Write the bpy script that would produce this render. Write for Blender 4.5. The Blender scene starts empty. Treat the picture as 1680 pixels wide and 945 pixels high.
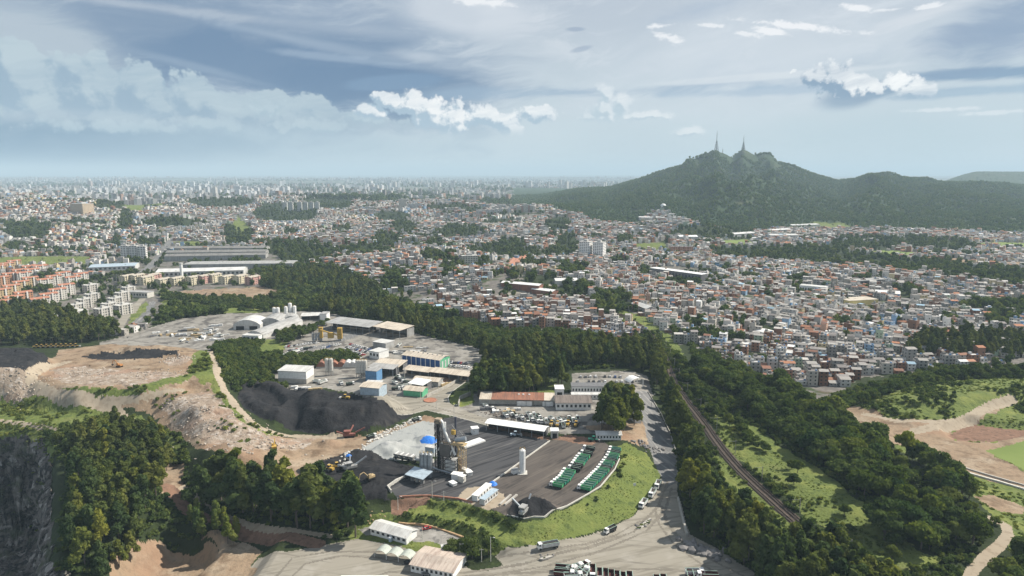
import bpy, math, random
import numpy as np
from mathutils import Vector, Matrix
R = math.radians
rnd = random.Random(7)
NR = np.random.RandomState(11)
sc = bpy.context.scene
COL = sc.collection

# ------------------------------------------------------------------ camera
CAM_H = 160.0
HAZE = 0.000078
F = 1120.0                      # focal length in photo pixels (1680 wide)
PITCH = math.atan((472.5 - 284.0) / F)
cam_d = bpy.data.cameras.new('camera'); cam_d.lens = 24.0; cam_d.sensor_width = 36.0
cam_d.clip_start = 1.0; cam_d.clip_end = 120000.0
cam = bpy.data.objects.new('camera', cam_d); COL.objects.link(cam)
cam.location = (0, 0, CAM_H); cam.rotation_euler = (math.pi / 2 - PITCH, 0, 0)
sc.camera = cam
CP, SP = math.cos(PITCH), math.sin(PITCH)

# ------------------------------------------------------------------ sun
SUN_AZ = 72.0      # degrees to the right of the view direction
SUN_EL = 44.0
sd = bpy.data.lights.new('sun', 'SUN'); sd.energy = 5.0; sd.angle = R(0.6); sd.color = (1.0, 0.93, 0.82)
so = bpy.data.objects.new('sun', sd); COL.objects.link(so)
_d = Vector((math.sin(R(SUN_AZ)) * math.cos(R(SUN_EL)), math.cos(R(SUN_AZ)) * math.cos(R(SUN_EL)), math.sin(R(SUN_EL))))
so.rotation_euler = _d.to_track_quat('Z', 'Y').to_euler()

sc.view_settings.view_transform = 'Standard'; sc.view_settings.look = 'None'
sc.view_settings.exposure = 0.62; sc.view_settings.gamma = 1.0
sc.render.engine = 'CYCLES'
cy = sc.cycles
cy.use_denoising = True
cy.max_bounces = 5; cy.diffuse_bounces = 2; cy.glossy_bounces = 1; cy.transmission_bounces = 1
cy.volume_bounces = 0; cy.transparent_max_bounces = 4; cy.use_adaptive_sampling = False
cy.caustics_reflective = False; cy.caustics_refractive = False

def raydir(px, py):
    """unit-forward ray through photo pixel; returns world (x, y, z) arrays with no normalisation"""
    px = np.asarray(px, float); py = np.asarray(py, float)
    u = (px - 840.0) / F; v = (472.5 - py) / F
    return u, CP + v * SP, -SP + v * CP
def azel(px, py):
    x, y, z = raydir(px, py)
    return math.degrees(math.atan2(x, y)), math.degrees(math.atan2(z, math.hypot(x, y)))
def W(px, py, z=0.0):
    x, y, dz = raydir(px, py)
    t = (z - CAM_H) / dz
    return x * t, y * t

# ------------------------------------------------------------------ node helper
class NT:
    def __init__(s, tree, flat=False): s.flat = flat; s.t = tree; s.n = tree.nodes; s.l = tree.links
    def node(s, typ, **kw):
        n = s.n.new(typ)
        for k, v in kw.items(): setattr(n, k, v)
        return n
    def inp(s, sock, v):
        if hasattr(v, 'is_linked') or hasattr(v, 'links'): s.l.new(v, sock)
        else:
            try: sock.default_value = v
            except Exception:
                sock.default_value = (*v, 1.0) if len(v) == 3 else v
    def m(s, op, a, b=None, c=None, clamp=False):
        n = s.node('ShaderNodeMath', operation=op, use_clamp=clamp)
        s.inp(n.inputs[0], a)
        if b is not None: s.inp(n.inputs[1], b)
        if c is not None: s.inp(n.inputs[2], c)
        return n.outputs[0]
    def vm(s, op, a, b=None, c=None):
        n = s.node('ShaderNodeVectorMath', operation=op)
        s.inp(n.inputs[0], a)
        if b is not None: s.inp(n.inputs[1], b)
        if c is not None: s.inp(n.inputs[2], c)
        return n.outputs['Value'] if op in ('LENGTH', 'DOT_PRODUCT', 'DISTANCE') else n.outputs[0]
    def mix(s, f, a, b, mode='MIX'):
        n = s.node('ShaderNodeMix', data_type='RGBA', blend_type=mode)
        s.inp(n.inputs[0], f); s.inp(n.inputs[6], a); s.inp(n.inputs[7], b)
        return n.outputs[2]
    def ss(s, x, a, b):
        n = s.node('ShaderNodeMapRange', interpolation_type='SMOOTHSTEP')
        s.inp(n.inputs[0], x); n.inputs[1].default_value = a; n.inputs[2].default_value = b
        return n.outputs[0]
    def ml(s, x, a, b, c=0.0, d=1.0):
        n = s.node('ShaderNodeMapRange', interpolation_type='LINEAR')
        s.inp(n.inputs[0], x); n.inputs[1].default_value = a; n.inputs[2].default_value = b
        n.inputs[3].default_value = c; n.inputs[4].default_value = d
        return n.outputs[0]
    def noise(s, vec, scale, detail=4.0, rough=0.55, dist=0.0, color=False):
        n = s.node('ShaderNodeTexNoise', noise_dimensions='2D' if s.flat else '3D')
        s.inp(n.inputs['Vector'], vec); n.inputs['Scale'].default_value = scale
        n.inputs['Detail'].default_value = detail; n.inputs['Roughness'].default_value = rough
        n.inputs['Distortion'].default_value = dist
        return n.outputs[1] if color else n.outputs[0]
    def comb(s, x, y, z=0.0):
        n = s.node('ShaderNodeCombineXYZ'); s.inp(n.inputs[0], x); s.inp(n.inputs[1], y); s.inp(n.inputs[2], z)
        return n.outputs[0]

# ------------------------------------------------------------------ world
wd = bpy.data.worlds.new('World'); sc.world = wd; wd.use_nodes = True
wt = wd.node_tree; wt.nodes.clear(); g = NT(wt, True)
tc = g.node('ShaderNodeTexCoord')
sx = g.node('ShaderNodeSeparateXYZ'); g.l.new(tc.outputs['Generated'], sx.inputs[0])
AZ = g.m('MULTIPLY', g.m('ARCTAN2', sx.outputs[0], sx.outputs[1]), 180 / math.pi)
EL = g.m('MULTIPLY', g.m('ARCSINE', sx.outputs[2]), 180 / math.pi)
UV = g.comb(AZ, EL, 0.0)
sky = g.node('ShaderNodeTexSky', sky_type='NISHITA'); sky.sun_disc = False
sky.sun_elevation = R(SUN_EL); sky.sun_rotation = R(SUN_AZ); sky.altitude = 900; sky.air_density = 1.0; sky.dust_density = 1.5
nish = g.vm('MULTIPLY', sky.outputs[0], (0.085, 0.085, 0.085))

def lin(r, gg, b):
    f = lambda c: (c / 255.0) / 12.92 if c / 255.0 <= 0.04045 else ((c / 255.0 + 0.055) / 1.055) ** 2.4
    return (f(r), f(gg), f(b), 1.0)
def blob(uv, px, py, rx, ry, rot=0.0):
    """soft ellipse value: 1 at the centre, 0 at its edge; centre and radii given in photo pixels, turned into degrees of sky"""
    a, e = azel(px, py); k = math.degrees(1 / F) * 1.0
    d = g.vm('SUBTRACT', uv, (a, e, 0))
    if rot:
        n = g.node('ShaderNodeVectorRotate', rotation_type='Z_AXIS'); g.l.new(d, n.inputs[0]); n.inputs['Angle'].default_value = R(rot)
        d = n.outputs[0]
    d = g.vm('MULTIPLY', d, (1 / (rx * k), 1 / (ry * k), 0))
    return g.m('SUBTRACT', 1.0, g.vm('LENGTH', d))
def mx(vals):
    o = vals[0]
    for v in vals[1:]: o = g.m('MAXIMUM', o, v)
    return o
# streaked high veil: stretched along gently rising lines
stre = g.node('ShaderNodeVectorRotate', rotation_type='Z_AXIS'); g.l.new(UV, stre.inputs[0]); stre.inputs['Angle'].default_value = R(-7)
WARPL = g.vm('MULTIPLY', g.vm('SUBTRACT', g.noise(UV, 0.10, 3, 0.5, 0.0, True), (0.5, 0.5, 0.5)), (6.0, 3.0, 0))
SU = g.vm('ADD', stre.outputs[0], WARPL)
S1 = g.noise(g.vm('MULTIPLY', SU, (0.045, 0.17, 0.0)), 1.0, 7, 0.62, 0.2)
S2 = g.noise(g.vm('MULTIPLY', SU, (0.13, 0.62, 0.0)), 1.0, 8, 0.68, 0.35)
B1 = g.noise(g.vm('MULTIPLY', UV, (0.05, 0.09, 0.0)), 1.0, 6, 0.6, 0.2)
S2c = g.m('SUBTRACT', S2, 0.5); S1c = g.m('SUBTRACT', S1, 0.5)
SM = g.m('ADD', g.m('MULTIPLY', S2c, 0.6), g.m('MULTIPLY', S1c, 1.0))
base = g.mix(g.ss(EL, 0.0, 14.0), lin(198, 213, 219), lin(186, 196, 208))
base = g.mix(g.m('MULTIPLY', g.ss(AZ, -2.0, -36.0), g.ss(EL, 11.0, 0.0)), base, lin(134, 162, 185))
base = g.mix(g.m('MULTIPLY', g.ss(B1, 0.36, 0.70), 0.5), base, lin(208, 216, 224))
base = g.mix(g.m('MULTIPLY', g.m('MULTIPLY', g.ss(S1, 0.46, 0.70), g.ss(EL, 4.0, 10.0)), 0.55), base, lin(146, 168, 192))
base = g.mix(g.m('MULTIPLY', g.m('MULTIPLY', g.ss(S2, 0.50, 0.78), g.ss(EL, 3.0, 9.0)), 0.5), base, lin(222, 227, 232))
v1 = g.ss(g.m('ADD', blob(UV, 1230, 100, 420, 130, -10), g.m('MULTIPLY', S2c, 1.2)), 0.0, 0.9)
base = g.mix(g.m('MULTIPLY', v1, 0.55), base, lin(214, 221, 228))
def streaky(px, py, rx, ry, rot, amp, col, mxx, lo=0.0, hi=0.5):
    global base
    f = g.ss(g.m('ADD', blob(UV, px, py, rx, ry, -rot), g.m('MULTIPLY', SM, amp)), lo, hi)
    base = g.mix(g.m('MULTIPLY', f, mxx), base, col)
# long dark shelf of cloud, its streaks and its bright rifts
streaky(360, 70, 470, 115, -5, 1.6, lin(140, 159, 182), 0.85, -0.25, 0.35)
streaky(330, 66, 360, 85, -9, 2.2, lin(120, 143, 170), 0.85, -0.2, 0.5)
streaky(470, 112, 280, 58, -8, 1.9, lin(103, 131, 163), 0.95, -0.1, 0.5)
streaky(565, 138, 150, 40, 0, 1.2, lin(96, 126, 160), 0.9, 0.0, 0.5)
streaky(640, 136, 90, 14, 5, 0.9, lin(112, 142, 174), 0.9, 0.0, 0.4)
streaky(250, 12, 420, 14, -2, 2.4, lin(190, 199, 210), 0.6, 0.0, 0.8)
streaky(470, 62, 260, 12, -9, 2.4, lin(170, 185, 202), 0.5, 0.0, 0.9)
streaky(540, 94, 150, 8, -4, 2.0, lin(166, 183, 202), 0.5, 0.0, 0.8)
streaky(330, 112, 160, 9, -12, 1.8, lin(160, 178, 197), 0.4, 0.0, 0.9)
streaky(690, 92, 60, 12, -4, 2.2, lin(200, 209, 219), 0.6, 0.0, 0.9)
streaky(40, 90, 150, 120, 0, 1.6, lin(184, 196, 206), 0.85, 0, 0.6)
streaky(780, 25, 150, 45, -4, 1.6, lin(214, 220, 227), 0.75, 0, 0.7)
streaky(1000, 225, 420, 50, 0, 1.0, lin(200, 214, 221), 0.6, 0, 0.8)
streaky(930, 152, 330, 15, 1, 2.6, lin(150, 173, 196), 0.7, 0.0, 0.8)
streaky(1240, 150, 230, 9, 1, 2.8, lin(160, 182, 203), 0.6, 0.0, 0.8)
streaky(1250, 126, 260, 6, 2, 1.6, lin(222, 227, 231), 0.6, 0.0, 0.6)
streaky(1620, 120, 130, 12, -1, 1.6, lin(118, 148, 178), 0.9, 0.0, 0.6)
streaky(1600, 150, 160, 10, 1, 1.8, lin(150, 176, 198), 0.7, 0.0, 0.6)
streaky(1650, 40, 130, 70, 25, 1.8, lin(130, 152, 180), 0.8, 0.0, 0.8)
streaky(1530, 18, 150, 16, 14, 2.0, lin(220, 224, 229), 0.6, 0.0, 0.8)
streaky(1120, 22, 170, 30, 12, 1.8, lin(164, 180, 200), 0.6, 0.0, 0.8)
streaky(945, 48, 22, 5, 0, 0.9, lin(156, 170, 190), 0.8); streaky(955, 80, 24, 6, 12, 0.9, lin(158, 172, 192), 0.7)
streaky(1500, 225, 330, 50, 0, 0.9, lin(176, 199, 210), 0.4, 0.0, 0.8)
streaky(1040, 245, 160, 60, 0, 1.0, lin(190, 205, 214), 0.5, 0.0, 0.8)
# cumulus bank on the left with a dark base and rain below
WARP = g.vm('MULTIPLY', g.vm('SUBTRACT', g.noise(UV, 0.45, 4, 0.6, 0.0, True), (0.5, 0.5, 0.5)), (1.2, 1.0, 0))
def puffs(uv, k):
    v = g.node('ShaderNodeTexVoronoi', feature='SMOOTH_F1', voronoi_dimensions='2D')
    g.l.new(uv, v.inputs['Vector']); v.inputs['Scale'].default_value = k
    v.inputs['Detail'].default_value = 3.0; v.inputs['Roughness'].default_value = 0.55; v.inputs['Smoothness'].default_value = 0.35
    v.inputs['Lacunarity'].default_value = 2.2; v.normalize = False
    return v.outputs['Distance']
def cumulus(blobs, lit, shade, amp, edge, off, mxx=1.0, sc_=0.55, fill=0.62, fade=None):
    """puffy cloud: warped ellipses broken into round puffs; the side towards the sun (up and right) comes out lighter"""
    global base
    def dens(uv):
        w = g.vm('ADD', uv, WARP)
        return g.m('ADD', mx([blob(w, *b) for b in blobs]), g.m('MULTIPLY', g.m('SUBTRACT', fill, puffs(g.vm('ADD', uv, g.vm('MULTIPLY', WARP, (.3, .3, 0))), sc_)), amp))
    d0 = dens(UV); d1 = dens(g.vm('ADD', UV, (off * 0.8, off, 0)))
    sh = g.ss(g.m('SUBTRACT', d0, d1), -0.18, 0.30)
    sh = g.m('MULTIPLY', sh, g.m('ADD', 0.75, g.m('MULTIPLY', S2c, 1.5)), clamp=True)
    op = g.m('MULTIPLY', g.ss(d0, 0.0, edge), mxx)
    if fade:
        sh = g.m('MULTIPLY', sh, g.ml(EL, azel(840, fade[0])[1], azel(840, fade[2])[1], 0.80, 1.25)); op = g.m('MULTIPLY', op, g.ss(g.m('ADD', EL, g.m('MULTIPLY', S2c, 2.0)), azel(840, fade[0])[1], azel(840, fade[1])[1]))
    base = g.mix(op, base, g.mix(sh, shade, lit))
streaky(100, 232, 330, 36, 0, 0.9, lin(96, 132, 163), 0.85, 0.0, 0.7)
streaky(60, 262, 320, 30, 0, 0.5, lin(108, 142, 170), 0.6, 0.0, 0.8)
streaky(480, 236, 420, 34, 0, 0.6, lin(170, 192, 206), 0.5, 0.0, 0.8)
cumulus([(152, 150, 50, 54), (232, 152, 46, 44), (312, 158, 40, 42), (268, 175, 80, 40), (60, 185, 110, 66), (400, 190, 100, 40), (480, 194, 90, 42), (230, 198, 300, 30), (560, 205, 110, 26), (30, 125, 60, 60)],
        lin(186, 202, 210), lin(146, 170, 190), 0.5, 0.16, 0.7, 0.96, 0.42, 0.78, (232, 185, 95))
cumulus([(345, 205, 90, 16), (600, 192, 40, 20), (520, 208, 130, 16), (200, 208, 160, 14), (440, 176, 60, 20)], lin(194, 209, 216), lin(164, 187, 201), 0.7, 0.6, 0.5, 0.7, 0.8)
cumulus([(640, 166, 34, 18), (675, 172, 44, 25), (705, 186, 44, 30), (740, 198, 36, 36), (795, 188, 46, 20), (820, 198, 34, 26), (838, 208, 20, 26), (885, 186, 38, 14), (905, 226, 15, 9), (612, 182, 30, 14)],
        lin(255, 254, 252), lin(166, 188, 205), 0.54, 0.30, 0.42, 0.97, 0.8, 0.76, (232, 205, 150))
cumulus([(992, 152, 20, 16), (1022, 170, 32, 22), (1000, 178, 50, 20), (985, 190, 56, 12), (1060, 190, 56, 12), (1130, 216, 34, 11)],
        lin(240, 242, 243), lin(184, 202, 213), 0.5, 0.6, 0.42, 0.9, 0.95, 0.7)
streaky(1400, 158, 60, 22, 12, 0.5, lin(128, 152, 178), 0.8, 0.0, 0.6)
cumulus([(1340, 122, 28, 18), (1372, 130, 42, 30), (1405, 146, 36, 26), (1436, 150, 34, 15), (1472, 138, 26, 22), (1498, 152, 36, 20), (1524, 166, 15, 13), (1302, 116, 6, 3)],
        lin(255, 255, 253), lin(130, 155, 180), 0.54, 0.30, 0.5, 0.97, 0.8, 0.76, (184, 160, 105))
# thin bright cirrus streaks
CW = g.vm('ADD', UV, g.vm('MULTIPLY', WARP, (.4, .25, 0)))
CN = g.m('MULTIPLY', g.m('SUBTRACT', g.noise(g.vm('MULTIPLY', UV, (0.8, 1.8, 0)), 1.0, 6, 0.65, 0.3), 0.5), 2.2)
for (px, py, rx, ry, rot, mm) in [(1310, 43, 90, 6, -10, 1), (1262, 50, 34, 7, -14, 1), (1225, 56, 26, 5, -12, .8), (1095, 62, 32, 7, -18, .9), (1083, 42, 20, 5, 4, .9), (1165, 42, 36, 4, -4, .8), (1405, 14, 26, 6, -12, .95), (1520, 12, 24, 5, 8, .85),
                              (1450, 17, 26, 2.5, 0, .7), (790, 3, 60, 8, -4, .9), (1640, 184, 60, 4, 2, .5), (1545, 180, 60, 4, 0, .5)]:
    f = g.ss(g.m('ADD', blob(CW, px, py, rx, ry, -rot), CN), 0.0, 0.7)
    base = g.mix(g.m('MULTIPLY', f, mm), base, lin(242, 243, 245))
# high above the frame the veil thins out and the blue sky shows through evenly
thin = g.ml(EL, 20.0, 60.0, 0.96, 0.62)
outc = g.mix(thin, nish, base)
bg = g.node('ShaderNodeBackground'); g.l.new(outc, bg.inputs[0]); bg.inputs[1].default_value = 0.68
# beyond the stretch of sky that holds the modelled clouds the same veil goes on, evenly
rest = g.mix(g.m('MULTIPLY', g.ss(B1, 0.36, 0.70), 0.5), g.mix(g.ss(EL, 0.0, 14.0), lin(168, 192, 206), lin(186, 196, 209)), lin(208, 216, 224))
rest = g.mix(g.m('MULTIPLY', g.ss(S1, 0.46, 0.70), 0.4), rest, lin(146, 168, 192))
bg2 = g.node('ShaderNodeBackground'); g.l.new(g.mix(thin, nish, rest), bg2.inputs[0]); bg2.inputs[1].default_value = 0.68
inside = g.m('MULTIPLY', g.m('MULTIPLY', g.m('GREATER_THAN', EL, -3.0), g.m('LESS_THAN', EL, 34.0)), g.m('LESS_THAN', g.m('ABSOLUTE', AZ), 62.0))
mxs = g.node('ShaderNodeMixShader'); g.l.new(inside, mxs.inputs[0]); g.l.new(bg2.outputs[0], mxs.inputs[1]); g.l.new(bg.outputs[0], mxs.inputs[2])
ow = g.node('ShaderNodeOutputWorld'); g.l.new(mxs.outputs[0], ow.inputs[0])
wd.cycles.sampling_method = 'MANUAL'; wd.cycles.sample_map_resolution = 512
# ================================================================== terrain
def hash2(ix, iy, seed):
    h = (ix.astype(np.int64) * 374761393 + iy.astype(np.int64) * 668265263 + seed * 1442695041) & 0xffffffff
    h = ((h ^ (h >> 13)) * 1274126177) & 0xffffffff
    return ((h ^ (h >> 16)) & 0xffffff) / float(0xffffff)
def vnoise(x, y, seed=0):
    ix = np.floor(x); iy = np.floor(y); fx = x - ix; fy = y - iy
    fx = fx * fx * (3 - 2 * fx); fy = fy * fy * (3 - 2 * fy)
    a = hash2(ix, iy, seed); b = hash2(ix + 1, iy, seed); c = hash2(ix, iy + 1, seed); d = hash2(ix + 1, iy + 1, seed)
    return (a + (b - a) * fx) * (1 - fy) + (c + (d - c) * fx) * fy
def fbm(x, y, size, oct=4, seed=0, rough=0.5):
    """-1..1 noise whose largest features are `size` metres"""
    s = 0; a = 1; t = 0; k = 1.0 / size
    for i in range(oct):
        s = s + a * vnoise(x * k + 17.3 * i, y * k - 9.1 * i, seed + i); t += a; a *= rough; k *= 2.03
    return (s / t) * 2 - 1
def ridged(x, y, size, oct=4, seed=0):
    s = 0; a = 1; t = 0; k = 1.0 / size
    for i in range(oct):
        s = s + a * (1 - np.abs(2 * vnoise(x * k + 7.7 * i, y * k + 3.1 * i, seed + i) - 1)); t += a; a *= 0.5; k *= 2.1
    return s / t
def sst(x, a, b):
    t = np.clip((x - a) / (b - a), 0, 1); return t * t * (3 - 2 * t)
def sdf(poly, x, y):
    """signed distance to a polygon, negative inside"""
    d = np.full(x.shape, 1e18); ins = np.zeros(x.shape, bool); n = len(poly)
    for i in range(n):
        ax, ay = poly[i]; bx, by = poly[(i + 1) % n]
        ex, ey = bx - ax, by - ay; L = ex * ex + ey * ey + 1e-9
        t = np.clip(((x - ax) * ex + (y - ay) * ey) / L, 0, 1)
        d = np.minimum(d, (x - ax - ex * t) ** 2 + (y - ay - ey * t) ** 2)
        if ay != by:
            c = ((ay > y) != (by > y)) & (x < ex * (y - ay) / (by - ay) + ax); ins ^= c
    d = np.sqrt(d); return np.where(ins, -d, d)
def pldist(line, x, y):
    d = np.full(x.shape, 1e18)
    for i in range(len(line) - 1):
        ax, ay = line[i]; bx, by = line[i + 1]
        ex, ey = bx - ax, by - ay; L = ex * ex + ey * ey + 1e-9
        t = np.clip(((x - ax) * ex + (y - ay) * ey) / L, 0, 1)
        d = np.minimum(d, (x - ax - ex * t) ** 2 + (y - ay - ey * t) ** 2)
    return np.sqrt(d)

def zrow(row, D): # height whose top shows at photo row `row` at forward distance D
    return CAM_H - D * math.tan(PITCH + math.atan((row - 472.5) / F))
def hx(px, D): return (px - 840.0) / F * D
# far hills: photo column, crest row, forward distance, half widths
HILLS = [(20, 322, 2500, 420, 420), (150, 330, 2300, 380, 300), (330, 326, 2900, 380, 300), (60, 372, 1700, 260, 200), (250, 352, 2000, 240, 180), (560, 338, 2700, 420, 380), (490, 330, 3100, 230, 200), (590, 325, 3300, 200, 180), (640, 322, 3500, 150, 160), (730, 334, 2700, 420, 330),
         (900, 340, 2500, 380, 260), (640, 372, 1900, 300, 240), (860, 368, 1900, 240, 220), (430, 400, 1500, 200, 160), (800, 448, 960, 170, 110), (700, 415, 1200, 130, 110), (1010, 402, 1500, 220, 160), (1120, 372, 1850, 160, 130), (1560, 455, 1000, 200, 110), (1450, 400, 1600, 300, 160)]
RIDGE = [(700, 345), (830, 334), (900, 324), (945, 314), (1000, 311), (1040, 298), (1080, 286), (1110, 277), (1140, 266), (1156, 254), (1168, 249), (1178, 253), (1192, 262), (1201, 257), (1211, 247), (1222, 254), (1234, 260), (1246, 255), (1256, 256), (1272, 270), (1300, 278),
         (1335, 290), (1370, 299), (1400, 294), (1440, 290), (1480, 295), (1530, 302), (1600, 303), (1680, 307), (1800, 306), (2000, 300), (2300, 305)]
RX = np.array([(p[0] - 840) / F for p in RIDGE]); RD = 4000.0
RZ = np.array([zrow(p[1], RD) for p in RIDGE])
def far_h(x, y):
    z = np.zeros(x.shape)
    for (px, row, D, sx_, sy_) in HILLS:
        h = zrow(row, D); cx = hx(px, D)
        z = np.maximum(z, 0) + 0.0
        b = h * np.exp(-((x - cx) / sx_) ** 2 - ((y - D) / sy_) ** 2)
        z = np.sqrt(z * z + b * b)
    z = z + sst(y, 900, 1800) * (1 - sst(y, 4200, 6500)) * 25 * fbm(x, y, 380, 4, 5)
    # the mountain: the ridge line at RD, its foot nearer
    a = x / np.maximum(y, 1)
    a2 = a + 0.004 * fbm(x, y, 260, 3, 61)
    h = np.interp(a2, RX, RZ, left=0, right=RZ[-1])
    h = h - 0 * a
    foot = np.interp(a, [-.15, 0.0, .12, .32, .5, .62, .75, 1.2], [3400, 3000, 2250, 1950, 1980, 1950, 1850, 1850])
    t = (y - foot) / (RD - foot)
    front = np.where(t < 1, np.clip(t, 0, 1) ** 1.25, 1)
    back = 1 - sst(y, RD, RD + 2600)
    g_ = ridged(x, y, 620, 5, 21) - 0.5
    sp_ = ridged(a * 3200 + 120 * fbm(x, y, 500, 2, 25), y * .28, 300, 4, 23) - 0.55
    g2 = fbm(x, y, 90, 3, 33)
    m_ = h * front * back
    m_ = m_ + h * 0.85 * sp_ * np.clip(front * (1.05 - front) * 4, 0, 1) * back
    m_ = m_ + (g_ * 200 + g2 * 14) * np.clip(front * (1 - front) * 4, 0, 1) * np.clip(h / 250, 0, 1) * back
    m_ = m_ + np.clip(h / 60, 0, 1) * back * sst(t, 0, .2) * 6 * fbm(x, y, 60, 3, 8)
    z = np.maximum(z, m_) + 0.12 * np.minimum(z, m_)
    # ridge far behind on the right and low hills on the horizon
    far = zrow(281, 6300) * sst(a, 0.57, 0.68) * np.exp(-((y - 6300) / 800) ** 2) * (1 + .06 * fbm(x, y, 700, 3, 3))
    z = np.maximum(z, far)
    z = z + sst(y, 9000, 16000) * (1 - sst(y, 34000, 44000)) * 55 * (fbm(x, y, 3800, 4, 77) + .35) + sst(y, 4500, 9000) * (1 - sst(y, 14000, 20000)) * 22 * (fbm(x, y, 1500, 4, 79))
    return z

NX0, NX1, NY0, NY1, NS = -900.0, 1300.0, 120.0, 1500.0, 2.5
gx = np.arange(NX0, NX1 + NS, NS); gy = np.arange(NY0, NY1 + NS, NS)
GX, GY = np.meshgrid(gx, gy)
GZ = far_h(GX, GY)
def wpoly(pts, z=0.0): return [W(px, py, z) for px, py in pts]
def lift(pts, ztop, width, z=None, inward=False, noise=0.0, add=False, wob=0.0):
    """raise (or cut) the ground inside an outline read at height z; the side slope is `width` metres wide"""
    poly = wpoly(pts, ztop if z is None else z)
    xs = [p[0] for p in poly]; ys = [p[1] for p in poly]; m_ = width + 6 + wob
    i0 = max(0, int((min(xs) - m_ - NX0) / NS)); i1 = min(len(gx), int((max(xs) + m_ - NX0) / NS) + 2)
    j0 = max(0, int((min(ys) - m_ - NY0) / NS)); j1 = min(len(gy), int((max(ys) + m_ - NY0) / NS) + 2)
    X = GX[j0:j1, i0:i1]; Y = GY[j0:j1, i0:i1]
    d = sdf(poly, X, Y)
    if wob: d = d + wob * fbm(X, Y, 22, 3, 91)
    w = 1 - sst(d, -width, 0) if inward else 1 - sst(d, 0, width)
    top = ztop + (noise * fbm(X, Y, 14, 4, 13) if noise else 0)
    if add: GZ[j0:j1, i0:i1] += w * top
    else: GZ[j0:j1, i0:i1] = GZ[j0:j1, i0:i1] * (1 - w) + w * top
# the industrial shelf (8 m above the road in the foreground)
ZY = 8.0
lift([(585, 800), (640, 818), (700, 813), (760, 822), (815, 838), (860, 854), (893, 851), (930, 833), (965, 813), (985, 800), (1010, 770), (1018, 752), (1008, 735), (1030, 715), (1040, 690), (1042, 650), (1050, 600), (1000, 560), (900, 530),
      (600, 505), (300, 505), (0, 540), (-400, 560), (-600, 640), (-200, 680), (60, 690), (215, 690), (330, 745), (420, 775), (520, 790)], ZY, 24, noise=0.15)
lift([(640, 842), (600, 835), (570, 822), (650, 833), (760, 845), (800, 862), (850, 885), (830, 890), (790, 875), (740, 862)], 4.5, 5, wob=1)
lift([(590, 868), (640, 860), (730, 871), (768, 886), (735, 898), (640, 892)], 1.2, 4)
# waste dump
lift([(0, 655), (60, 655), (190, 672), (300, 720), (360, 745), (420, 740), (400, 690), (360, 620), (350, 578), (200, 562), (60, 580), (0, 600), (-300, 620)], 15, 30, noise=1.2, wob=4)
lift([(48, 612), (110, 577), (200, 566), (330, 575), (352, 596), (345, 628), (300, 628), (230, 636), (140, 634), (75, 625)], 23, 14, noise=.5, wob=3)
lift([(255, 655), (330, 640), (365, 652), (385, 690), (340, 700), (290, 685)], 18, 18, noise=2.2, wob=4)
lift([(0, 572), (45, 571), (60, 582), (30, 604), (-60, 612), (-160, 590)], 31, 14, noise=.5)
for (px, py, h, rx, ry) in [(170, 587, 4, 9, 5), (210, 584, 4.5, 14, 5), (262, 580, 4, 16, 5), (290, 590, 4, 12, 5), (230, 586, 3, 8, 5), (380, 728, 5, 14, 9), (400, 740, 3, 12, 6), (330, 672, 4, 16, 6), (365, 690, 3, 10, 5)]:
    cx, cy_ = W(px, py, 20); GZ += h * np.exp(-((GX - cx) / rx) ** 2 - ((GY - cy_) / ry) ** 2) * (1 + .35 * fbm(GX, GY, 6, 3, 19))
# terraces of the bank on the left
lift([(-300, 668), (0, 668), (90, 676), (200, 690), (215, 700), (90, 694), (0, 686), (-300, 690)], 9, 5, wob=1)
# coal stock: ground ring, then two flat-topped heaps with benches
lift([(400, 640), (440, 636), (470, 655), (465, 690), (430, 678), (405, 662)], 15, 13, z=10, noise=.8, wob=2)
lift([(416, 640), (440, 641), (462, 664), (450, 672), (424, 662)], 11, 5, z=12, noise=.4)
lift([(500, 652), (560, 648), (625, 658), (645, 672), (610, 690), (540, 695), (495, 680), (485, 665)], 16, 13, z=10, noise=.6, wob=2)
lift([(512, 648), (560, 645), (600, 650), (622, 660), (590, 668), (545, 668), (515, 660)], 22, 11, z=18, noise=.7, wob=2)
lift([(520, 652), (560, 649), (592, 653), (600, 660), (560, 663), (525, 660)], -2.5, 5, z=21, add=True)
lift([(500, 683), (545, 694), (600, 692), (640, 676), (650, 680), (610, 700), (545, 702), (495, 692)], 3.5, 4, z=12, add=True, noise=1.5, wob=1)
lift([(412, 660), (430, 676), (460, 686), (455, 692), (425, 684), (405, 668)], 3, 4, z=12, add=True, noise=1)
# aggregate and sand heaps
def heap(px, py, z, h, rx, ry, p=1.0):
    global GZ
    cx, cy_ = W(px, py, z); d = np.sqrt(((GX - cx) / rx) ** 2 + ((GY - cy_) / ry) ** 2) + .12 * fbm(GX, GY, 5, 2, 29)
    GZ = np.maximum(GZ, np.where(d < 1.05, GZ + h * (1 - np.clip(d, 0, 1)) ** p, GZ))
for a_ in [(630, 738, ZY, 4, 7, 6), (650, 735, ZY, 4, 8, 6), (643, 745, ZY, 3.5, 6, 5), (620, 742, ZY, 3, 6, 5), (664, 727, ZY, 3, 6, 5), (700, 722, ZY, 4, 9, 6), (590, 750, ZY, 5, 12, 8), (560, 760, ZY, 4, 12, 8), (530, 768, ZY, 4, 10, 7), (620, 775, ZY, 3, 12, 8), (606, 790, ZY, 4, 9, 6),
           (640, 790, ZY, 2.5, 9, 6), (860, 838, ZY, 4.5, 7, 6), (882, 834, ZY, 5.5, 9, 7), (868, 846, ZY, 3.5, 6, 4), (895, 838, ZY, 3.5, 7, 5), (542, 728, ZY, 3, 8, 6), (515, 742, ZY, 2, 10, 5)]: heap(*a_)
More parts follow.
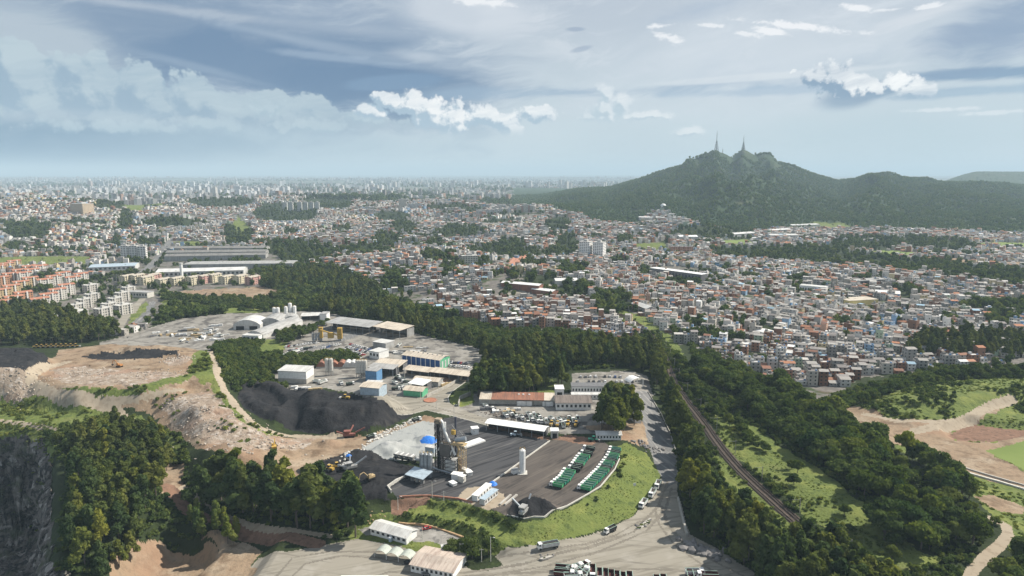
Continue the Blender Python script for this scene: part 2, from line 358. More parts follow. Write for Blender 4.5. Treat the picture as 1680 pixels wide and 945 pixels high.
# quarry, bottom left: rim, benches, deep floor; and the cut clearing beside it
lift([(-700, 735), (0, 738), (55, 733), (105, 742), (122, 772), (112, 830), (100, 900), (80, 1000), (40, 1400), (-700, 1400)], -78, 26, z=0, inward=True, wob=5)
lift([(-700, 905), (40, 885), (75, 905), (85, 945), (60, 1100), (-700, 1300)], -62, 8, z=-60, wob=2)
lift([(180, 925), (215, 900), (262, 888), (335, 893), (395, 912), (400, 945), (360, 1040), (120, 1060)], -13, 10, z=-10, inward=True, wob=2)
lift([(100, 720), (160, 690), (240, 690), (275, 740), (260, 800), (200, 860), (140, 900), (110, 820)], 8, 22, z=6, wob=4)
lift([(400, 880), (440, 890), (405, 940), (350, 1000), (330, 940)], -5, 10, z=-4)
# railway bank and the terraces on the right
lift([(1395, 672), (1440, 652), (1500, 640), (1600, 632), (1760, 628), (1760, 662), (1640, 662), (1590, 690), (1500, 694), (1440, 688)], 2.5, 16, z=1, wob=2)
lift([(1425, 668), (1480, 645), (1530, 634), (1700, 622), (1700, 650), (1640, 650), (1560, 668), (1480, 676)], 5.5, 12, z=4, wob=2)
lift([(1470, 655), (1530, 636), (1600, 628), (1700, 622), (1700, 635), (1600, 650), (1520, 660)], 8.5, 10, z=7, wob=2)
lift([(1554, 711), (1589, 697), (1680, 704), (1680, 714), (1625, 724), (1570, 722)], -2.5, 6)
lift([(1105, 585), (1160, 600), (1300, 665), (1400, 720), (1560, 800), (1600, 850), (1500, 860), (1330, 790), (1200, 700), (1130, 640)], 4, 50, noise=.6)
GZ += 0.5 * sst(GY, 300, 700) * fbm(GX, GY, 45, 4, 2)

def height(x, y):
    x = np.asarray(x, float); y = np.asarray(y, float)
    fx = (x - NX0) / NS; fy = (y - NY0) / NS
    nx, ny = len(gx) - 2, len(gy) - 2
    ins = (fx >= 0) & (fx < nx) & (fy >= 0) & (fy < ny)
    ix = np.clip(np.floor(fx).astype(int), 0, nx); iy = np.clip(np.floor(fy).astype(int), 0, ny)
    tx = np.clip(fx - ix, 0, 1); ty = np.clip(fy - iy, 0, 1)
    zn = (GZ[iy, ix] * (1 - tx) + GZ[iy, ix + 1] * tx) * (1 - ty) + (GZ[iy + 1, ix] * (1 - tx) + GZ[iy + 1, ix + 1] * tx) * ty
    if ins.all(): return zn
    out = zn.copy() if zn.shape else np.array(zn)
    o = ~ins; out[o] = far_h(x[o], y[o])
    # ease across the border of the fine raster
    return out
def hgt(x, y): return float(height(np.array([x]), np.array([y]))[0])
def pickv(px, py, extra=0.0):
    """photo pixels -> points on the ground (vectorised ray march)"""
    dx, dy, dz = raydir(px, py); dx = dx + 0 * dz; dy = dy + 0 * dz
    t = np.full(dz.shape, 120.0); done = np.zeros(dz.shape, bool); lo = t.copy()
    for i in range(150):
        z = CAM_H + dz * t; h = height(dx * t, dy * t) + extra
        hit = (z <= h) & ~done; done |= hit
        adv = ~done; lo = np.where(adv, t, lo)
        t = np.where(adv, t * 1.028 + 1, t)
        if done.all(): break
    hi = t.copy()
    for i in range(18):
        m_ = (lo + hi) / 2; below = CAM_H + dz * m_ <= height(dx * m_, dy * m_) + extra
        hi = np.where(below, m_, hi); lo = np.where(below, lo, m_)
    return dx * hi, dy * hi, done
def pick(px, py):
    x, y, d = pickv(np.array([px]), np.array([py])); return float(x[0]), float(y[0])
def pk3(px, py):
    x, y = pick(px, py); return Vector((x, y, hgt(x, y)))
def project(x, y, z):
    X = x; Yf = y * CP - (z - CAM_H) * SP; Zu = y * SP + (z - CAM_H) * CP
    return 840 + F * X / Yf, 472.5 - F * Zu / Yf
def ppoly(pts):
    a = np.array(pts, float); x, y, d = pickv(a[:, 0], a[:, 1]); return list(zip(x, y))

# ------------------------------------------------------------------ ground cover
CLS = ['grass', 'forest_floor', 'dirt', 'rubble', 'coal', 'gravel', 'asphalt', 'brown_yard', 'road', 'dark_road', 'rock', 'town', 'field', 'ballast', 'paved', 'mountain', 'plain', 'track', 'lot', 'red_soil', 'wheel']
CI = {n: i for i, n in enumerate(CLS)}
WOODS = [(153, 331, 210, 343), (190, 344, 221, 377), (221, 358, 337, 374), (0, 367, 89, 393), (46, 359, 83, 365), (107, 359, 147, 371), (307, 322, 420, 340), (362, 368, 420, 402), (117, 383, 144, 393), (184, 386, 200, 408), (214, 392, 270, 404), (409, 334, 523, 366), (501, 325, 584, 344), (609, 319, 661, 328), (609, 347, 676, 362), (639, 362, 685, 383), (609, 383, 658, 402), (544, 402, 651, 420), (446, 402, 560, 428), (464, 376, 489, 387), (716, 371, 793, 390), (701, 393, 731, 405), (719, 436, 747, 457), (621, 451, 673, 479), (890, 356, 940, 380), (795, 359, 835, 371), (780, 374, 798, 386), (814, 393, 866, 417), (909, 383, 952, 423), (893, 408, 927, 420), (1010, 387, 1041, 399), (1081, 393, 1099, 408), (1096, 374, 1240, 392), (912, 436, 964, 454), (857, 451, 909, 469), (906, 466, 970, 491), (964, 482, 1035, 515), (1047, 439, 1068, 454), (1136, 457, 1160, 469), (1403, 455, 1433, 462), (1470, 470, 1503, 495), (1569, 495, 1700, 514), (1613, 510, 1665, 536), (1245, 532, 1278, 547), (1134, 525, 1160, 543), (1178, 510, 1200, 521), (1219, 578, 1252, 595), (1119, 562, 1152, 580), (1240, 405, 1400, 418), (1350, 395, 1480, 412), (1480, 425, 1600, 440), (170, 395, 200, 404), (0, 398, 40, 406), (300, 404, 350, 412), (540, 372, 580, 380), (690, 420, 740, 430), (830, 430, 870, 440), (1180, 440, 1210, 450), (1290, 455, 1330, 463), (1540, 520, 1580, 532), (1360, 530, 1390, 540), (1000, 425, 1030, 435)]
DUMPGRASS = [(101, 636), (137, 635), (228, 634), (317, 611), (314, 621), (254, 641), (228, 652), (142, 655), (109, 645)]
COVER = [ # class, outline in photo pixels, edge roughness in metres
 ('forest_floor', [(-900, 1500), (-900, 560), (0, 500), (60, 505), (200, 560), (230, 560), (290, 500), (420, 480), (450, 430), (560, 440), (640, 490), (820, 540), (930, 540), (1030, 555), (1075, 545), (1130, 570), (1240, 615), (1300, 655), (1330, 665), (1420, 620), (1560, 600), (1680, 610), (2100, 610), (2600, 1500)], 8),
 ('paved', [(165, 562), (240, 540), (300, 522), (390, 513), (520, 510), (640, 535), (700, 552), (800, 575), (775, 620), (620, 655), (500, 642), (440, 618), (395, 605), (330, 577), (200, 568)], 3),
 ('forest_floor', [(345, 580), (352, 563), (420, 556), (470, 583), (560, 576), (600, 588), (560, 600), (470, 606), (440, 615), (435, 632), (398, 640), (362, 600)], 3),
 ('grass', [(422, 572), (440, 556), (470, 560), (468, 574), (430, 580)], 2),
 ('dirt', [(0, 600), (60, 590), (110, 572), (200, 566), (300, 570), (345, 578), (356, 600), (350, 640), (380, 668), (415, 700), (450, 716), (500, 716), (540, 720), (610, 712), (650, 698), (700, 682), (730, 688), (690, 706), (640, 722), (590, 748), (540, 772), (480, 795), (420, 782), (360, 762), (320, 732), (300, 715), (250, 682), (215, 670), (150, 660), (80, 652), (0, 620)], 3),
 ('rubble', [(-100, 605), (45, 603), (62, 628), (90, 652), (0, 648), (-100, 650)], 3),
 ('rubble', [(262, 662), (300, 648), (345, 640), (400, 688), (445, 715), (520, 722), (500, 735), (440, 738), (395, 752), (335, 722), (290, 700)], 5),
 ('rubble', [(120, 600), (200, 606), (300, 612), (310, 625), (220, 632), (140, 632), (90, 622), (80, 606)], 4),
 ('rubble', [(268, 592), (300, 582), (320, 586), (300, 598), (275, 600)], 2),
 ('rubble', [(430, 722), (490, 716), (520, 720), (500, 728), (455, 734)], 2),
 ('grass', [(-200, 646), (0, 648), (70, 652), (120, 660), (180, 670), (230, 684), (268, 700), (300, 735), (120, 740), (-200, 745)], 3),
 ('grass', DUMPGRASS, 3),
 ('grass', [(315, 580), (350, 578), (356, 600), (356, 626), (330, 630), (307, 612), (312, 595)], 3),
 ('grass', [(345, 628), (358, 628), (390, 668), (420, 700), (470, 716), (440, 716), (400, 692), (365, 660)], 3),
 ('coal', [(133, 584), (160, 579), (215, 575), (260, 571), (300, 576), (290, 583), (230, 589), (180, 591), (150, 589)], 2),
 ('coal', [(-300, 570), (0, 571), (48, 570), (76, 584), (82, 601), (40, 612), (-300, 625)], 2),
 ('coal', [(388, 652), (395, 636), (413, 629), (482, 640), (538, 641), (578, 645), (614, 652), (640, 664), (690, 670), (672, 684), (634, 699), (600, 708), (538, 713), (487, 707), (436, 690), (400, 671)], 2),
 ('gravel', [(595, 736), (625, 716), (690, 691), (714, 694), (720, 750), (700, 752), (652, 756), (610, 743)], 2),
 ('coal', [(486, 774), (520, 757), (560, 745), (596, 737), (612, 744), (650, 757), (702, 770), (664, 790), (636, 803), (640, 817), (600, 815), (520, 800)], 3),
 ('asphalt', [(712, 690), (745, 683), (800, 699), (902, 722), (802, 795), (762, 822), (750, 820), (703, 815), (651, 815), (636, 801), (664, 787), (700, 770), (718, 750)], 0.5),
 ('brown_yard', [(902, 723), (925, 714), (985, 721), (1005, 735), (1017, 752), (1009, 770), (985, 799), (965, 811), (930, 831), (893, 849), (860, 852), (830, 846), (815, 838), (762, 823), (802, 795)], 0.3),
 ('coal', [(838, 822), (870, 818), (905, 826), (915, 838), (893, 849), (860, 852), (836, 846)], 2),
 ('red_soil', [(902, 719), (930, 712), (985, 722), (970, 730), (930, 724)], 2),
 ('track', [(750, 818), (765, 800), (800, 796), (828, 812), (830, 826), (800, 838), (760, 826)], 1),
 ('paved', [(742, 660), (765, 648), (790, 645), (900, 650), (960, 640), (1000, 640), (1040, 650), (1050, 700), (1010, 712), (930, 712), (850, 702), (800, 692), (752, 672)], 2),
 ('dirt', [(960, 700), (1050, 690), (1080, 705), (1075, 740), (1040, 728), (1000, 720)], 3),
 ('paved', [(936, 648), (940, 613), (1030, 608), (1062, 617), (1072, 650), (1045, 645), (1030, 655)], 1),
 ('road', [(618, 656), (640, 648), (672, 652), (700, 643), (735, 629), (765, 612), (780, 603), (785, 612), (766, 625), (741, 643), (735, 652), (737, 661), (752, 669), (802, 688), (802, 698), (745, 684), (700, 673), (640, 666)], 0.3),
 ('red_soil', [(802, 698), (802, 703), (900, 722), (905, 717), (850, 706)], 1),
 ('grass', [(737, 652), (748, 642), (775, 640), (778, 660), (758, 668), (739, 661)], 1),
 ('grass', [(880, 630), (905, 622), (912, 632), (908, 650), (882, 650)], 2),
 ('grass', [(650, 840), (700, 818), (760, 826), (815, 840), (860, 857), (893, 852), (930, 834), (965, 814), (985, 801), (1010, 771), (1019, 752), (1008, 735), (1030, 728), (1062, 745), (1086, 775), (1072, 812), (1040, 842), (1000, 866), (960, 878), (890, 894), (820, 905), (780, 912), (640, 910), (580, 900), (570, 880), (590, 850)], 1.5),
 ('red_soil', [(640, 822), (655, 816), (705, 816), (705, 826), (672, 832), (655, 850), (640, 845)], 1.5),
 ('lot', [(588, 868), (612, 862), (640, 861), (654, 858), (687, 861), (729, 872), (759, 882), (770, 890), (752, 900), (729, 895), (705, 888), (690, 890), (600, 878)], 0.4),
 ('road', [(300, 1100), (395, 950), (425, 915), (470, 905), (540, 893), (586, 884), (640, 892), (672, 903), (735, 916), (775, 935), (800, 937), (825, 927), (812, 912), (820, 905), (890, 895), (960, 880), (1000, 868), (1040, 845), (1071, 815), (1086, 785), (1086, 765), (1100, 735), (1112, 745), (1112, 810), (1122, 840), (1132, 876), (1180, 902), (1240, 940), (1400, 1100)], 0.6),
 ('dark_road', [(1078, 770), (1062, 720), (1048, 668), (1044, 642), (1062, 642), (1080, 675), (1100, 712), (1108, 740), (1112, 790), (1095, 800)], 0.5),
 ('dirt', [(180, 925), (215, 900), (262, 888), (335, 893), (395, 912), (420, 935), (395, 1000), (130, 1100)], 2.5),
 ('dirt', [(330, 880), (400, 890), (430, 905), (410, 930), (370, 905)], 2),
 ('dirt', [(258, 810), (258, 780), (272, 758), (300, 760), (302, 790), (292, 815)], 1.5),
 ('grass', [(1170, 680), (1210, 680), (1268, 722), (1325, 758), (1380, 795), (1415, 826), (1445, 852), (1500, 900), (1560, 920), (1480, 945), (1400, 900), (1340, 860), (1290, 815), (1230, 765), (1180, 722)], 3),
 ('grass', [(1165, 745), (1190, 755), (1225, 785), (1280, 830), (1320, 870), (1290, 880), (1240, 845), (1195, 800)], 3),
 ('grass', [(1060, 520), (1110, 560), (1125, 590), (1110, 610), (1080, 560), (1035, 530), (960, 500), (960, 490), (1010, 505)], 4),
 ('grass', [(1390, 668), (1460, 645), (1500, 630), (1600, 622), (2000, 618), (2200, 900), (1900, 1000), (1680, 960), (1640, 860), (1600, 815), (1540, 770), (1470, 735), (1400, 700)], 4),
 ('dirt', [(1385, 668), (1400, 665), (1454, 686), (1540, 692), (1581, 684), (1625, 662), (1650, 656), (1662, 660), (1615, 684), (1601, 694), (1560, 707), (1560, 722), (1625, 725), (1690, 712), (1690, 722), (1617, 740), (1690, 778), (1690, 803), (1630, 790), (1540, 758), (1483, 735), (1450, 722), (1430, 705), (1385, 703)], 4),
 ('dirt', [(1600, 815), (1630, 812), (1680, 832), (1680, 845), (1630, 835)], 3),
 ('red_soil', [(1552, 712), (1589, 695), (1700, 703), (1700, 713), (1625, 724), (1568, 723)], 2),
 ('field', [(1617, 740), (1700, 718), (1760, 800), (1690, 775)], 1),
 *[('forest_floor', [(a, (b + d) / 2), (a + (c - a) * .2, b), (a + (c - a) * .8, b), (c, (b + d) / 2), (a + (c - a) * .8, d), (a + (c - a) * .2, d)], 12) for a, b, c, d in WOODS],
 ('town', [(1040, 378), (1050, 360), (1075, 345), (1100, 350), (1135, 362), (1120, 372)], 20),
 ('field', [(1418, 412), (1470, 411), (1545, 419), (1500, 423), (1440, 418)], 6), ('field', [(1588, 399), (1640, 397), (1800, 402), (1800, 414), (1610, 405)], 6), ('field', [(1640, 418), (1700, 414), (1700, 420)], 6),
 ('dirt', [(1540, 421), (1620, 429), (1800, 432), (1800, 437), (1640, 436), (1560, 429)], 8),
 ('field', [(1180, 395), (1225, 392), (1240, 400), (1190, 404)], 8), ('grass', [(1570, 440), (1640, 447), (1760, 455), (1760, 470), (1640, 462), (1560, 450)], 6),
 ('grass', [(0, 422), (60, 420), (150, 420), (150, 434), (60, 440), (-60, 440)], 5), ('grass', [(200, 333), (262, 330), (268, 340), (230, 348), (205, 342)], 10), ('grass', [(390, 352), (410, 372), (395, 385), (380, 372)], 8),
 ('grass', [(260, 470), (320, 490), (420, 485), (480, 498), (430, 512), (330, 515), (270, 505)], 6), ('grass', [(212, 515), (240, 495), (246, 502), (228, 530), (212, 532)], 2),
 ('grass', [(1330, 364), (1375, 364), (1410, 372), (1370, 378), (1335, 376)], 25), ('grass', [(1040, 400), (1090, 398), (1098, 410), (1050, 412)], 8), ('grass', [(280, 395), (330, 396), (330, 404), (285, 404)], 5),
 ('dirt', [(280, 478), (430, 470), (470, 480), (440, 492), (300, 488)], 3),
 ('forest_floor', [(1160, 408), (1250, 405), (1350, 412), (1420, 418), (1560, 436), (1690, 446), (1800, 440), (1800, 470), (1650, 470), (1540, 450), (1430, 440), (1300, 432), (1180, 425)], 10),
 ('forest_floor', [(1430, 392), (1500, 388), (1590, 396), (1600, 408), (1560, 414), (1470, 405)], 8),
]
LINES = [ # class, centre line in photo pixels, half width in metres
 ('track', [(346, 577), (354, 592), (357, 615), (368, 640), (385, 665), (410, 692), (450, 710), (500, 716), (560, 718)], 2.6),
 ('track', [(110, 594), (75, 600), (52, 612), (52, 626), (72, 640), (110, 652), (150, 660), (185, 668), (215, 690)], 3.2),
 ('track', [(110, 652), (150, 656), (228, 654), (300, 640)], 1.8),
 ('track', [(-100, 680), (0, 690), (60, 699), (100, 706)], 1.6),
 ('track', [(1662, 655), (1625, 668), (1590, 690), (1545, 700), (1500, 708)], 3.5), ('track', [(1560, 700), (1470, 690), (1420, 680)], 2.5),
 ('track', [(1625, 850), (1650, 862), (1655, 876), (1640, 895), (1600, 930), (1580, 960)], 2.2),
 ('wheel', [(560, 960), (640, 938), (760, 940), (860, 925), (960, 900), (1040, 872), (1080, 830), (1096, 790)], .7), ('wheel', [(590, 975), (700, 950), (800, 945), (900, 928), (980, 906), (1060, 872), (1092, 835), (1102, 800)], .6),
 ('wheel', [(760, 945), (860, 940), (980, 932), (1100, 935), (1200, 945)], .6), ('wheel', [(1085, 830), (1095, 860), (1120, 890), (1160, 915), (1220, 945)], .7), ('wheel', [(1074, 835), (1082, 862), (1108, 895), (1150, 925), (1200, 955)], .5), ('wheel', [(820, 915), (900, 905), (960, 893), (1010, 878), (1050, 855)], .5),
 ('wheel', [(450, 950), (480, 915), (540, 905), (640, 905), (700, 912)], .6), ('wheel', [(470, 955), (500, 925), (560, 912), (620, 915), (660, 925)], .6), ('wheel', [(640, 660), (700, 664), (750, 678), (800, 692)], .5), ('wheel', [(660, 652), (700, 650), (740, 634), (770, 612)], .5),
 ('red_soil', [(275, 800), (300, 830), (335, 850), (390, 872), (440, 884), (520, 893)], 3.6), ('track', [(300, 800), (325, 822), (380, 850), (440, 868), (540, 880)], 1.6),
 ('dark_road', [(205, 545), (240, 515), (250, 495)], 4), ('dark_road', [(232, 450), (262, 420), (275, 400), (290, 388)], 7), ('dark_road', [(560, 560), (640, 530), (655, 520)], 2),
 ('dark_road', [(470, 582), (540, 565), (590, 545), (620, 530)], 4), ('road', [(245, 478), (225, 500), (190, 545)], 4), ('road', [(800, 490), (900, 470), (960, 462)], 5),
]
RAIL_PX = [(1015, 515), (1040, 528), (1062, 543), (1078, 562), (1092, 590), (1103, 622), (1121, 652), (1150, 690), (1181, 733), (1222, 780), (1275, 829), (1336, 882), (1430, 960), (1520, 1040)]
RAIL = ppoly(RAIL_PX)
ROCKP = wpoly([(-700, 733), (0, 736), (55, 731), (107, 740), (125, 772), (115, 830), (103, 900), (83, 1000), (43, 1400), (-700, 1400)])
CPOLY = [(CI[c], ppoly([(px, min(py, 1600)) for px, py in pts]), r) for c, pts, r in COVER]
CLINE = [(CI[c], ppoly(pts), w) for c, pts, w in LINES]
def inpoly(poly, x, y):
    ins = np.zeros(x.shape, bool); n = len(poly)
    for i in range(n):
        ax, ay = poly[i]; bx, by = poly[(i + 1) % n]
        if ay != by: ins ^= ((ay > y) != (by > y)) & (x < (bx - ax) * (y - ay) / (by - ay) + ax)
    return ins
def wood_noise(x, y): return fbm(x, y, 230, 3, 41) + 0.6 * fbm(x, y, 70, 2, 43)
def classify(x, y):
    c = np.full(x.shape, CI['town'], np.int16)
    a = x / np.maximum(y, 1)
    c[y > 3300] = CI['plain']
    n1 = fbm(x, y, 9, 3, 51); n2 = fbm(x, y, 9, 3, 57)
    foot = np.interp(a, [-.15, -.02, .0, .12, .32, .5, .62, .75, 1.2], [99999, 99999, 2800, 2230, 1930, 1960, 1930, 1830, 1830]) + 60 * fbm(x, y, 150, 3, 12)
    hills = (y > 1000) & (y < 3300) & (wood_noise(x, y) > 0.42)
    c[hills] = CI['forest_floor']
    c[(y > foot) & (y < 9000) & (a > -0.02)] = CI['mountain']
    for ci, poly, r in CPOLY:
        xs = [p[0] for p in poly]; ys = [p[1] for p in poly]
        b = (x > min(xs) - 12) & (x < max(xs) + 12) & (y > min(ys) - 12) & (y < max(ys) + 12)
        idx = np.nonzero(b)[0]
        if len(idx) == 0: continue
        xx = x[idx] + r * n1[idx]; yy = y[idx] + r * n2[idx]
        c[idx[inpoly(poly, xx, yy)]] = ci
    b = np.nonzero((x < 0) & (y < 450))[0]
    c[b[(sdf(ROCKP, x[b], y[b]) < 12) & (height(x[b], y[b]) < 3 + 4 * n1[b])]] = CI['rock']
    for ci, line, w in CLINE:
        xs = [p[0] for p in line]; ys = [p[1] for p in line]
        b = (x > min(xs) - w) & (x < max(xs) + w) & (y > min(ys) - w) & (y < max(ys) + w)
        idx = np.nonzero(b)[0]
        if len(idx): c[idx[pldist(line, x[idx], y[idx]) + .5 * n1[idx] < w]] = ci
    b = np.nonzero((y < 1100) & (np.abs(a) < 1.2) & (x > 0))[0]
    c[b[pldist(RAIL, x[b], y[b]) < 3.4]] = CI['ballast']
    return c

# ------------------------------------------------------------------ materials
def newmat(name):
    m_ = bpy.data.materials.new(name); m_.use_nodes = True; t = m_.node_tree; t.nodes.clear(); n = NT(t)
    bs = n.node('ShaderNodeBsdfPrincipled'); out = n.node('ShaderNodeOutputMaterial'); n.l.new(bs.outputs[0], out.inputs[0])
    bs.inputs['Roughness'].default_value = 0.9; bs.inputs['Specular IOR Level'].default_value = 0.25
    return m_, n, bs
def C4(c): return (c[0], c[1], c[2], 1.0)
def simple(name, col, rough=0.7, metal=0.0, var=0.12, scale=0.6, spec=0.3, col2=None, obj_var=0.0):
    """painted / plain surface with faint dirt"""
    m_, n, bs = newmat(name)
    tc_ = n.node('ShaderNodeTexCoord'); nz = n.noise(tc_.outputs['Object'], scale, 3, 0.6)
    dark = tuple(c * (1 - 2.2 * var) for c in col) if col2 is None else col2
    o = n.mix(n.ss(nz, 0.35, 0.72), C4(col), C4(dark))
    if obj_var:
        oi = n.node('ShaderNodeObjectInfo'); o = n.mix(1.0, o, n.comb(*[n.ml(oi.outputs['Random'], 0, 1, 1 - obj_var, 1 + obj_var)] * 3), 'MULTIPLY')
    n.l.new(o, bs.inputs['Base Color']); bs.inputs['Roughness'].default_value = rough; bs.inputs['Metallic'].default_value = metal
    bs.inputs['Specular IOR Level'].default_value = spec
    return m_
def ground_mat(name, cols, sizes, rough=0.95, bump=0.0, bsize=0.5, streak=None):
    """cols: base, then (colour, lo, hi, strength) laid on by noises whose features are sizes[i] metres"""
    m_, n, bs = newmat(name)
    geo = n.node('ShaderNodeNewGeometry'); P = geo.outputs['Position']
    o = C4(cols[0])
    for i, (c, lo, hi, st) in enumerate(cols[1:]):
        s = sizes[i]
        v = n.vm('MULTIPLY', P, (1, 1, 1.6 if name == 'quarry_rock' else 0.3))
        v = n.vm('ADD', v, (31.7 * i, 17.1 * i, 0))
        if isinstance(s, tuple):    # stretched: angle, long, short
            rr = n.node('ShaderNodeVectorRotate', rotation_type='Z_AXIS'); n.l.new(v, rr.inputs[0]); rr.inputs['Angle'].default_value = R(s[0])
            v = n.vm('MULTIPLY', rr.outputs[0], (1 / s[1], 1 / s[2], 0.05)); nz = n.noise(v, 1.0, 4, 0.6, 0.4)
        else: nz = n.noise(v, 1.0 / s, 5, 0.6, 0.2)
        o = n.mix(n.m('MULTIPLY', n.ss(nz, lo, hi), st), o, C4(c))
    n.l.new(o, bs.inputs['Base Color']); bs.inputs['Roughness'].default_value = rough; bs.inputs['Specular IOR Level'].default_value = 0.12
    if bump:
        bn = n.node('ShaderNodeBump'); bn.inputs['Strength'].default_value = 1.0; bn.inputs['Distance'].default_value = bump
        n.l.new(n.noise(P, 1.0 / bsize, 4, 0.65), bn.inputs['Height']); n.l.new(bn.outputs[0], bs.inputs['Normal'])
    return m_
GM = {
 'grass': ground_mat('grass_cover', [(.12, .15, .042), ((.06, .085, .028), .48, .66, .8), ((.20, .215, .062), .48, .72, .75), ((.17, .15, .075), .58, .75, .5)], [4, 14, 30], bump=.8, bsize=2.2),
 'forest_floor': ground_mat('woodland_floor', [(.026, .036, .015), ((.042, .060, .02), .5, .68, .8), ((.10, .085, .05), .62, .75, .5)], [6, 25], bump=.6, bsize=2),
 'dirt': ground_mat('bare_earth', [(.265, .195, .132), ((.34, .285, .215), .48, .7, .75), ((.13, .088, .058), .48, .66, .85), ((.19, .145, .10), .5, .6, .6), ((.28, .175, .115), .52, .7, .6)], [22, 9, 2, 40], bump=.35, bsize=1.2),
 'rubble': ground_mat('crushed_rubble', [(.28, .225, .175), ((.42, .375, .33), .5, .62, .8), ((.13, .095, .07), .53, .64, .8), ((.28, .18, .125), .48, .68, .75)], [3.6, 5.5, 24], bump=1.0, bsize=2.4),
 'coal': ground_mat('black_aggregate', [(.024, .024, .026), ((.05, .046, .043), .52, .72, .7), ((.012, .012, .014), .5, .65, .8), ((.10, .085, .07), .68, .8, .5)], [7, 3, 20], bump=.5, bsize=2.0),
 'gravel': ground_mat('grey_aggregate', [(.30, .31, .30), ((.18, .19, .20), .55, .7, .8), ((.40, .40, .385), .5, .7, .7)], [6, 12], bump=.3, bsize=1),
 'asphalt': ground_mat('dark_asphalt', [(.066, .066, .069), ((.028, .028, .031), .48, .60, .9), ((.135, .13, .125), .52, .70, .8), ((.105, .10, .097), .55, .75, .6)], [(-40, 28, 1.6), (-40, 45, 2.6), 30]),
 'brown_yard': ground_mat('brown_yard_surface', [(.092, .080, .071), ((.048, .043, .040), .48, .63, .85), ((.16, .138, .117), .52, .72, .7), ((.12, .10, .085), .5, .7, .5)], [(-48, 24, 3), (-48, 40, 3.4), 9]),
 'road': ground_mat('pale_concrete_road', [(.26, .24, .20), ((.175, .16, .13), .46, .64, .85), ((.34, .318, .28), .5, .72, .65), ((.13, .118, .10), .55, .70, .65)], [(-20, 40, 3), 14, (12, 36, 1.8)]),
 'dark_road': ground_mat('grey_asphalt_road', [(.15, .15, .15), ((.30, .29, .27), .5, .66, .7), ((.08, .08, .082), .52, .7, .6)], [(70, 30, 1.8), 8]),
 'rock': ground_mat('quarry_rock', [(.15, .132, .118), ((.035, .033, .032), .46, .56, .95), ((.36, .33, .30), .54, .62, .85), ((.06, .07, .035), .52, .64, .8)], [5, 7, 16], bump=4.0, bsize=3),
 'town': ground_mat('town_ground', [(.13, .12, .11), ((.20, .185, .165), .48, .6, .7), ((.04, .06, .022), .53, .6, .9), ((.12, .075, .05), .58, .68, .4)], [6, 22, 12]),
 'field': ground_mat('bright_field', [(.16, .205, .06), ((.12, .165, .045), .45, .7, .7)], [40]),
 'ballast': ground_mat('track_ballast', [(.085, .066, .054), ((.135, .11, .09), .5, .65, .7)], [1.5]),
 'paved': ground_mat('pale_paving', [(.235, .222, .198), ((.15, .14, .125), .46, .60, .85), ((.33, .315, .29), .52, .7, .6), ((.075, .07, .067), .52, .62, .8)], [12, 7, 9]),
 'mountain': ground_mat('forested_slope', [(.030, .052, .022), ((.05, .075, .028), .48, .65, .8), ((.10, .10, .055), .55, .72, .7), ((.028, .048, .02), .5, .62, .7)], [18, 110, 45], bump=8, bsize=16),
 'plain': ground_mat('far_city_plain', [(.07, .085, .055), ((.30, .29, .28), .5, .60, .8), ((.035, .05, .03), .5, .62, .9), ((.22, .21, .20), .52, .62, .5)], [60, 700, 140]),
 'track': ground_mat('pale_dirt_track', [(.32, .27, .205), ((.23, .185, .135), .48, .65, .7)], [3]),
 'wheel': ground_mat('worn_wheel_path', [(.165, .15, .125), ((.22, .20, .165), .5, .62, .7)], [3]),
 'lot': ground_mat('patched_concrete_lot', [(.25, .238, .217), ((.13, .126, .118), .5, .56, .8), ((.40, .38, .35), .52, .7, .6)], [5, 9]),
 'red_soil': ground_mat('red_brown_soil', [(.19, .115, .08), ((.28, .17, .12), .5, .7, .7), ((.09, .06, .045), .5, .65, .7)], [4, 3], bump=.4, bsize=1.5),
}
GNAME = {'grass': 'grass_ground', 'forest_floor': 'forest_floor', 'dirt': 'bare_ground', 'rubble': 'rubble_ground', 'coal': 'black_aggregate_ground', 'gravel': 'grey_aggregate_ground', 'asphalt': 'asphalt_yard', 'brown_yard': 'truck_yard_ground',
         'road': 'concrete_road', 'dark_road': 'asphalt_road', 'rock': 'quarry_wall', 'town': 'town_ground', 'field': 'bright_field', 'ballast': 'railway_bed', 'paved': 'paved_ground', 'mountain': 'mountain_terrain', 'plain': 'city_plain', 'track': 'dirt_track', 'wheel': 'wheel_path', 'lot': 'parking_lot', 'red_soil': 'red_soil_ground'}

def mesh_np(name, V, Fq, mats, matidx=None, smooth=False, cols=None):
    """fast mesh from numpy arrays; Fq is (n,4) or (n,3)"""
    me = bpy.data.meshes.new(name); k = Fq.shape[1]; nf = len(Fq)
    me.vertices.add(len(V)); me.vertices.foreach_set('co', np.ascontiguousarray(V, np.float32).ravel())
    me.loops.add(nf * k); me.loops.foreach_set('vertex_index', np.ascontiguousarray(Fq, np.int32).ravel())
    me.polygons.add(nf); me.polygons.foreach_set('loop_start', np.arange(0, nf * k, k, dtype=np.int32)); me.polygons.foreach_set('loop_total', np.full(nf, k, np.int32))
    for mm in mats: me.materials.append(mm)
    if matidx is not None: me.polygons.foreach_set('material_index', np.ascontiguousarray(matidx, np.int32))
    me.polygons.foreach_set('use_smooth', np.full(nf, smooth, bool))
    if cols is not None:
        ca = me.color_attributes.new('tint', 'FLOAT_COLOR', 'CORNER')
        ca.data.foreach_set('color', np.ascontiguousarray(np.repeat(np.c_[cols, np.ones(nf)], k, axis=0), np.float32).ravel())
    me.update(calc_edges=True); return me
def link(name, me, parent=None):
    o = bpy.data.objects.new(name, me); COL.objects.link(o)
    if parent: o.parent = parent
    return o

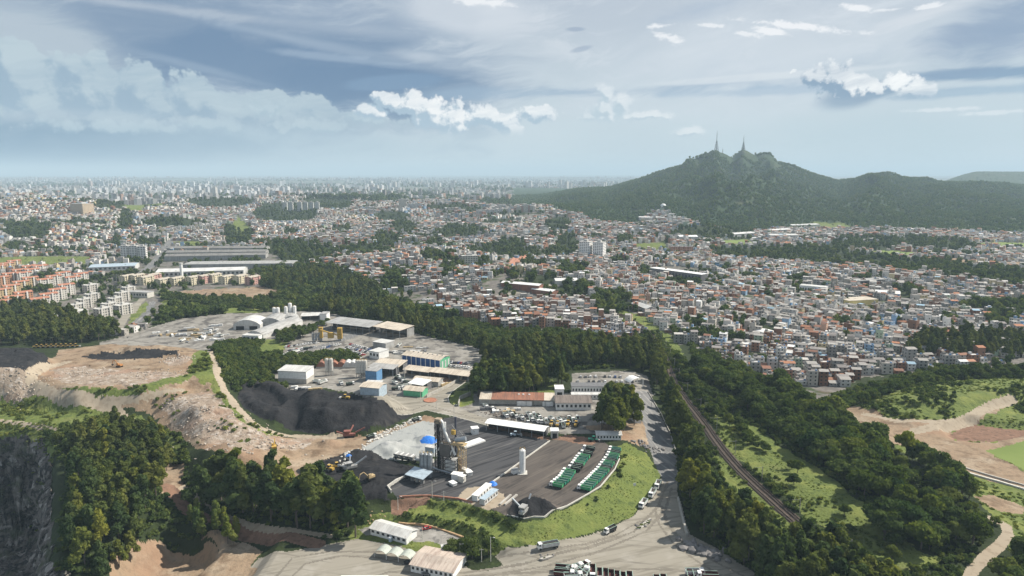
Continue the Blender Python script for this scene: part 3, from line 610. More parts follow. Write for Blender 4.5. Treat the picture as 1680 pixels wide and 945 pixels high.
# the ground as one continuous grid, finer near the camera, split by what covers it
dth = 1.08 / 683.0
ys = [150.0]
while ys[-1] < 60000:
    y = ys[-1]; ys.append(y + min(max(0.33, y * y / 160.0 * dth), max(0.6, y * 0.0095)))
ys = np.array(ys); aa = np.arange(-1.0, 1.0001, 1.2 / 683.0)
A2, Y2 = np.meshgrid(aa, ys); X2 = A2 * Y2
Z2 = height(X2.ravel(), Y2.ravel()).reshape(X2.shape)
jr = np.random.RandomState(77); jx = np.gradient(X2, axis=1) * .28 * jr.uniform(-1, 1, X2.shape); jy = np.gradient(Y2, axis=0) * .28 * jr.uniform(-1, 1, X2.shape)
X2 = X2 + jx; Y2 = Y2 + jy; Z2 = height(X2.ravel(), Y2.ravel()).reshape(X2.shape)
yn = Y2.ravel() < 1500; det = np.zeros(X2.size)
cv_v = np.zeros(X2.size, np.int16)
fx_, fy_ = X2.ravel(), Y2.ravel()
nr, nc = X2.shape
I = np.arange(nr * nc).reshape(nr, nc)
Q = np.stack([I[:-1, :-1], I[:-1, 1:], I[1:, 1:], I[1:, :-1]], -1).reshape(-1, 4)
cx_ = X2.ravel()[Q].mean(1); cy2 = Y2.ravel()[Q].mean(1)
CC = classify(cx_, cy2)
# fine relief by cover
cvert = np.zeros(nr * nc, np.int16); cvert[Q[:, 0]] = CC; 
def relief(cname, amp, size, octv=4, seed=71, rdg=False):
    m_ = np.nonzero(cvert == CI[cname])[0]
    xx, yy = fx_[m_], fy_[m_]
    det[m_] += amp * ((ridged(xx, yy, size, octv, seed) - .5) * 2 if rdg else fbm(xx, yy, size, octv, seed))
relief('rubble', .8, 9, 4); relief('coal', .9, 10, 4, rdg=True); relief('dirt', .35, 10); relief('grass', .5, 7); relief('rock', 5.0, 16, 5, rdg=True); relief('gravel', .3, 6); relief('red_soil', .4, 6); relief('mountain', 5, 30, 3)
Z2 = Z2 + det.reshape(Z2.shape)
VV = np.c_[fx_, fy_, Z2.ravel()]
m_ = np.nonzero(cvert == CI['rock'])[0]   # ledges and hollows in the steep quarry faces
zz = VV[m_, 2]; VV[m_, 1] += 5.0 * fbm(VV[m_, 0] * 1.0, zz * 1.8, 13, 4, 81) + 1.6 * np.sign(np.sin(zz / 4.2 + 2 * fbm(VV[m_, 0], zz, 20, 2, 83))); VV[m_, 0] += 3.0 * fbm(VV[m_, 1], zz * 1.5, 11, 4, 82)
for ci, cn in enumerate(CLS):
    f = Q[CC == ci]
    if not len(f): continue
    u, inv = np.unique(f, return_inverse=True)
    o = link(GNAME[cn], mesh_np(GNAME[cn], VV[u], inv.reshape(-1, 4), [GM[cn]], smooth=True)); o['kind'] = 'structure'
print('ground quads', len(Q))
# ================================================================== object helpers
def thing(name, label, cat, loc=(0, 0, 0), rz=0.0, group=None):
    o = bpy.data.objects.new(name, None); COL.objects.link(o); o.empty_display_size = 0.5
    o.location = loc; o.rotation_euler = (0, 0, rz); o['label'] = label; o['category'] = cat; o['kind'] = 'thing'
    if group: o['group'] = group
    return o
def tag(o, label, cat, group=None):
    o['label'] = label; o['category'] = cat; o['kind'] = 'thing'
    if group: o['group'] = group
    return o
def dup(root, loc, rz, label, group=None, scale=None):
    r = root.copy(); COL.objects.link(r); r.location = loc; r.rotation_euler = (0, 0, rz); r['label'] = label
    if group: r['group'] = group
    if scale is not None: r.scale = scale
    for ch in list(root.children):
        c = ch.copy(); COL.objects.link(c); c.parent = r
        for gch in ch.children:
            d = gch.copy(); COL.objects.link(d); d.parent = c
    return r
class MB:
    """collects shapes and links them as ONE mesh"""
    def __init__(s): s.v = []; s.f = []; s.mi = []; s.k = 0
    def mat(s, k): s.k = k; return s
    def quad(s, a, b, c, d): n = len(s.v); s.v += [a, b, c, d]; s.f.append((n, n + 1, n + 2, n + 3)); s.mi.append(s.k); return s
    def poly(s, pts): n = len(s.v); s.v += list(pts); s.f.append(tuple(range(n, n + len(pts)))); s.mi.append(s.k); return s
    def faces(s, V, Fs):
        n = len(s.v); s.v += [tuple(p) for p in V]
        for f in Fs: s.f.append(tuple(n + i for i in f)); s.mi.append(s.k)
        return s
    def box(s, x0, x1, y0, y1, z0, z1, bottom=True):
        V = [(x0, y0, z0), (x1, y0, z0), (x1, y1, z0), (x0, y1, z0), (x0, y0, z1), (x1, y0, z1), (x1, y1, z1), (x0, y1, z1)]
        Fs = [(4, 5, 6, 7), (0, 1, 5, 4), (1, 2, 6, 5), (2, 3, 7, 6), (3, 0, 4, 7)]
        if bottom: Fs.append((3, 2, 1, 0))
        return s.faces(V, Fs)
    def cbox(s, cx, cy, sx, sy, z0, z1): return s.box(cx - sx / 2, cx + sx / 2, cy - sy / 2, cy + sy / 2, z0, z1)
    def taper(s, cx, cy, sx, sy, tx, ty, z0, z1, ox=0, oy=0):
        V = [(cx - sx / 2, cy - sy / 2, z0), (cx + sx / 2, cy - sy / 2, z0), (cx + sx / 2, cy + sy / 2, z0), (cx - sx / 2, cy + sy / 2, z0)]
        V += [(cx + ox - tx / 2, cy + oy - ty / 2, z1), (cx + ox + tx / 2, cy + oy - ty / 2, z1), (cx + ox + tx / 2, cy + oy + ty / 2, z1), (cx + ox - tx / 2, cy + oy + ty / 2, z1)]
        return s.faces(V, [(4, 5, 6, 7), (0, 1, 5, 4), (1, 2, 6, 5), (2, 3, 7, 6), (3, 0, 4, 7), (3, 2, 1, 0)])
    def cyl(s, cx, cy, r, z0, z1, n=12, r2=None, cap=True):
        r2 = r if r2 is None else r2
        V = [(cx + r * math.cos(2 * math.pi * i / n), cy + r * math.sin(2 * math.pi * i / n), z0) for i in range(n)]
        V += [(cx + r2 * math.cos(2 * math.pi * i / n), cy + r2 * math.sin(2 * math.pi * i / n), z1) for i in range(n)]
        Fs = [(i, (i + 1) % n, n + (i + 1) % n, n + i) for i in range(n)]
        if cap: Fs += [tuple(range(n, 2 * n)), tuple(range(n - 1, -1, -1))]
        return s.faces(V, Fs)
    def tube(s, a, b, r, n=6, r2=None):
        a = Vector(a); b = Vector(b); r2 = r if r2 is None else r2; d = (b - a).normalized()
        u = d.orthogonal().normalized(); w = d.cross(u)
        V = [a + (u * math.cos(2 * math.pi * i / n) + w * math.sin(2 * math.pi * i / n)) * r for i in range(n)]
        V += [b + (u * math.cos(2 * math.pi * i / n) + w * math.sin(2 * math.pi * i / n)) * r2 for i in range(n)]
        return s.faces(V, [(i, (i + 1) % n, n + (i + 1) % n, n + i) for i in range(n)] + [tuple(range(n, 2 * n)), tuple(range(n - 1, -1, -1))])
    def path(s, pts, r, n=6):
        for a, b in zip(pts[:-1], pts[1:]): s.tube(a, b, r, n)
        return s
    def gable(s, x0, x1, y0, y1, z, h, over=0.4, th=0.12, along='x'):
        """two sloping roof sheets with thickness, ridge along x or y"""
        if along == 'x':
            ym = (y0 + y1) / 2
            for (ya, sgn) in ((y0 - over, 1), (y1 + over, -1)):
                zz = z - over * h / ((y1 - y0) / 2)
                a = [(x0 - over, ya, zz), (x1 + over, ya, zz), (x1 + over, ym, z + h), (x0 - over, ym, z + h)]
                if sgn < 0: a = a[::-1]
                b = [(p[0], p[1], p[2] + th) for p in a]
                s.faces(a + b, [(4, 5, 6, 7), (3, 2, 1, 0), (0, 1, 5, 4), (1, 2, 6, 5), (2, 3, 7, 6), (3, 0, 4, 7)])
        else:
            xm = (x0 + x1) / 2
            for (xa, sgn) in ((x0 - over, -1), (x1 + over, 1)):
                zz = z - over * h / ((x1 - x0) / 2)
                a = [(xa, y0 - over, zz), (xm, y0 - over, z + h), (xm, y1 + over, z + h), (xa, y1 + over, zz)]
                if sgn > 0: a = a[::-1]
                b = [(p[0], p[1], p[2] + th) for p in a]
                s.faces(a + b, [(4, 5, 6, 7), (3, 2, 1, 0), (0, 1, 5, 4), (1, 2, 6, 5), (2, 3, 7, 6), (3, 0, 4, 7)])
        return s
    def gends(s, x0, x1, y0, y1, z, h, along='x'):
        if along == 'x':
            for x in (x0, x1): s.poly([(x, y0, z), (x, y1, z), (x, (y0 + y1) / 2, z + h)])
        else:
            for y in (y0, y1): s.poly([(x0, y, z), (x1, y, z), ((x0 + x1) / 2, y, z + h)])
        return s
    def vault(s, x0, x1, y0, y1, z, h, n=10, ends=True):
        """barrel roof, axis along y"""
        prof = [(x0 + (x1 - x0) * i / n, z + h * math.sin(math.pi * i / n) ** 0.8) for i in range(n + 1)]
        for (xa, za), (xb, zb) in zip(prof[:-1], prof[1:]): s.quad((xa, y0, za), (xb, y0, zb), (xb, y1, zb), (xa, y1, za))
        if ends: s.poly([(x, y0, zz) for x, zz in prof][::-1]); s.poly([(x, y1, zz) for x, zz in prof])
        return s
    def build(s, name, mats, parent=None, smooth=False):
        me = bpy.data.meshes.new(name); me.from_pydata([tuple(p) for p in s.v], [], s.f)
        for m_ in (mats if isinstance(mats, (list, tuple)) else [mats]): me.materials.append(m_)
        if any(s.mi): me.polygons.foreach_set('material_index', s.mi)
        if smooth: me.polygons.foreach_set('use_smooth', [True] * len(s.f))
        me.update(); return link(name, me, parent)

# ================================================================== trees
def leafmat(name, a, b, c):
    m_ = bpy.data.materials.new(name); m_.use_nodes = True; t = m_.node_tree; t.nodes.clear(); n = NT(t)
    oi = n.node('ShaderNodeObjectInfo'); geo = n.node('ShaderNodeNewGeometry')
    nz = n.noise(geo.outputs['Position'], 0.35, 3, 0.6)
    col = n.mix(n.ss(nz, .35, .7), C4(a), C4(b))
    col = n.mix(n.m('MULTIPLY', n.ss(oi.outputs['Random'], .3, 1.0), 0.75), col, C4(c))
    col = n.mix(n.m('MULTIPLY', n.ss(n.m('FRACT', n.m('MULTIPLY', oi.outputs['Random'], 17.3)), .62, 1.0), 0.6), col, C4(tuple(min(1, q * k_) for q, k_ in zip(b, (1.35, 1.2, 1.0)))))
    col = n.mix(1.0, col, oi.outputs['Color'], 'MULTIPLY')
    d = n.node('ShaderNodeBsdfDiffuse'); tr = n.node('ShaderNodeBsdfTranslucent')
    n.l.new(col, d.inputs[0]); n.l.new(n.vm('MULTIPLY', col, (1.3, 1.4, .7)), tr.inputs[0])
    mm = n.node('ShaderNodeMixShader'); mm.inputs[0].default_value = 0.32
    n.l.new(d.outputs[0], mm.inputs[1]); n.l.new(tr.outputs[0], mm.inputs[2])
    o = n.node('ShaderNodeOutputMaterial'); n.l.new(mm.outputs[0], o.inputs[0]); return m_
LEAF = leafmat('foliage_tall', (.078, .100, .034), (.145, .165, .05), (.050, .072, .030))
LEAFD = leafmat('foliage_dark', (.058, .088, .029), (.115, .145, .042), (.040, .064, .024))
LEAFB = leafmat('foliage_bright', (.105, .14, .04), (.175, .20, .055), (.07, .10, .032))
LEAFM = leafmat('foliage_mountain', (.050, .092, .038), (.090, .135, .044), (.13, .155, .058))
BARK = simple('bark', (.12, .10, .08), .9)
def ico(sub=1):
    import bmesh
    b = bmesh.new(); bmesh.ops.create_icosphere(b, subdivisions=sub, radius=1.0)
    V = np.array([v.co[:] for v in b.verts]); Fs = np.array([[v.index for v in f.verts] for f in b.faces]); b.free(); return V, Fs
IV, IF = ico(1); IV2, IF2 = ico(2)
def crown_mesh(name, lobes, nq, size, mat, seed, core=0.74, tilt=0.55, sub2=False):
    """leaf clumps spread over and through uneven lobes, round a broken core"""
    rs = np.random.RandomState(seed); V = []; Fs = []; nv = 0
    ar = np.array([l[3] * l[4] for l in lobes]); cnt = np.maximum(4, (nq * ar / ar.sum())).astype(int)
    for (cx, cy, cz, rx, rz), n in zip(lobes, cnt):
        d = rs.normal(size=(n, 3)); d /= np.linalg.norm(d, axis=1)[:, None]
        d[:, 2] = np.where(d[:, 2] < -0.35, -d[:, 2], d[:, 2])
        rad = 0.80 + 0.30 * rs.rand(n) ** 1.5
        c = np.c_[cx + d[:, 0] * rx * rad, cy + d[:, 1] * rx * rad, cz + d[:, 2] * rz * rad]
        nrm = d + rs.normal(scale=tilt, size=(n, 3)); nrm /= np.linalg.norm(nrm, axis=1)[:, None]
        t = np.cross(nrm, rs.normal(size=(n, 3))); t /= np.linalg.norm(t, axis=1)[:, None]; b = np.cross(nrm, t)
        sz = size * (0.55 + 0.8 * rs.rand(n))[:, None]
        q = np.stack([c - t * sz, c - b * sz * .6 + t * sz * .15, c + t * sz, c + b * sz * .62 - t * sz * .1], 1).reshape(-1, 3)
        V.append(q); Fs.append(np.arange(n * 4).reshape(-1, 4) + nv); nv += n * 4
        if core:  # inner blob in the leaf material, added to block light through the crown
            iv, if_ = (IV2, IF2) if sub2 else (IV, IF)
            k = core * (0.85 + 0.3 * rs.rand(len(iv)))[:, None]
            V.append(iv * k * np.array([rx, rx, rz]) + np.array([cx, cy, cz])); f = np.c_[if_, if_[:, 2]] + nv
            Fs.append(np.c_[if_[:, 0], if_[:, 1], if_[:, 2], if_[:, 2]] + nv); nv += len(iv)
    V = np.concatenate(V); Fs = np.concatenate(Fs)
    me = bpy.data.meshes.new(name); tri = Fs[:, 2] == Fs[:, 3]
    me.from_pydata(V.tolist(), [], [tuple(f[:3]) if t_ else tuple(f) for f, t_ in zip(Fs.tolist(), tri)])
    me.materials.append(mat); me.update(); return me
def trunk_mesh(name, h, r, lobes, seed, limbs=5):
    m_ = MB(); rs = random.Random(seed); p = Vector((0, 0, -1.5)); k = 4
    lean = Vector((rs.uniform(-.06, .06), rs.uniform(-.06, .06), 1)); pts = [p]
    for i in range(k): pts.append(Vector((lean.x * h * (i + 1) / k + rs.uniform(-.15, .15), lean.y * h * (i + 1) / k, h * (i + 1) / k)))
    for i in range(k): m_.tube(pts[i], pts[i + 1], r * (1 - .2 * i), 6, r * (1 - .2 * (i + 1)))
    for l in sorted(lobes, key=lambda q: -q[3])[:limbs]:
        st = pts[rs.choice([2, 3])]; m_.tube(st, (l[0], l[1], l[2]), r * .4, 5, r * .12)
    me = bpy.data.meshes.new(name); me.from_pydata([tuple(v) for v in m_.v], [], m_.f); me.materials.append(BARK); me.update(); return me
def euca_lobes(rs, H=20, wid=4.2, n=11):
    L = []
    for i in range(n):
        t = i / (n - 1); z = H * (0.36 + 0.58 * t); ring = wid * (1 - .75 * t ** 1.6) * rs.uniform(.5, 1.0); a = rs.uniform(0, 6.28)
        r = H * rs.uniform(.085, .125) * (1.15 - .45 * t); L.append((ring * math.cos(a), ring * math.sin(a), z, r, r * rs.uniform(1.0, 1.45)))
    L.append((0, 0, H * .6, H * .12, H * .22)); return L
def round_lobes(rs, H=9, wid=3.3, n=9):
    L = []
    for i in range(n):
        a = rs.uniform(0, 6.28); u = rs.uniform(0, 1); ring = wid * math.sqrt(u) * .9; r = H * rs.uniform(.17, .26)
        L.append((ring * math.cos(a), ring * math.sin(a), H * (.82 - .34 * u) + rs.uniform(-.5, .3), r, r * .8))
    L.append((0, 0, H * .52, H * .28, H * .28)); return L
def variant(kind, i):
    rs = random.Random(1000 * len(kind) + i * 7 + ord(kind[0]))
    if kind == 'tall': L = euca_lobes(rs, 20, rs.uniform(3.6, 5.2), rs.choice([10, 12, 13])); return L, 1500, .95, LEAF, 20, .38
    if kind == 'slim': L = euca_lobes(rs, 16, 2.0, 9); return L, 900, .75, LEAFB, 16, .28
    if kind == 'round': L = round_lobes(rs, 9, rs.uniform(3, 3.9), 9); return L, 1000, .62, LEAFD, 9, .28
    if kind == 'bright': L = round_lobes(rs, 7, 2.6, 7); return L, 700, .55, LEAFB, 7, .2
PROTO = {}
SRC = {}
for kind, nvv in (('tall', 6), ('slim', 3), ('round', 6), ('bright', 3)):
    PROTO[kind] = []; SRC[kind] = bpy.data.collections.new('src_' + kind)
    for i in range(nvv):
        L, nq, size, mat, H, tr = variant(kind, i)
        cm = crown_mesh('crown', L, nq, size, mat, i + 5, sub2=False); tm = trunk_mesh('trunk', H * .62, tr, L, i + 9)
        PROTO[kind].append((cm, tm, H))
        # joined copy for the masses
        jm = bpy.data.meshes.new('tree'); a, b = cm, tm
        V = [v.co[:] for v in a.vertices]; n0 = len(V); V += [v.co[:] for v in b.vertices]
        Fs = [tuple(p.vertices) for p in a.polygons] + [tuple(n0 + q for q in p.vertices) for p in b.polygons]
        jm.from_pydata(V, [], Fs); jm.materials.append(mat); jm.materials.append(BARK)
        jm.polygons.foreach_set('material_index', [0] * len(a.polygons) + [1] * len(b.polygons)); jm.update()
        SRC[kind].objects.link(bpy.data.objects.new('t%02d' % i, jm))
def small_src(kind, lobesf, nq, size, mat, nvv=5, core=.8):
    SRC[kind] = bpy.data.collections.new('src_' + kind)
    for i in range(nvv):
        me = crown_mesh('clump', lobesf(random.Random(i * 13 + 3)), nq, size, mat, i + 40, core=core)
        SRC[kind].objects.link(bpy.data.objects.new('t%02d' % i, me))
def far_lobes(rs): return [(rs.uniform(-1.6, 1.6), rs.uniform(-1.6, 1.6), rs.uniform(4.5, 7.2), rs.uniform(1.9, 3.0), rs.uniform(1.8, 3.2)) for _ in range(5)] + [(0, 0, 3.4, 2.9, 3.4)]
def bush_lobes(rs): return [(rs.uniform(-.8, .8), rs.uniform(-.8, .8), rs.uniform(.3, 1.0), rs.uniform(.5, .95), rs.uniform(.45, .85)) for _ in range(5)]
small_src('far', far_lobes, 90, 1.5, LEAFM); small_src('fardark', far_lobes, 110, 1.4, LEAFD); small_src('bush', bush_lobes, 90, .36, LEAFB, core=.7); small_src('darkbush', bush_lobes, 90, .36, LEAFD, core=.7)
small_src('tuft', lambda rs: [(rs.uniform(-.9, .9), rs.uniform(-.9, .9), .1, rs.uniform(.4, .8), rs.uniform(.3, .55)) for _ in range(5)], 80, .30, LEAFB, core=.6)
def gn_group(kind):
    ng = bpy.data.node_groups.new('scatter_' + kind, 'GeometryNodeTree')
    ng.interface.new_socket('Geometry', in_out='INPUT', socket_type='NodeSocketGeometry'); ng.interface.new_socket('Geometry', in_out='OUTPUT', socket_type='NodeSocketGeometry')
    N = ng.nodes; gi = N.new('NodeGroupInput'); go = N.new('NodeGroupOutput'); iop = N.new('GeometryNodeInstanceOnPoints'); ci = N.new('GeometryNodeCollectionInfo')
    ci.inputs['Collection'].default_value = SRC[kind]; ci.inputs['Separate Children'].default_value = True; ci.inputs['Reset Children'].default_value = True
    def at(nm, ty):
        a = N.new('GeometryNodeInputNamedAttribute'); a.data_type = ty; a.inputs['Name'].default_value = nm
        return [o for o in a.outputs if o.enabled and o.name == 'Attribute'][0]
    L = ng.links; L.new(gi.outputs[0], iop.inputs['Points']); L.new(ci.outputs[0], iop.inputs['Instance']); iop.inputs['Pick Instance'].default_value = True
    L.new(at('vi', 'INT'), iop.inputs['Instance Index']); L.new(at('rot', 'FLOAT_VECTOR'), iop.inputs['Rotation']); L.new(at('scl', 'FLOAT_VECTOR'), iop.inputs['Scale'])
    L.new(iop.outputs[0], go.inputs[0]); return ng
NG = {}
def scatter(name, kind, P, s, rz=None, seed=0, zs=None, label=None):
    """many plants nobody could count: one object of instances"""
    if not len(P): return
    rs = np.random.RandomState(seed + 3); n = len(P)
    me = bpy.data.meshes.new(name); me.vertices.add(n); me.vertices.foreach_set('co', np.ascontiguousarray(P, np.float32).ravel())
    def at(nm, ty, fld, arr): a = me.attributes.new(nm, ty, 'POINT'); a.data.foreach_set(fld, np.ascontiguousarray(arr).ravel())
    at('vi', 'INT', 'value', rs.randint(0, len(SRC[kind].objects), n).astype(np.int32))
    rot = np.c_[rs.normal(0, .05, n), rs.normal(0, .05, n), rs.rand(n) * 6.28].astype(np.float32); at('rot', 'FLOAT_VECTOR', 'vector', rot)
    s = np.asarray(s, float) * np.ones(n); w = s * (0.85 + .3 * rs.rand(n)); z = s * (0.85 + .3 * rs.rand(n)) if zs is None else s * zs
    at('scl', 'FLOAT_VECTOR', 'vector', np.c_[w, w, z].astype(np.float32))
    o = link(name, me); o['kind'] = 'stuff'
    if kind not in NG: NG[kind] = gn_group(kind)
    md = o.modifiers.new('scatter', 'NODES'); md.node_group = NG[kind]
    return o
def scatter_in(poly_world, spacing, seed=0, jit=.42, cls=None, nothr=None):
    xs = [p[0] for p in poly_world]; ys_ = [p[1] for p in poly_world]; rs = np.random.RandomState(seed)
    X, Y = np.meshgrid(np.arange(min(xs), max(xs), spacing), np.arange(min(ys_), max(ys_), spacing * .87)); X = X + (np.arange(X.shape[0]) % 2)[:, None] * spacing / 2
    X = X.ravel() + rs.uniform(-jit, jit, X.size) * spacing; Y = Y.ravel() + rs.uniform(-jit, jit, Y.size) * spacing
    m_ = inpoly(poly_world, X, Y); X, Y = X[m_], Y[m_]
    if cls is not None and len(X):
        c = classify(X, Y); m_ = np.isin(c, [CI[k] for k in cls]); X, Y = X[m_], Y[m_]
    if nothr is not None and len(X):
        m_ = fbm(X, Y, nothr[0], 3, seed + 4) > nothr[1]; X, Y = X[m_], Y[m_]
    return X, Y
def in_view(X, Y, Z, mx_=70):
    px, py = project(X, Y, Z); return (px > -mx_) & (px < 1680 + mx_) & (py < 945 + mx_ * 1.5) & (Y > 120)

FF = ['forest_floor']
ZONES = [ ('belt_foot', [(1296, 905), (1352, 918), (1425, 968), (1520, 1050), (1440, 1090), (1330, 1010)], 'tall', 6.6, .75, 1.05, None, None, 'at the foot of the road belt'), # name, outline px, kind, spacing, scale lo, hi, classes, sparse noise, place phrase
 ('quarry_rim', [(0, 738), (0, 724), (60, 716), (110, 712), (125, 745), (60, 736)], 'round', 5.5, .5, 1.0, None, None, 'on the rim above the quarry'),
 ('ridge_back', [(110, 728), (160, 712), (245, 712), (285, 745), (285, 780), (230, 795), (130, 790)], 'tall', 6.6, .5, .8, None, None, 'high on the wooded ridge beside the quarry'),
 ('ridge', [(122, 775), (230, 790), (262, 815), (250, 850), (232, 900), (190, 945), (150, 1010), (85, 1010), (115, 905), (125, 830)], 'tall', 6.2, .6, .95, None, None, 'on the lower wooded quarry ridge'),
 ('belt_front', [(302, 808), (330, 838), (390, 856), (440, 868), (520, 881), (592, 884), (598, 868), (590, 850), (540, 838), (480, 828), (420, 818), (360, 806), (312, 796)], 'tall', 7.5, .95, 1.35, None, None, 'above the shaded haul road'),
 ('cut_pines', [(305, 858), (330, 850), (385, 878), (400, 893), (375, 900), (340, 893)], 'slim', 4.2, .5, .85, None, None, 'on the knoll below the haul road'),
 ('yard_grove', [(768, 655), (774, 640), (800, 628), (850, 622), (900, 628), (930, 620), (938, 626), (928, 640), (915, 640), (880, 636), (875, 655), (830, 655)], 'tall', 7.5, .8, 1.1, None, None, 'in the grove beside the roundabout'),
 ('mid_belt', [(800, 600), (850, 608), (940, 606), (1010, 600), (1055, 612), (1090, 606), (1082, 588), (1050, 578), (960, 580), (880, 574), (800, 585)], 'tall', 7.5, .6, .95, None, None, 'below the brick hillside houses'),
 ('shop_trees', [(968, 712), (985, 690), (1010, 672), (1032, 676), (1045, 690), (1040, 706), (1010, 716)], 'tall', 8, .85, 1.15, None, None, 'behind the low white truck-yard building'),
 ('garden_trees', [(1005, 662), (1015, 645), (1035, 650), (1040, 668), (1020, 672)], 'bright', 6, 1.3, 1.9, None, None, 'beside the arched gate canopy'),
 ('road_belt', [(1068, 618), (1088, 612), (1098, 650), (1116, 700), (1136, 762), (1150, 805), (1188, 842), (1240, 880), (1300, 930), (1370, 1000), (1420, 1080), (1330, 1060), (1250, 950), (1180, 898), (1142, 872), (1130, 830), (1122, 780), (1115, 735), (1098, 690), (1078, 650)], 'tall', 7.2, .72, 1.12, None, None, 'between pale road and railway'),
 ('rail_scrub', [(1105, 590), (1150, 610), (1180, 660), (1230, 715), (1275, 750), (1240, 745), (1180, 690), (1135, 655), (1112, 620)], 'round', 6.2, .5, .85, None, None, 'beside the railway bend'),
 ('wood_near', [(1140, 610), (1200, 605), (1250, 622), (1300, 655), (1345, 675), (1395, 705), (1450, 735), (1480, 745), (1540, 775), (1580, 805), (1620, 845), (1622, 880), (1600, 905), (1540, 915), (1470, 900), (1430, 885), (1450, 850), (1398, 800), (1335, 757), (1276, 715), (1205, 668)], 'round', 7.2, .65, 1.7, None, (30, -.30), 'in the dark wood beyond the railway'),
 ('meadow_trees', [(1270, 750), (1345, 790), (1440, 850), (1400, 900), (1480, 950), (1560, 940), (1430, 905), (1340, 850), (1300, 800)], 'round', 10, .45, .8, None, (20, .0), 'on the green strip by the railway'),
 ('corner_trees', [(1640, 945), (1700, 905), (1760, 960), (1700, 1040), (1630, 1000)], 'round', 6, .9, 1.3, None, None, 'beyond the dirt path in the corner'),
 ('lower_lot_trees', [(736, 905), (755, 893), (772, 905), (790, 900), (808, 903), (806, 915), (770, 920), (740, 918)], 'round', 6.0, .8, 1.1, None, None, 'on the lawn below the terraced slope'),
 ('behind_plant', [(520, 500), (570, 508), (640, 520), (700, 535), (770, 560), (800, 575), (800, 600), (745, 590), (690, 568), (640, 556), (560, 528), (515, 522)], 'tall', 8, .5, .85, ['forest_floor'], None, 'in the belt behind the grey sheds'),
 ('behind_plant2', [(430, 500), (500, 480), (560, 490), (640, 515), (700, 532), (660, 500), (600, 470), (560, 450), (480, 445), (440, 460), (428, 480)], 'tall', 9, .4, .85, ['forest_floor', 'grass'], (40, -.08), 'in the wood behind the arched halls'),
 ('left_belt', [(-40, 580), (0, 568), (60, 566), (120, 566), (170, 560), (210, 560), (250, 548), (262, 556), (240, 540), (200, 520), (150, 520), (100, 518), (60, 508), (0, 510), (-60, 520)], 'tall', 9, .55, .9, ['forest_floor', 'grass'], None, 'in the dark belt below the apartment slabs'),
 ('plant_hedge', [(362, 582), (372, 568), (400, 572), (425, 585), (470, 590), (560, 582), (598, 590), (560, 600), (470, 608), (440, 618), (430, 632), (400, 636), (375, 615)], 'round', 6, .45, .7, None, None, 'in the scrub above the black stockpile'),
 ('hall_hedge', [(450, 550), (500, 540), (540, 532), (520, 545), (480, 565), (460, 568)], 'round', 6.5, .6, .9, None, None, 'beside the long grey vaulted hall'),
 ('halls_wood', [(262, 530), (250, 515), (330, 515), (420, 512), (330, 500), (262, 495), (250, 480), (330, 490), (440, 484), (500, 490), (510, 505), (400, 515), (310, 528)], 'round', 8, .6, 1.0, ['forest_floor', 'grass'], None, 'in the green strip behind the arched halls'),
 ('town_edge', [(1150, 575), (1200, 600), (1260, 625), (1310, 650), (1340, 668), (1400, 668), (1430, 650), (1480, 632), (1550, 612), (1680, 600), (1680, 622), (1600, 622), (1500, 634), (1420, 665), (1380, 690), (1330, 680), (1250, 630), (1180, 605)], 'round', 7, .6, 1.0, ['forest_floor', 'grass'], None, 'along the town lower edge'),
 ('town_grove', [(1480, 578), (1520, 555), (1560, 560), (1610, 555), (1680, 560), (1680, 590), (1610, 588), (1540, 592), (1500, 590)], 'tall', 9, .6, .95, None, None, 'in the dark grove among the hillside houses'),
 ('terrace_scrub', [(1460, 655), (1520, 655), (1600, 640), (1560, 660), (1480, 668)], 'round', 6, .3, .55, None, (20, .0), 'on the stepped green terrace'),
]
GROUPW = {'tall': 'tall loose-crowned trees', 'slim': 'slender young trees', 'round': 'round broadleaf trees', 'bright': 'bright green trees'}
cand = []; masses = {}
for zi, (zn, poly, kind, sp, lo, hi, cl, nt, phrase) in enumerate(ZONES):
    X, Y = scatter_in(ppoly([(a, min(b, 1500)) for a, b in poly]), sp, 200 + zi, cls=cl, nothr=nt)
    Z = height(X, Y)
    if cl is None and len(X):
        c = classify(X, Y); k = ~np.isin(c, [CI['road'], CI['dark_road'], CI['ballast'], CI['asphalt'], CI['brown_yard'], CI['track'], CI['rock']]); X, Y, Z = X[k], Y[k], Z[k]
    if not len(X): continue
    v = in_view(X, Y, Z + 5); X, Y, Z = X[v], Y[v], Z[v]
    S = lo + (hi - lo) * np.random.RandomState(zi).rand(len(X))
    for x, y, z, s in zip(X, Y, Z, S): cand.append((s * PROTO[kind][0][2] / math.hypot(x, y), zi, x, y, z, s))
cand.sort(key=lambda c: -c[0])
CLEAR = []
rs_ = random.Random(5)
def shade_word(c): return 'yellowish' if c > .75 else ('olive green' if c > .4 else 'deep green')
ntree = 0; rest = []
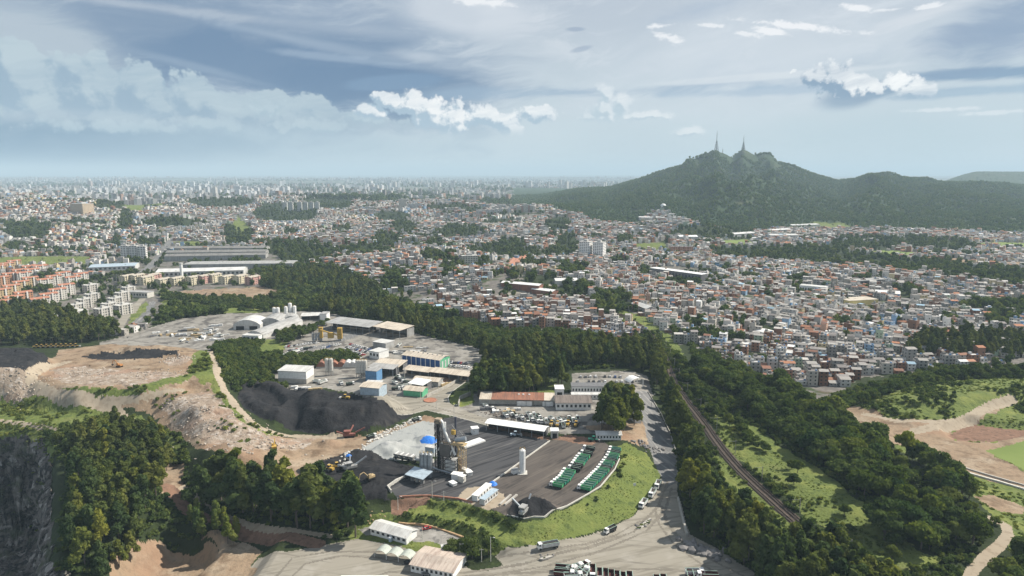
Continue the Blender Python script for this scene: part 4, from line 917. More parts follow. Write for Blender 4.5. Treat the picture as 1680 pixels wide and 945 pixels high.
for (k, zi, x, y, z, s) in cand:
    px, py = project(x, y, z); 
    if ntree < 296 and -10 < px < 1690 and py < 1010 and ZONES[zi][0] not in ('plant_hedge', 'terrace_scrub', 'hall_hedge'):
        zn, _, kind, _, lo, hi, _, _, phrase = ZONES[zi]
        cm, tm, H = rs_.choice(PROTO[kind]); tone = rs_.random(); wd_ = rs_.uniform(.82, 1.2)
        t = (s - lo) / (hi - lo)
        size = 'very tall' if t > .75 else ('tall' if t > .45 else ('medium-high' if t > .2 else 'short'))
        if kind in ('round', 'bright'): size = {'very tall': 'large', 'tall': 'big', 'medium-high': 'mid-sized', 'short': 'small'}[size]
        shape = 'broad' if wd_ > 1.06 else ('narrow' if wd_ < .94 else 'even')
        kw = {'tall': 'loose-crowned tree', 'slim': 'young conical tree', 'round': 'round-crowned tree', 'bright': 'leafy tree'}[kind]
        o = thing('tree', f'{size} {shape} {shade_word(tone)} {kw} {phrase}', 'tree', (x, y, z - .2), rs_.uniform(0, 6.28), f'{GROUPW[kind]} {phrase}')
        o.scale = (s * wd_, s * wd_, s)
        c = link('crown', cm, o); tt = link('trunk', tm, o)
        v = (1.25, 1.18, .82) if tone > .75 else ((1.0, 1.0, .9) if tone > .4 else (.66, .78, .85)); c.color = (*v, 1); ntree += 1
    else: rest.append((zi, x, y, z, s))
by = {}
for (zi, x, y, z, s) in rest: by.setdefault((ZONES[zi][2]), []).append((x, y, z - .2, s))
for kind, L in by.items():
    A = np.array(L); scatter({'tall': 'woodland', 'slim': 'thicket', 'round': 'broadleaf_woodland', 'bright': 'shrubbery'}[kind], kind, A[:, :3], A[:, 3], seed=hash(kind[0]) % 7 if False else len(kind))
print('trees', ntree, 'mass', len(rest))
# undergrowth and scrub
def scat(name, kind, outline, sp, s0, s1, seed, cls=None, nt=None, edge=None):
    X, Y = scatter_in(ppoly(outline), sp, seed, cls=cls, nothr=nt)
    Z = height(X, Y); v = in_view(X, Y, Z); X, Y, Z = X[v], Y[v], Z[v]
    S = np.random.RandomState(seed).uniform(s0, s1, len(X)); scatter(name, kind, np.c_[X, Y, Z - .1], S, seed=seed)
scat('undergrowth', 'darkbush', [(1070, 600), (1140, 600), (1400, 700), (1640, 860), (1560, 1000), (1300, 1000), (1180, 905), (1125, 850), (1100, 700)], 3.6, .8, 1.9, 401, FF)
scat('undergrowth', 'darkbush', [(0, 728), (110, 712), (300, 700), (320, 820), (600, 830), (600, 890), (400, 890), (300, 830), (240, 900), (90, 1000), (110, 760), (0, 740)], 3.6, .8, 2.0, 402, FF)
scat('slope_scrub', 'tuft', [(580, 830), (900, 830), (1020, 720), (1090, 780), (1040, 850), (890, 900), (600, 920)], 1.8, .16, .36, 403, ['grass'])
scat('slope_bushes', 'bush', [(560, 815), (700, 810), (820, 845), (900, 862), (960, 825), (1000, 790), (1020, 735), (1035, 745), (1010, 800), (960, 850), (880, 880), (700, 860), (600, 850)], 5.0, .4, .95, 404, ['grass'], (22, .25))
scat('terrace_hedge', 'darkbush', [(655, 842), (700, 845), (760, 857), (800, 871), (816, 890), (806, 896), (790, 881), (752, 868), (700, 855), (655, 850)], 2.0, .5, .95, 420)
scat('terrace_hedge', 'darkbush', [(700, 822), (760, 830), (820, 846), (852, 862), (845, 871), (812, 856), (755, 838), (700, 830)], 2.2, .5, 1.0, 421)
scat('bank_bushes', 'darkbush', [(905, 856), (960, 826), (1000, 795), (1022, 760), (1012, 745), (1030, 750), (1022, 785), (975, 830), (920, 862)], 3.4, .5, 1.2, 422, None, (15, -.1))
scat('railway_scrub', 'bush', [(1060, 560), (1120, 590), (1200, 690), (1300, 765), (1450, 850), (1560, 920), (1400, 920), (1290, 880), (1160, 740), (1100, 640)], 3.0, .4, 1.1, 405, ['grass'], (26, .14))
scat('railway_scrub', 'tuft', [(1060, 560), (1120, 590), (1200, 690), (1300, 765), (1450, 850), (1560, 920), (1400, 920), (1290, 880), (1160, 740), (1100, 640)], 2.0, .22, .5, 406, ['grass'])
scat('dump_scrub', 'bush', [(0, 650), (100, 620), (320, 600), (360, 570), (400, 660), (480, 720), (300, 720), (0, 740)], 2.6, .6, 1.4, 407, ['grass'], (14, .0))
scat('rubble_weeds', 'bush', [(250, 650), (345, 640), (440, 710), (460, 740), (330, 740)], 4.0, .5, 1.3, 408, ['rubble', 'dirt'], (16, .22))
scat('terrace_shrubs', 'darkbush', [(1400, 670), (1500, 625), (1680, 610), (1700, 690), (1560, 700), (1440, 690)], 3.4, .7, 1.7, 409, ['grass'], (22, .05))
scat('terrace_grass', 'tuft', [(1380, 690), (1500, 625), (1700, 610), (1760, 900), (1600, 940), (1560, 790)], 3.2, .5, 1.2, 410, ['grass'], (30, -.1))
scat('hedge_mass', 'darkbush', [(345, 575), (352, 558), (470, 553), (600, 585), (560, 605), (450, 635), (395, 642), (358, 612)], 3.2, 1.2, 2.4, 411, FF)
scat('valley_scrub', 'darkbush', [(230, 560), (290, 500), (450, 430), (560, 440), (820, 540), (1080, 545), (1130, 600), (800, 620), (600, 560), (420, 500)], 4.2, 1.2, 2.4, 412, ['forest_floor', 'grass'])
scat('rail_corridor_scrub', 'bush', [(950, 485), (1020, 510), (1070, 545), (1120, 590), (1110, 615), (1060, 560), (960, 505)], 3.6, .7, 1.6, 413, ['grass', 'forest_floor'], (24, -.1))
scat('track_weeds', 'tuft', [(0, 690), (120, 700), (120, 740), (0, 745)], 2.4, .6, 1.2, 414)
scat('undergrowth', 'darkbush', [(240, 790), (400, 830), (430, 890), (330, 885), (240, 895)], 3.2, .7, 1.7, 415, FF)
scat('edge_scrub', 'darkbush', [(1130, 560), (1300, 640), (1400, 640), (1560, 590), (1700, 590), (1700, 640), (1480, 660), (1400, 700), (1300, 680), (1140, 620)], 4.2, 1.0, 2.4, 416, FF)
scat('bank_scrub', 'bush', [(-20, 645), (120, 655), (230, 680), (290, 740), (0, 745)], 3.0, .5, 1.2, 417, ['grass'], (18, .22))
# forest on the mountain and woods among the far quarters
rs = np.random.RandomState(9); n = 60000
a = rs.uniform(-.12, .82, n); y = 1850 + (4600 - 1850) * rs.rand(n) ** .8; x = a * y
c = classify(x, y); k = c == CI['mountain']; x, y = x[k], y[k]; z = height(x, y); px, py = project(x, y, z); k = (px > -30) & (px < 1710) & ((z < 190) | (fbm(x, y, 90, 3, 5) > (z - 190) / 160 - .25)); x, y, z = x[k], y[k], z[k]
scatter('mountain_forest', 'far', np.c_[x, y, z - 1.5], rs.uniform(.6, 1.25, len(x)) * (1 + (y - 1900) / 6000), seed=3)
n = 26000; a = rs.uniform(-.8, .8, n); y = 700 + 2700 * rs.rand(n) ** 1.2; x = a * y
c = classify(x, y); k = (c == CI['forest_floor']); xa, ya = x[k], y[k]
za = height(xa, ya); px, py = project(xa, ya, za); k = (px > -30) & (px < 1710); scatter('distant_woods', 'fardark', np.c_[xa, ya, za - .8][k], rs.uniform(.7, 1.35, k.sum()), seed=5)
TREE_TOWN = lambda x, y: fbm(x, y, 60, 3, 141) + .5 * fbm(x, y, 18, 2, 142)
n = 70000; a = rs.uniform(-.8, .8, n); y = 560 + 2700 * rs.rand(n) ** 1.0; x = a * y
c = classify(x, y); k = (c == CI['town']); x, y = x[k], y[k]; k = (TREE_TOWN(x, y) > .33) | (rs.rand(len(x)) < .05); x, y = x[k], y[k]
z = height(x, y); px, py = project(x, y, z); k = (px > -30) & (px < 1710); scatter('street_trees', 'fardark', np.c_[x, y, z - .5][k], rs.uniform(.45, 1.05, k.sum()), seed=6)
# ================================================================== the town
def tintmat(name, rough, lines=None, dirt=.35, attr=True):
    """colour from the piece itself: face colour on the merged masses, object colour on single things"""
    m_, n, bs = newmat(name)
    if attr:
        a = n.node('ShaderNodeAttribute', attribute_name='tint'); col = a.outputs['Color']
    else: oi = n.node('ShaderNodeObjectInfo'); col = oi.outputs['Color']
    geo = n.node('ShaderNodeNewGeometry')
    nz = n.noise(geo.outputs['Position'], .55, 4, .65)
    col = n.mix(n.m('MULTIPLY', n.ss(nz, .42, .75), dirt), col, C4((.10, .09, .075)))
    n.l.new(col, bs.inputs['Base Color']); bs.inputs['Roughness'].default_value = rough; return m_
TA = tintmat('town_render', .85); TO = tintmat('painted_wall', .85, attr=False, dirt=.25); TR = tintmat('sheet_roof', .7, attr=False, dirt=.3)
GLASS = simple('dark_glass', (.030, .036, .045), .15, spec=.5, var=.1)
DARK = simple('shadow_opening', (.02, .02, .022), .9)
WALLC = [((.62, .60, .56), 'off-white', 5), ((.70, .69, .66), 'white', 4), ((.36, .35, .33), 'bare grey', 6), ((.46, .43, .38), 'beige', 5), ((.29, .155, .10), 'bare brick', 3.4), ((.55, .46, .28), 'ochre', 1), ((.52, .34, .25), 'salmon', 1), ((.28, .42, .58), 'pale blue', .6), ((.42, .52, .38), 'pale green', .5)]
ROOFC = [((.34, .32, .30), 'grey', 7), ((.24, .22, .21), 'dark grey', 5), ((.46, .44, .41), 'pale', 5), ((.37, .165, .09), 'orange-tiled', 1.7), ((.27, .13, .085), 'brown-tiled', 1.4), ((.70, .70, .69), 'white', 1.2), ((.30, .45, .56), 'pale blue', .15)]
def wchoice(rs, tab, k):
    w = np.array([t[2] for t in tab], float); return rs.choice(len(tab), size=k, p=w / w.sum())
EXCL = []   # discs kept free for the buildings that stand alone: x, y, radius
def keep(px, py, r): x, y = pick(px, py); EXCL.append((x, y, r)); return x, y
for (px, py, r) in [(968, 420, 34), (1110, 445, 62), (865, 470, 62), (660, 492, 40), (150, 348, 26), (490, 345, 60), (220, 425, 55), (190, 440, 70), (350, 435, 170), (320, 462, 150), (860, 350, 60), (658, 342, 30), (1330, 475, 34), (1415, 498, 36), (1120, 412, 34), (935, 468, 34), (770, 432, 26), (1240, 490, 25), (1180, 438, 18),
                    (40, 490, 200), (120, 520, 150), (190, 500, 130), (1150, 585, 16), (700, 490, 20), (1220, 565, 16), (1240, 590, 14)]: keep(px, py, r)
def block_points(ylo, yhi, cell, sx_, sy_, seed):
    """plots set out in short rows; each block of streets has its own direction"""
    rs = np.random.RandomState(seed); out = []
    xm = yhi * .82
    nxc = int(2 * xm / cell) + 2; nyc = int((yhi - ylo) / cell) + 2
    cxs, cys = np.meshgrid(np.arange(nxc) * cell - xm, np.arange(nyc) * cell + ylo)
    cxs = cxs.ravel(); cys = cys.ravel(); ok = np.abs(cxs / np.maximum(cys, 1)) < .84; cxs, cys = cxs[ok], cys[ok]
    th = (fbm(cxs, cys, 420, 2, 301) * 1.6 + rs.normal(0, .12, len(cxs)))
    h = cell * .72; u0 = np.arange(-h, h, sx_); v0 = []
    v = -h; i = 0
    while v < h: v0.append(v); v += sy_ if i % 2 == 0 else sy_ + 5.5; i += 1
    U, V = np.meshgrid(u0, v0); U = U.ravel(); V = V.ravel()
    X = cxs[:, None] + U * np.cos(th)[:, None] - V * np.sin(th)[:, None]; Y = cys[:, None] + U * np.sin(th)[:, None] + V * np.cos(th)[:, None]
    X = X + rs.uniform(-1.1, 1.1, X.shape); Y = Y + rs.uniform(-1.1, 1.1, Y.shape)
    m_ = (np.abs(X - cxs[:, None]) < cell / 2) & (np.abs(Y - cys[:, None]) < cell / 2)
    T = np.repeat(th[:, None], X.shape[1], 1); return X[m_], Y[m_], T[m_]
PTS = [block_points(540, 1250, 78, 7.6, 8.6, 1), block_points(1250, 2000, 110, 9.5, 11, 2), block_points(2000, 3350, 160, 12.5, 15, 3)]
HX = np.concatenate([p[0] for p in PTS]); HY = np.concatenate([p[1] for p in PTS]); HT = np.concatenate([p[2] for p in PTS])
c = classify(HX, HY); k = (c == CI['town']); HX, HY, HT = HX[k], HY[k], HT[k]
HZ = height(HX, HY); px, py = project(HX, HY, HZ); k = (px > -40) & (px < 1720); HX, HY, HT, HZ, px, py = HX[k], HY[k], HT[k], HZ[k], px[k], py[k]
rs = np.random.RandomState(21)
k = (TREE_TOWN(HX, HY) < .40) & (rs.rand(len(HX)) > .04)
for (ex, ey, er) in EXCL: k &= (HX - ex) ** 2 + (HY - ey) ** 2 > er * er
# the lake of bushes left of the factory keeps fewer houses
HX, HY, HT, HZ, px, py = HX[k], HY[k], HT[k], HZ[k], px[k], py[k]
n = len(HX); print('houses', n)
far = np.clip((HY - 1250) / 1500, 0, 1)
W_ = rs.uniform(5.2, 8.4, n) * (1 + .45 * far); D_ = rs.uniform(5.4, 8.6, n) * (1 + .45 * far)
ST = rs.choice([1, 2, 3, 4], size=n, p=[.30, .42, .22, .06])
brick = np.exp(-((px - 830) / 170) ** 2 - ((py - 520) / 45) ** 2)
wi = wchoice(rs, WALLC, n); wi = np.where(rs.rand(n) < brick * .5, 4, wi); ST = np.where((rs.rand(n) < brick) & (ST < 3), ST + 1, ST)
ri = wchoice(rs, ROOFC, n); gab = (rs.rand(n) < .45) | np.isin(ri, (3, 4))
WC = np.array([w[0] for w in WALLC])[wi] * rs.uniform(.68, 1.12, (n, 1)); RC = np.array([r[0] for r in ROOFC])[ri] * rs.uniform(.6, 1.1, (n, 1))
HH = ST * 2.8 + rs.uniform(-.2, .5, n)
order = np.argsort(HX ** 2 + HY ** 2)
nearI = [i for i in order if 5 < px[i] < 1675][:285]; nearS = set(nearI)
mass = np.array([i for i in range(n) if i not in nearS])
def house_mass(idx, name, windows):
    X, Y, T, Z = HX[idx], HY[idx], HT[idx], HZ[idx]; w, d, h = W_[idx] / 2, D_[idx] / 2, HH[idx]; gb = gab[idx]; m_ = len(idx)
    ct, st = np.cos(T), np.sin(T)
    def P(lx, ly, lz): return np.stack([X + lx * ct - ly * st, Y + lx * st + ly * ct, Z + lz], -1)
    zb = np.full(m_, -2.5); Vs = []; Fs = []; Cs = []; nv = 0
    def addq(a, b, c_, d_, col):
        nonlocal nv
        q = np.stack([a, b, c_, d_], 1).reshape(-1, 3); k_ = len(a); Vs.append(q); Fs.append(np.arange(4 * k_).reshape(-1, 4) + nv); Cs.append(col); nv += 4 * k_
    wc, rc = WC[idx], RC[idx]
    c00, c10, c11, c01 = [P(a * w, b * d, zb) for a, b in ((-1, -1), (1, -1), (1, 1), (-1, 1))]
    t00, t10, t11, t01 = [P(a * w, b * d, h) for a, b in ((-1, -1), (1, -1), (1, 1), (-1, 1))]
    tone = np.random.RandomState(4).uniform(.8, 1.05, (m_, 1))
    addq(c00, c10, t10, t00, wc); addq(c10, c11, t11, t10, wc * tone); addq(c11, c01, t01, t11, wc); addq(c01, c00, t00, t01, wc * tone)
    # pitched roofs: two slopes and the gable ends
    g_ = gb; r0 = P(-w * 1.06, 0 * d, h + .28 * d); r1 = P(w * 1.06, 0 * d, h + .28 * d)
    e00, e10, e11, e01 = [P(a * w * 1.06, b * d * 1.08, h - .02 * d) for a, b in ((-1, -1), (1, -1), (1, 1), (-1, 1))]
    addq(e00[g_], e10[g_], r1[g_], r0[g_], rc[g_]); addq(e11[g_], e01[g_], r0[g_], r1[g_], rc[g_])
    addq(t01[g_], t00[g_], r0[g_], r0[g_] * .999 + t01[g_] * .001, wc[g_]); addq(t10[g_], t11[g_], r1[g_], r1[g_] * .999 + t10[g_] * .001, wc[g_])
    # flat roofs behind a parapet, with a stair head or a tank
    f_ = ~gb; 
    addq(*[P(a * w * .93, b * d * .93, h - .35)[f_] for a, b in ((-1, -1), (1, -1), (1, 1), (-1, 1))], rc[f_])
    for (a, b, c2, d2) in (((-1, -1), (1, -1), (.93, -.93), (-.93, -.93)), ((1, -1), (1, 1), (.93, .93), (.93, -.93)), ((1, 1), (-1, 1), (-.93, .93), (.93, .93)), ((-1, 1), (-1, -1), (-.93, -.93), (-.93, .93))):
        addq(*[P(q[0] * w, q[1] * d, h)[f_] for q in (a, b, c2, d2)], wc[f_] * .9)
    sub = f_ & (np.random.RandomState(8).rand(m_) < .55); ox = np.random.RandomState(9).uniform(-.5, .5, m_); hs = np.random.RandomState(10).uniform(.9, 2.6, m_)
    bx = lambda a, b, zz: P(ox * w + a * w * .32, .35 * d + b * d * .4, zz)[sub]
    tc_ = np.where(np.random.RandomState(12).rand(m_, 1) < .3, np.array([[.18, .32, .50]]), wc)[sub]
    for (a, b, c2, d2) in (((-1, -1), (1, -1), 0, 0), ((1, -1), (1, 1), 0, 0), ((1, 1), (-1, 1), 0, 0), ((-1, 1), (-1, -1), 0, 0)):
        addq(bx(*a, h - .4), bx(*b, h - .4), bx(*b, h + hs), bx(*a, h + hs), tc_)
    addq(bx(-1, -1, h + hs), bx(1, -1, h + hs), bx(1, 1, h + hs), bx(-1, 1, h + hs), rc[sub])
    if windows:
        rw = np.random.RandomState(14)
        for s_ in range(3):
            has = (ST[idx] > s_)
            for side in range(4):
                for u in (-.5, .42):
                    m2 = has & (rw.rand(m_) < .72); uw = rw.uniform(.12, .2, m_); zz = s_ * 2.8 + 1.0
                    if side == 0: f2 = lambda a, z_: P((u + a * uw) * w, -d - .03, z_)
                    elif side == 1: f2 = lambda a, z_: P(w + .03, (u + a * uw) * d, z_)
                    elif side == 2: f2 = lambda a, z_: P((u - a * uw) * w, d + .03, z_)
                    else: f2 = lambda a, z_: P(-w - .03, (u - a * uw) * d, z_)
                    dc = np.tile(np.array([[.035, .035, .04]]), (m2.sum(), 1))
                    addq(f2(-1, zz)[m2], f2(1, zz)[m2], f2(1, zz + 1.25)[m2], f2(-1, zz + 1.25)[m2], dc)
    me = mesh_np(name, np.concatenate(Vs), np.concatenate(Fs), [TA], cols=np.concatenate(Cs)); o = link(name, me); o['kind'] = 'stuff'; return o
d2 = HX[mass] ** 2 + HY[mass] ** 2
house_mass(mass[HY[mass] < 1150], 'hillside_houses', True); house_mass(mass[(HY[mass] >= 1150)], 'distant_houses', False)

# nearest houses one by one
def house_proto(st, gable, wide):
    w, d = (7.6, 7.0) if wide else (6.0, 6.8); h = st * 2.8
    parts = []
    b = MB(); b.box(-w / 2, w / 2, -d / 2, d / 2, -2.5, h)
    if not gable:
        b.box(-w / 2, w / 2, -d / 2, -d / 2 + .2, h, h + .5); b.box(-w / 2, w / 2, d / 2 - .2, d / 2, h, h + .5); b.box(-w / 2, -w / 2 + .2, -d / 2 + .2, d / 2 - .2, h, h + .5); b.box(w / 2 - .2, w / 2, -d / 2 + .2, d / 2 - .2, h, h + .5)
    else: b.gends(-w / 2, w / 2, -d / 2, d / 2, h, .95)
    parts.append(('wall', b, TO))
    r = MB()
    if gable: r.gable(-w / 2, w / 2, -d / 2, d / 2, h, .95)
    else: r.box(-w / 2 + .22, w / 2 - .22, -d / 2 + .22, d / 2 - .22, h, h + .08); r.box(-w / 2 + .5, -w / 2 + 2.9, d / 2 - 2.7, d / 2 - .5, h + .08, h + 2.0)
    parts.append(('roof', r, TR))
    wn = MB()
    for s_ in range(st):
        for u in (-w * .27, w * .24):
            for sy_ in (-1, 1): wn.box(u - .6, u + .6, sy_ * d / 2 - .05, sy_ * d / 2 + .05, s_ * 2.8 + 1, s_ * 2.8 + 2.2)
        for u in (-d * .22, d * .25):
            for sx_ in (-1, 1): wn.box(sx_ * w / 2 - .05, sx_ * w / 2 + .05, u - .5, u + .5, s_ * 2.8 + 1, s_ * 2.8 + 2.2)
    parts.append(('window', wn, GLASS))
    bl = MB(); bl.box(-w / 2 + .3, w / 2 - .3, -d / 2 - 1.0, -d / 2, h - 2.8 if st > 1 else h - .35, h - 2.62 if st > 1 else h - .2)
    if st > 1: bl.box(-w / 2 + .3, w / 2 - .3, -d / 2 - 1.0, -d / 2 - .92, h - 2.62, h - 1.75)
    parts.append(('balcony' if st > 1 else 'porch', bl, TO))
    if not gable:
        tk = MB(); tk.cyl(w / 2 - 1.5, -d / 2 + 1.6, .75, h + .08, h + 1.2, 10); parts.append(('water_tank', tk, simple('tank_blue', (.10, .22, .42), .6)))
    meshes = []
    for nm, mb, mt in parts:
        me = bpy.data.meshes.new(nm); me.from_pydata([tuple(v) for v in mb.v], [], mb.f); me.materials.append(mt); me.update(); meshes.append((nm, me))
    return meshes, w, d
HP = {(s, g_, w): house_proto(s, g_, w) for s in (1, 2, 3, 4) for g_ in (0, 1) for w in (0, 1)}
STW = {1: 'one-storey', 2: 'two-storey', 3: 'three-storey', 4: 'four-storey'}
def house_place(px_, py_):
    if px_ > 1560: return 'above the stepped green slope'
    if px_ > 1440: return 'beside the dark grove on the slope'
    if px_ > 1300: return 'on the spur above the wood'
    if px_ > 1130: return 'above the railway wood'
    if px_ > 980: return 'beside the railway cutting'
    if px_ > 860: return 'above the railway end belt'
    if px_ > 740: return 'above the tree belt'
    if px_ > 560: return 'behind the grey sheds'
    return 'by the apartment slabs'
for i in nearI:
    meshes, w0, d0 = HP[(int(ST[i]), int(gab[i]), int(W_[i] > 6.8))]
    rn = ROOFC[ri[i]][1]; wn_ = WALLC[wi[i]][1]
    lab = f'{wn_} {STW[int(ST[i])]} {"wide" if W_[i] > 6.8 else "narrow"} house, {rn} {"pitched" if gab[i] else "flat"} roof, {house_place(px[i], py[i])}'
    o = thing('house', lab, 'house', (HX[i], HY[i], HZ[i]), HT[i], 'houses ' + house_place(px[i], py[i])); o.scale = (W_[i] / w0, D_[i] / d0, 1)
    for nm, me in meshes:
        q = link(nm, me, o); q.color = (*RC[i], 1) if nm == 'roof' else (*WC[i], 1)
        if nm == 'window': q['kind'] = 'stuff'

# ------------------------------------------------------------------ apartment blocks and towers
def slab_block(name, label, group, x, y, rz, L, Wd, st, wallc, roofc, bays, roofkind='flat', stair=True, z=None, fl=2.75, cat='apartment block', acc=None):
    z = hgt(x, y) if z is None else z; h = st * fl
    t = thing(name, label, cat, (x, y, z), rz, group)
    b = MB(); b.box(-L / 2, L / 2, -Wd / 2, Wd / 2, -3, h)
    if roofkind == 'gable': b.gends(-L / 2, L / 2, -Wd / 2, Wd / 2, h, 1.6)
    q = b.build('wall', TO, t); q.color = (*wallc, 1)
    r = MB()
    if roofkind == 'gable': r.gable(-L / 2, L / 2, -Wd / 2, Wd / 2, h, 1.6, over=.5)
    else:
        r.box(-L / 2 - .25, L / 2 + .25, -Wd / 2 - .25, Wd / 2 + .25, h, h + .35)
        for k_ in range(max(1, int(L / 14))): r.cbox(-L / 2 + (k_ + .5) * L / max(1, int(L / 14)), 0, 3.2, 3.2, h + .35, h + 2.6)
    q = r.build('roof', TR, t); q.color = (*roofc, 1)
    wn = MB(); dx = L / bays
    for s_ in range(st):
        for k_ in range(bays):
            u = -L / 2 + (k_ + .5) * dx
            for sy_ in (-1, 1): wn.box(u - dx * .24, u + dx * .24, sy_ * Wd / 2 - .06, sy_ * Wd / 2 + .06, s_ * fl + .9, s_ * fl + 2.1)
        for u in (-Wd * .25, Wd * .25):
            for sx_ in (-1, 1): wn.box(sx_ * L / 2 - .06, sx_ * L / 2 + .06, u - .7, u + .7, s_ * fl + .9, s_ * fl + 2.1)
    q = wn.build('window', GLASS, t); q['kind'] = 'stuff'
    if stair:
        sb = MB()
        for k_ in range(0, bays, 3): u = -L / 2 + (k_ + .5) * dx + dx / 2; sb.box(u - .9, u + .9, -Wd / 2 - .9, -Wd / 2, -2, h + .9); sb.box(u - .9, u + .9, Wd / 2, Wd / 2 + .9, -2, h + .9)
        q = sb.build('stair_shaft', TO, t); q.color = (*(acc or wallc), 1)
    return t
def between(p0, p1): # centre, length and heading of a building seen from p0 to p1 along its long side
    a = Vector(pick(*p0)); b = Vector(pick(*p1)); d = b - a; return (a + b) / 2, d.length, math.atan2(d.y, d.x)
# walk-up slabs, lower left
GR = (.44, .42, .38)
SL = [((98, 532), (150, 489), 'near grey walk-up slab, the row closest to the dark trees'), ((168, 525), (205, 482), 'grey walk-up slab in the second row from the tower crane'), ((135, 517), (148, 506), 'short grey walk-up block between the two long rows'), ((200, 520), (222, 503), 'short grey walk-up block by the grass strip')]
rowsg = [(103, 532, 5, 12.2, -9.0, 'front'), (170, 522, 5, 10.4, -9.5, 'second')]
for (px0, py0, nb, dx_, dy_, w) in rowsg:
    for k_ in range(nb):
        x, y = pick(px0 + dx_ * k_, py0 + dy_ * k_)
        nth = ['first', 'second', 'third', 'fourth', 'fifth'][k_]
        slab_block('apartment_slab', f'{nth} grey flat-roofed slab from the near end of the {w} row', 'grey flat-roofed apartment slabs', x, y, 1.12, 15, 10, 4, GR, (.47, .46, .43), 5, 'flat', acc=(.52, .50, .46))
for (px0, py0, lab) in [(128, 527, 'lone grey slab between the front and second rows of slabs'), (203, 515, 'lone grey slab beside the strip of grass'), (150, 480, 'grey slab at the far end beside the tile-roofed blocks')]:
    x, y = pick(px0, py0); slab_block('apartment_slab', lab, 'grey flat-roofed apartment slabs', x, y, 1.12, 17, 11, 4, GR, (.5, .49, .46), 5, 'flat', acc=(.52, .50, .46))
OR = (.44, .24, .14); YE = (.52, .39, .22); WH = (.60, .57, .52); RT = (.36, .16, .10)
rows = [(8, 512, 3, 15.5, -7.5, OR), (4, 492, 4, 15.5, -7.0, YE), (2, 470, 4, 15.5, -6.5, OR), (0, 450, 3, 12, -4.5, YE), (66, 508, 4, 14.5, -8.2, WH), (74, 474, 3, 15, -6, WH), (120, 470, 2, 13, -6, WH), (40, 462, 3, 13, -6, WH)]
nn = 0
for ri_, (px0, py0, nb, dx_, dy_, col) in enumerate(rows):
    for k_ in range(nb):
        if px0 + dx_ * k_ < -25: continue
        x, y = pick(px0 + dx_ * k_, py0 + dy_ * k_)
        nm = {OR: 'orange', YE: 'yellow', WH: 'white'}[col]
        slab_block('apartment_block', f'{nm} block with red roof, {["first","second","third","fourth","fifth"][k_]} in the {["nearest orange","nearest yellow","middle orange","farthest yellow","nearest white","short white","farthest white","hidden middle white"][ri_]} row', 'coloured apartment blocks with red tile roofs',
                   x, y, .95, 19, 9.5, 5, col, RT, 6, 'gable', acc=(.66, .63, .58))
# beige gabled blocks in front of the factory
for k_, (px0, py0) in enumerate([(210, 464), (226, 463), (240, 466), (252, 462), (268, 470), (290, 468), (318, 466), (336, 464), (352, 462), (372, 465), (395, 464), (415, 466)]):
    x, y = pick(px0, py0); nm = ['first', 'second', 'third', 'fourth', 'fifth', 'sixth', 'seventh', 'eighth', 'ninth', 'tenth', 'eleventh', 'last'][k_]
    col = [(.60, .54, .40), (.56, .50, .38), (.60, .54, .40), (.50, .30, .26)][k_ % 4 if k_ in (3, 7, 11) else 0]
    slab_block('apartment_block', f'{nm} gabled beige block from the west in the row before the long factory', 'beige gabled blocks before the factory', x, y, 1.25, 20, 12, 4, col, (.40, .36, .30), 5, 'gable')
# taller blocks further off: centre px, base row, height px, width px
def tower(px0, py0, wpx, hpx, label, group, col, name='apartment_tower', rz=.3, parts=True, depth=None):
    x, y = pick(px0, py0); z = hgt(x, y); k_ = y / F; w = wpx * k_; h = hpx * k_
    t = thing(name, label, 'tower block', (x, y, z), rz, group); st = max(3, int(h / 3)); d = depth or w * .8; fl = h / st
    b = MB(); b.box(-w / 2, w / 2, -d / 2, d / 2, -6, h); q = b.build('wall', TO, t); q.color = (*col, 1)
    r = MB(); r.box(-w / 2 - .3, w / 2 + .3, -d / 2 - .3, d / 2 + .3, h, h + .6); r.cbox(0, 0, w * .35, d * .4, h + .6, h + 4); q = r.build('roof', TR, t); q.color = (.45, .44, .42, 1)
    wn = MB(); nb = max(2, int(w / 4))
    for s_ in range(st):
        for k2 in range(nb):
            u = -w / 2 + (k2 + .5) * w / nb; wn.box(u - w / nb * .3, u + w / nb * .3, -d / 2 - .1, -d / 2 + .1, s_ * fl + fl * .35, s_ * fl + fl * .75)
        for k2 in range(max(2, int(d / 4))):
            nbd = max(2, int(d / 4)); u = -d / 2 + (k2 + .5) * d / nbd
            for sx_ in (-1, 1): wn.box(sx_ * w / 2 - .1, sx_ * w / 2 + .1, u - d / nbd * .3, u + d / nbd * .3, s_ * fl + fl * .35, s_ * fl + fl * .75)
    q = wn.build('window', GLASS, t); q['kind'] = 'stuff'; return t
CR = (.62, .58, .50)
for i, px0 in enumerate((961, 983)): tower(px0, 422 + i, 18, 26, ['white twin tower nearer the brick hillside', 'white twin tower nearer the orange block'][i], 'white twin towers in the town', (.82, .81, .78), rz=-.5)
for i, (px0, hp) in enumerate([(207, 22), (221, 22), (235, 21)]): tower(px0, 425, 12, hp, f'{["first", "second", "third"][i]} white block of the trio beyond the flat-roofed factory', 'white blocks by the factory road', (.66, .65, .62), rz=.2)
tower(136, 352, 26, 18, 'tan tower block on the crowded left hillside', 'lone towers', (.52, .42, .30), rz=-.3)
for i in range(6): tower(468 + i * 9.5 + (5 if i > 1 else 0), 345, 7, 13, f'{["first", "second", "third", "fourth", "fifth", "sixth"][i]} pale tower of the six on the wooded crest', 'six pale towers on the wooded crest', (.60, .60, .57), rz=.1)
tower(660, 342, 11, 15, 'beige tower beside the low white blocks on the hill crest', 'lone towers', CR)
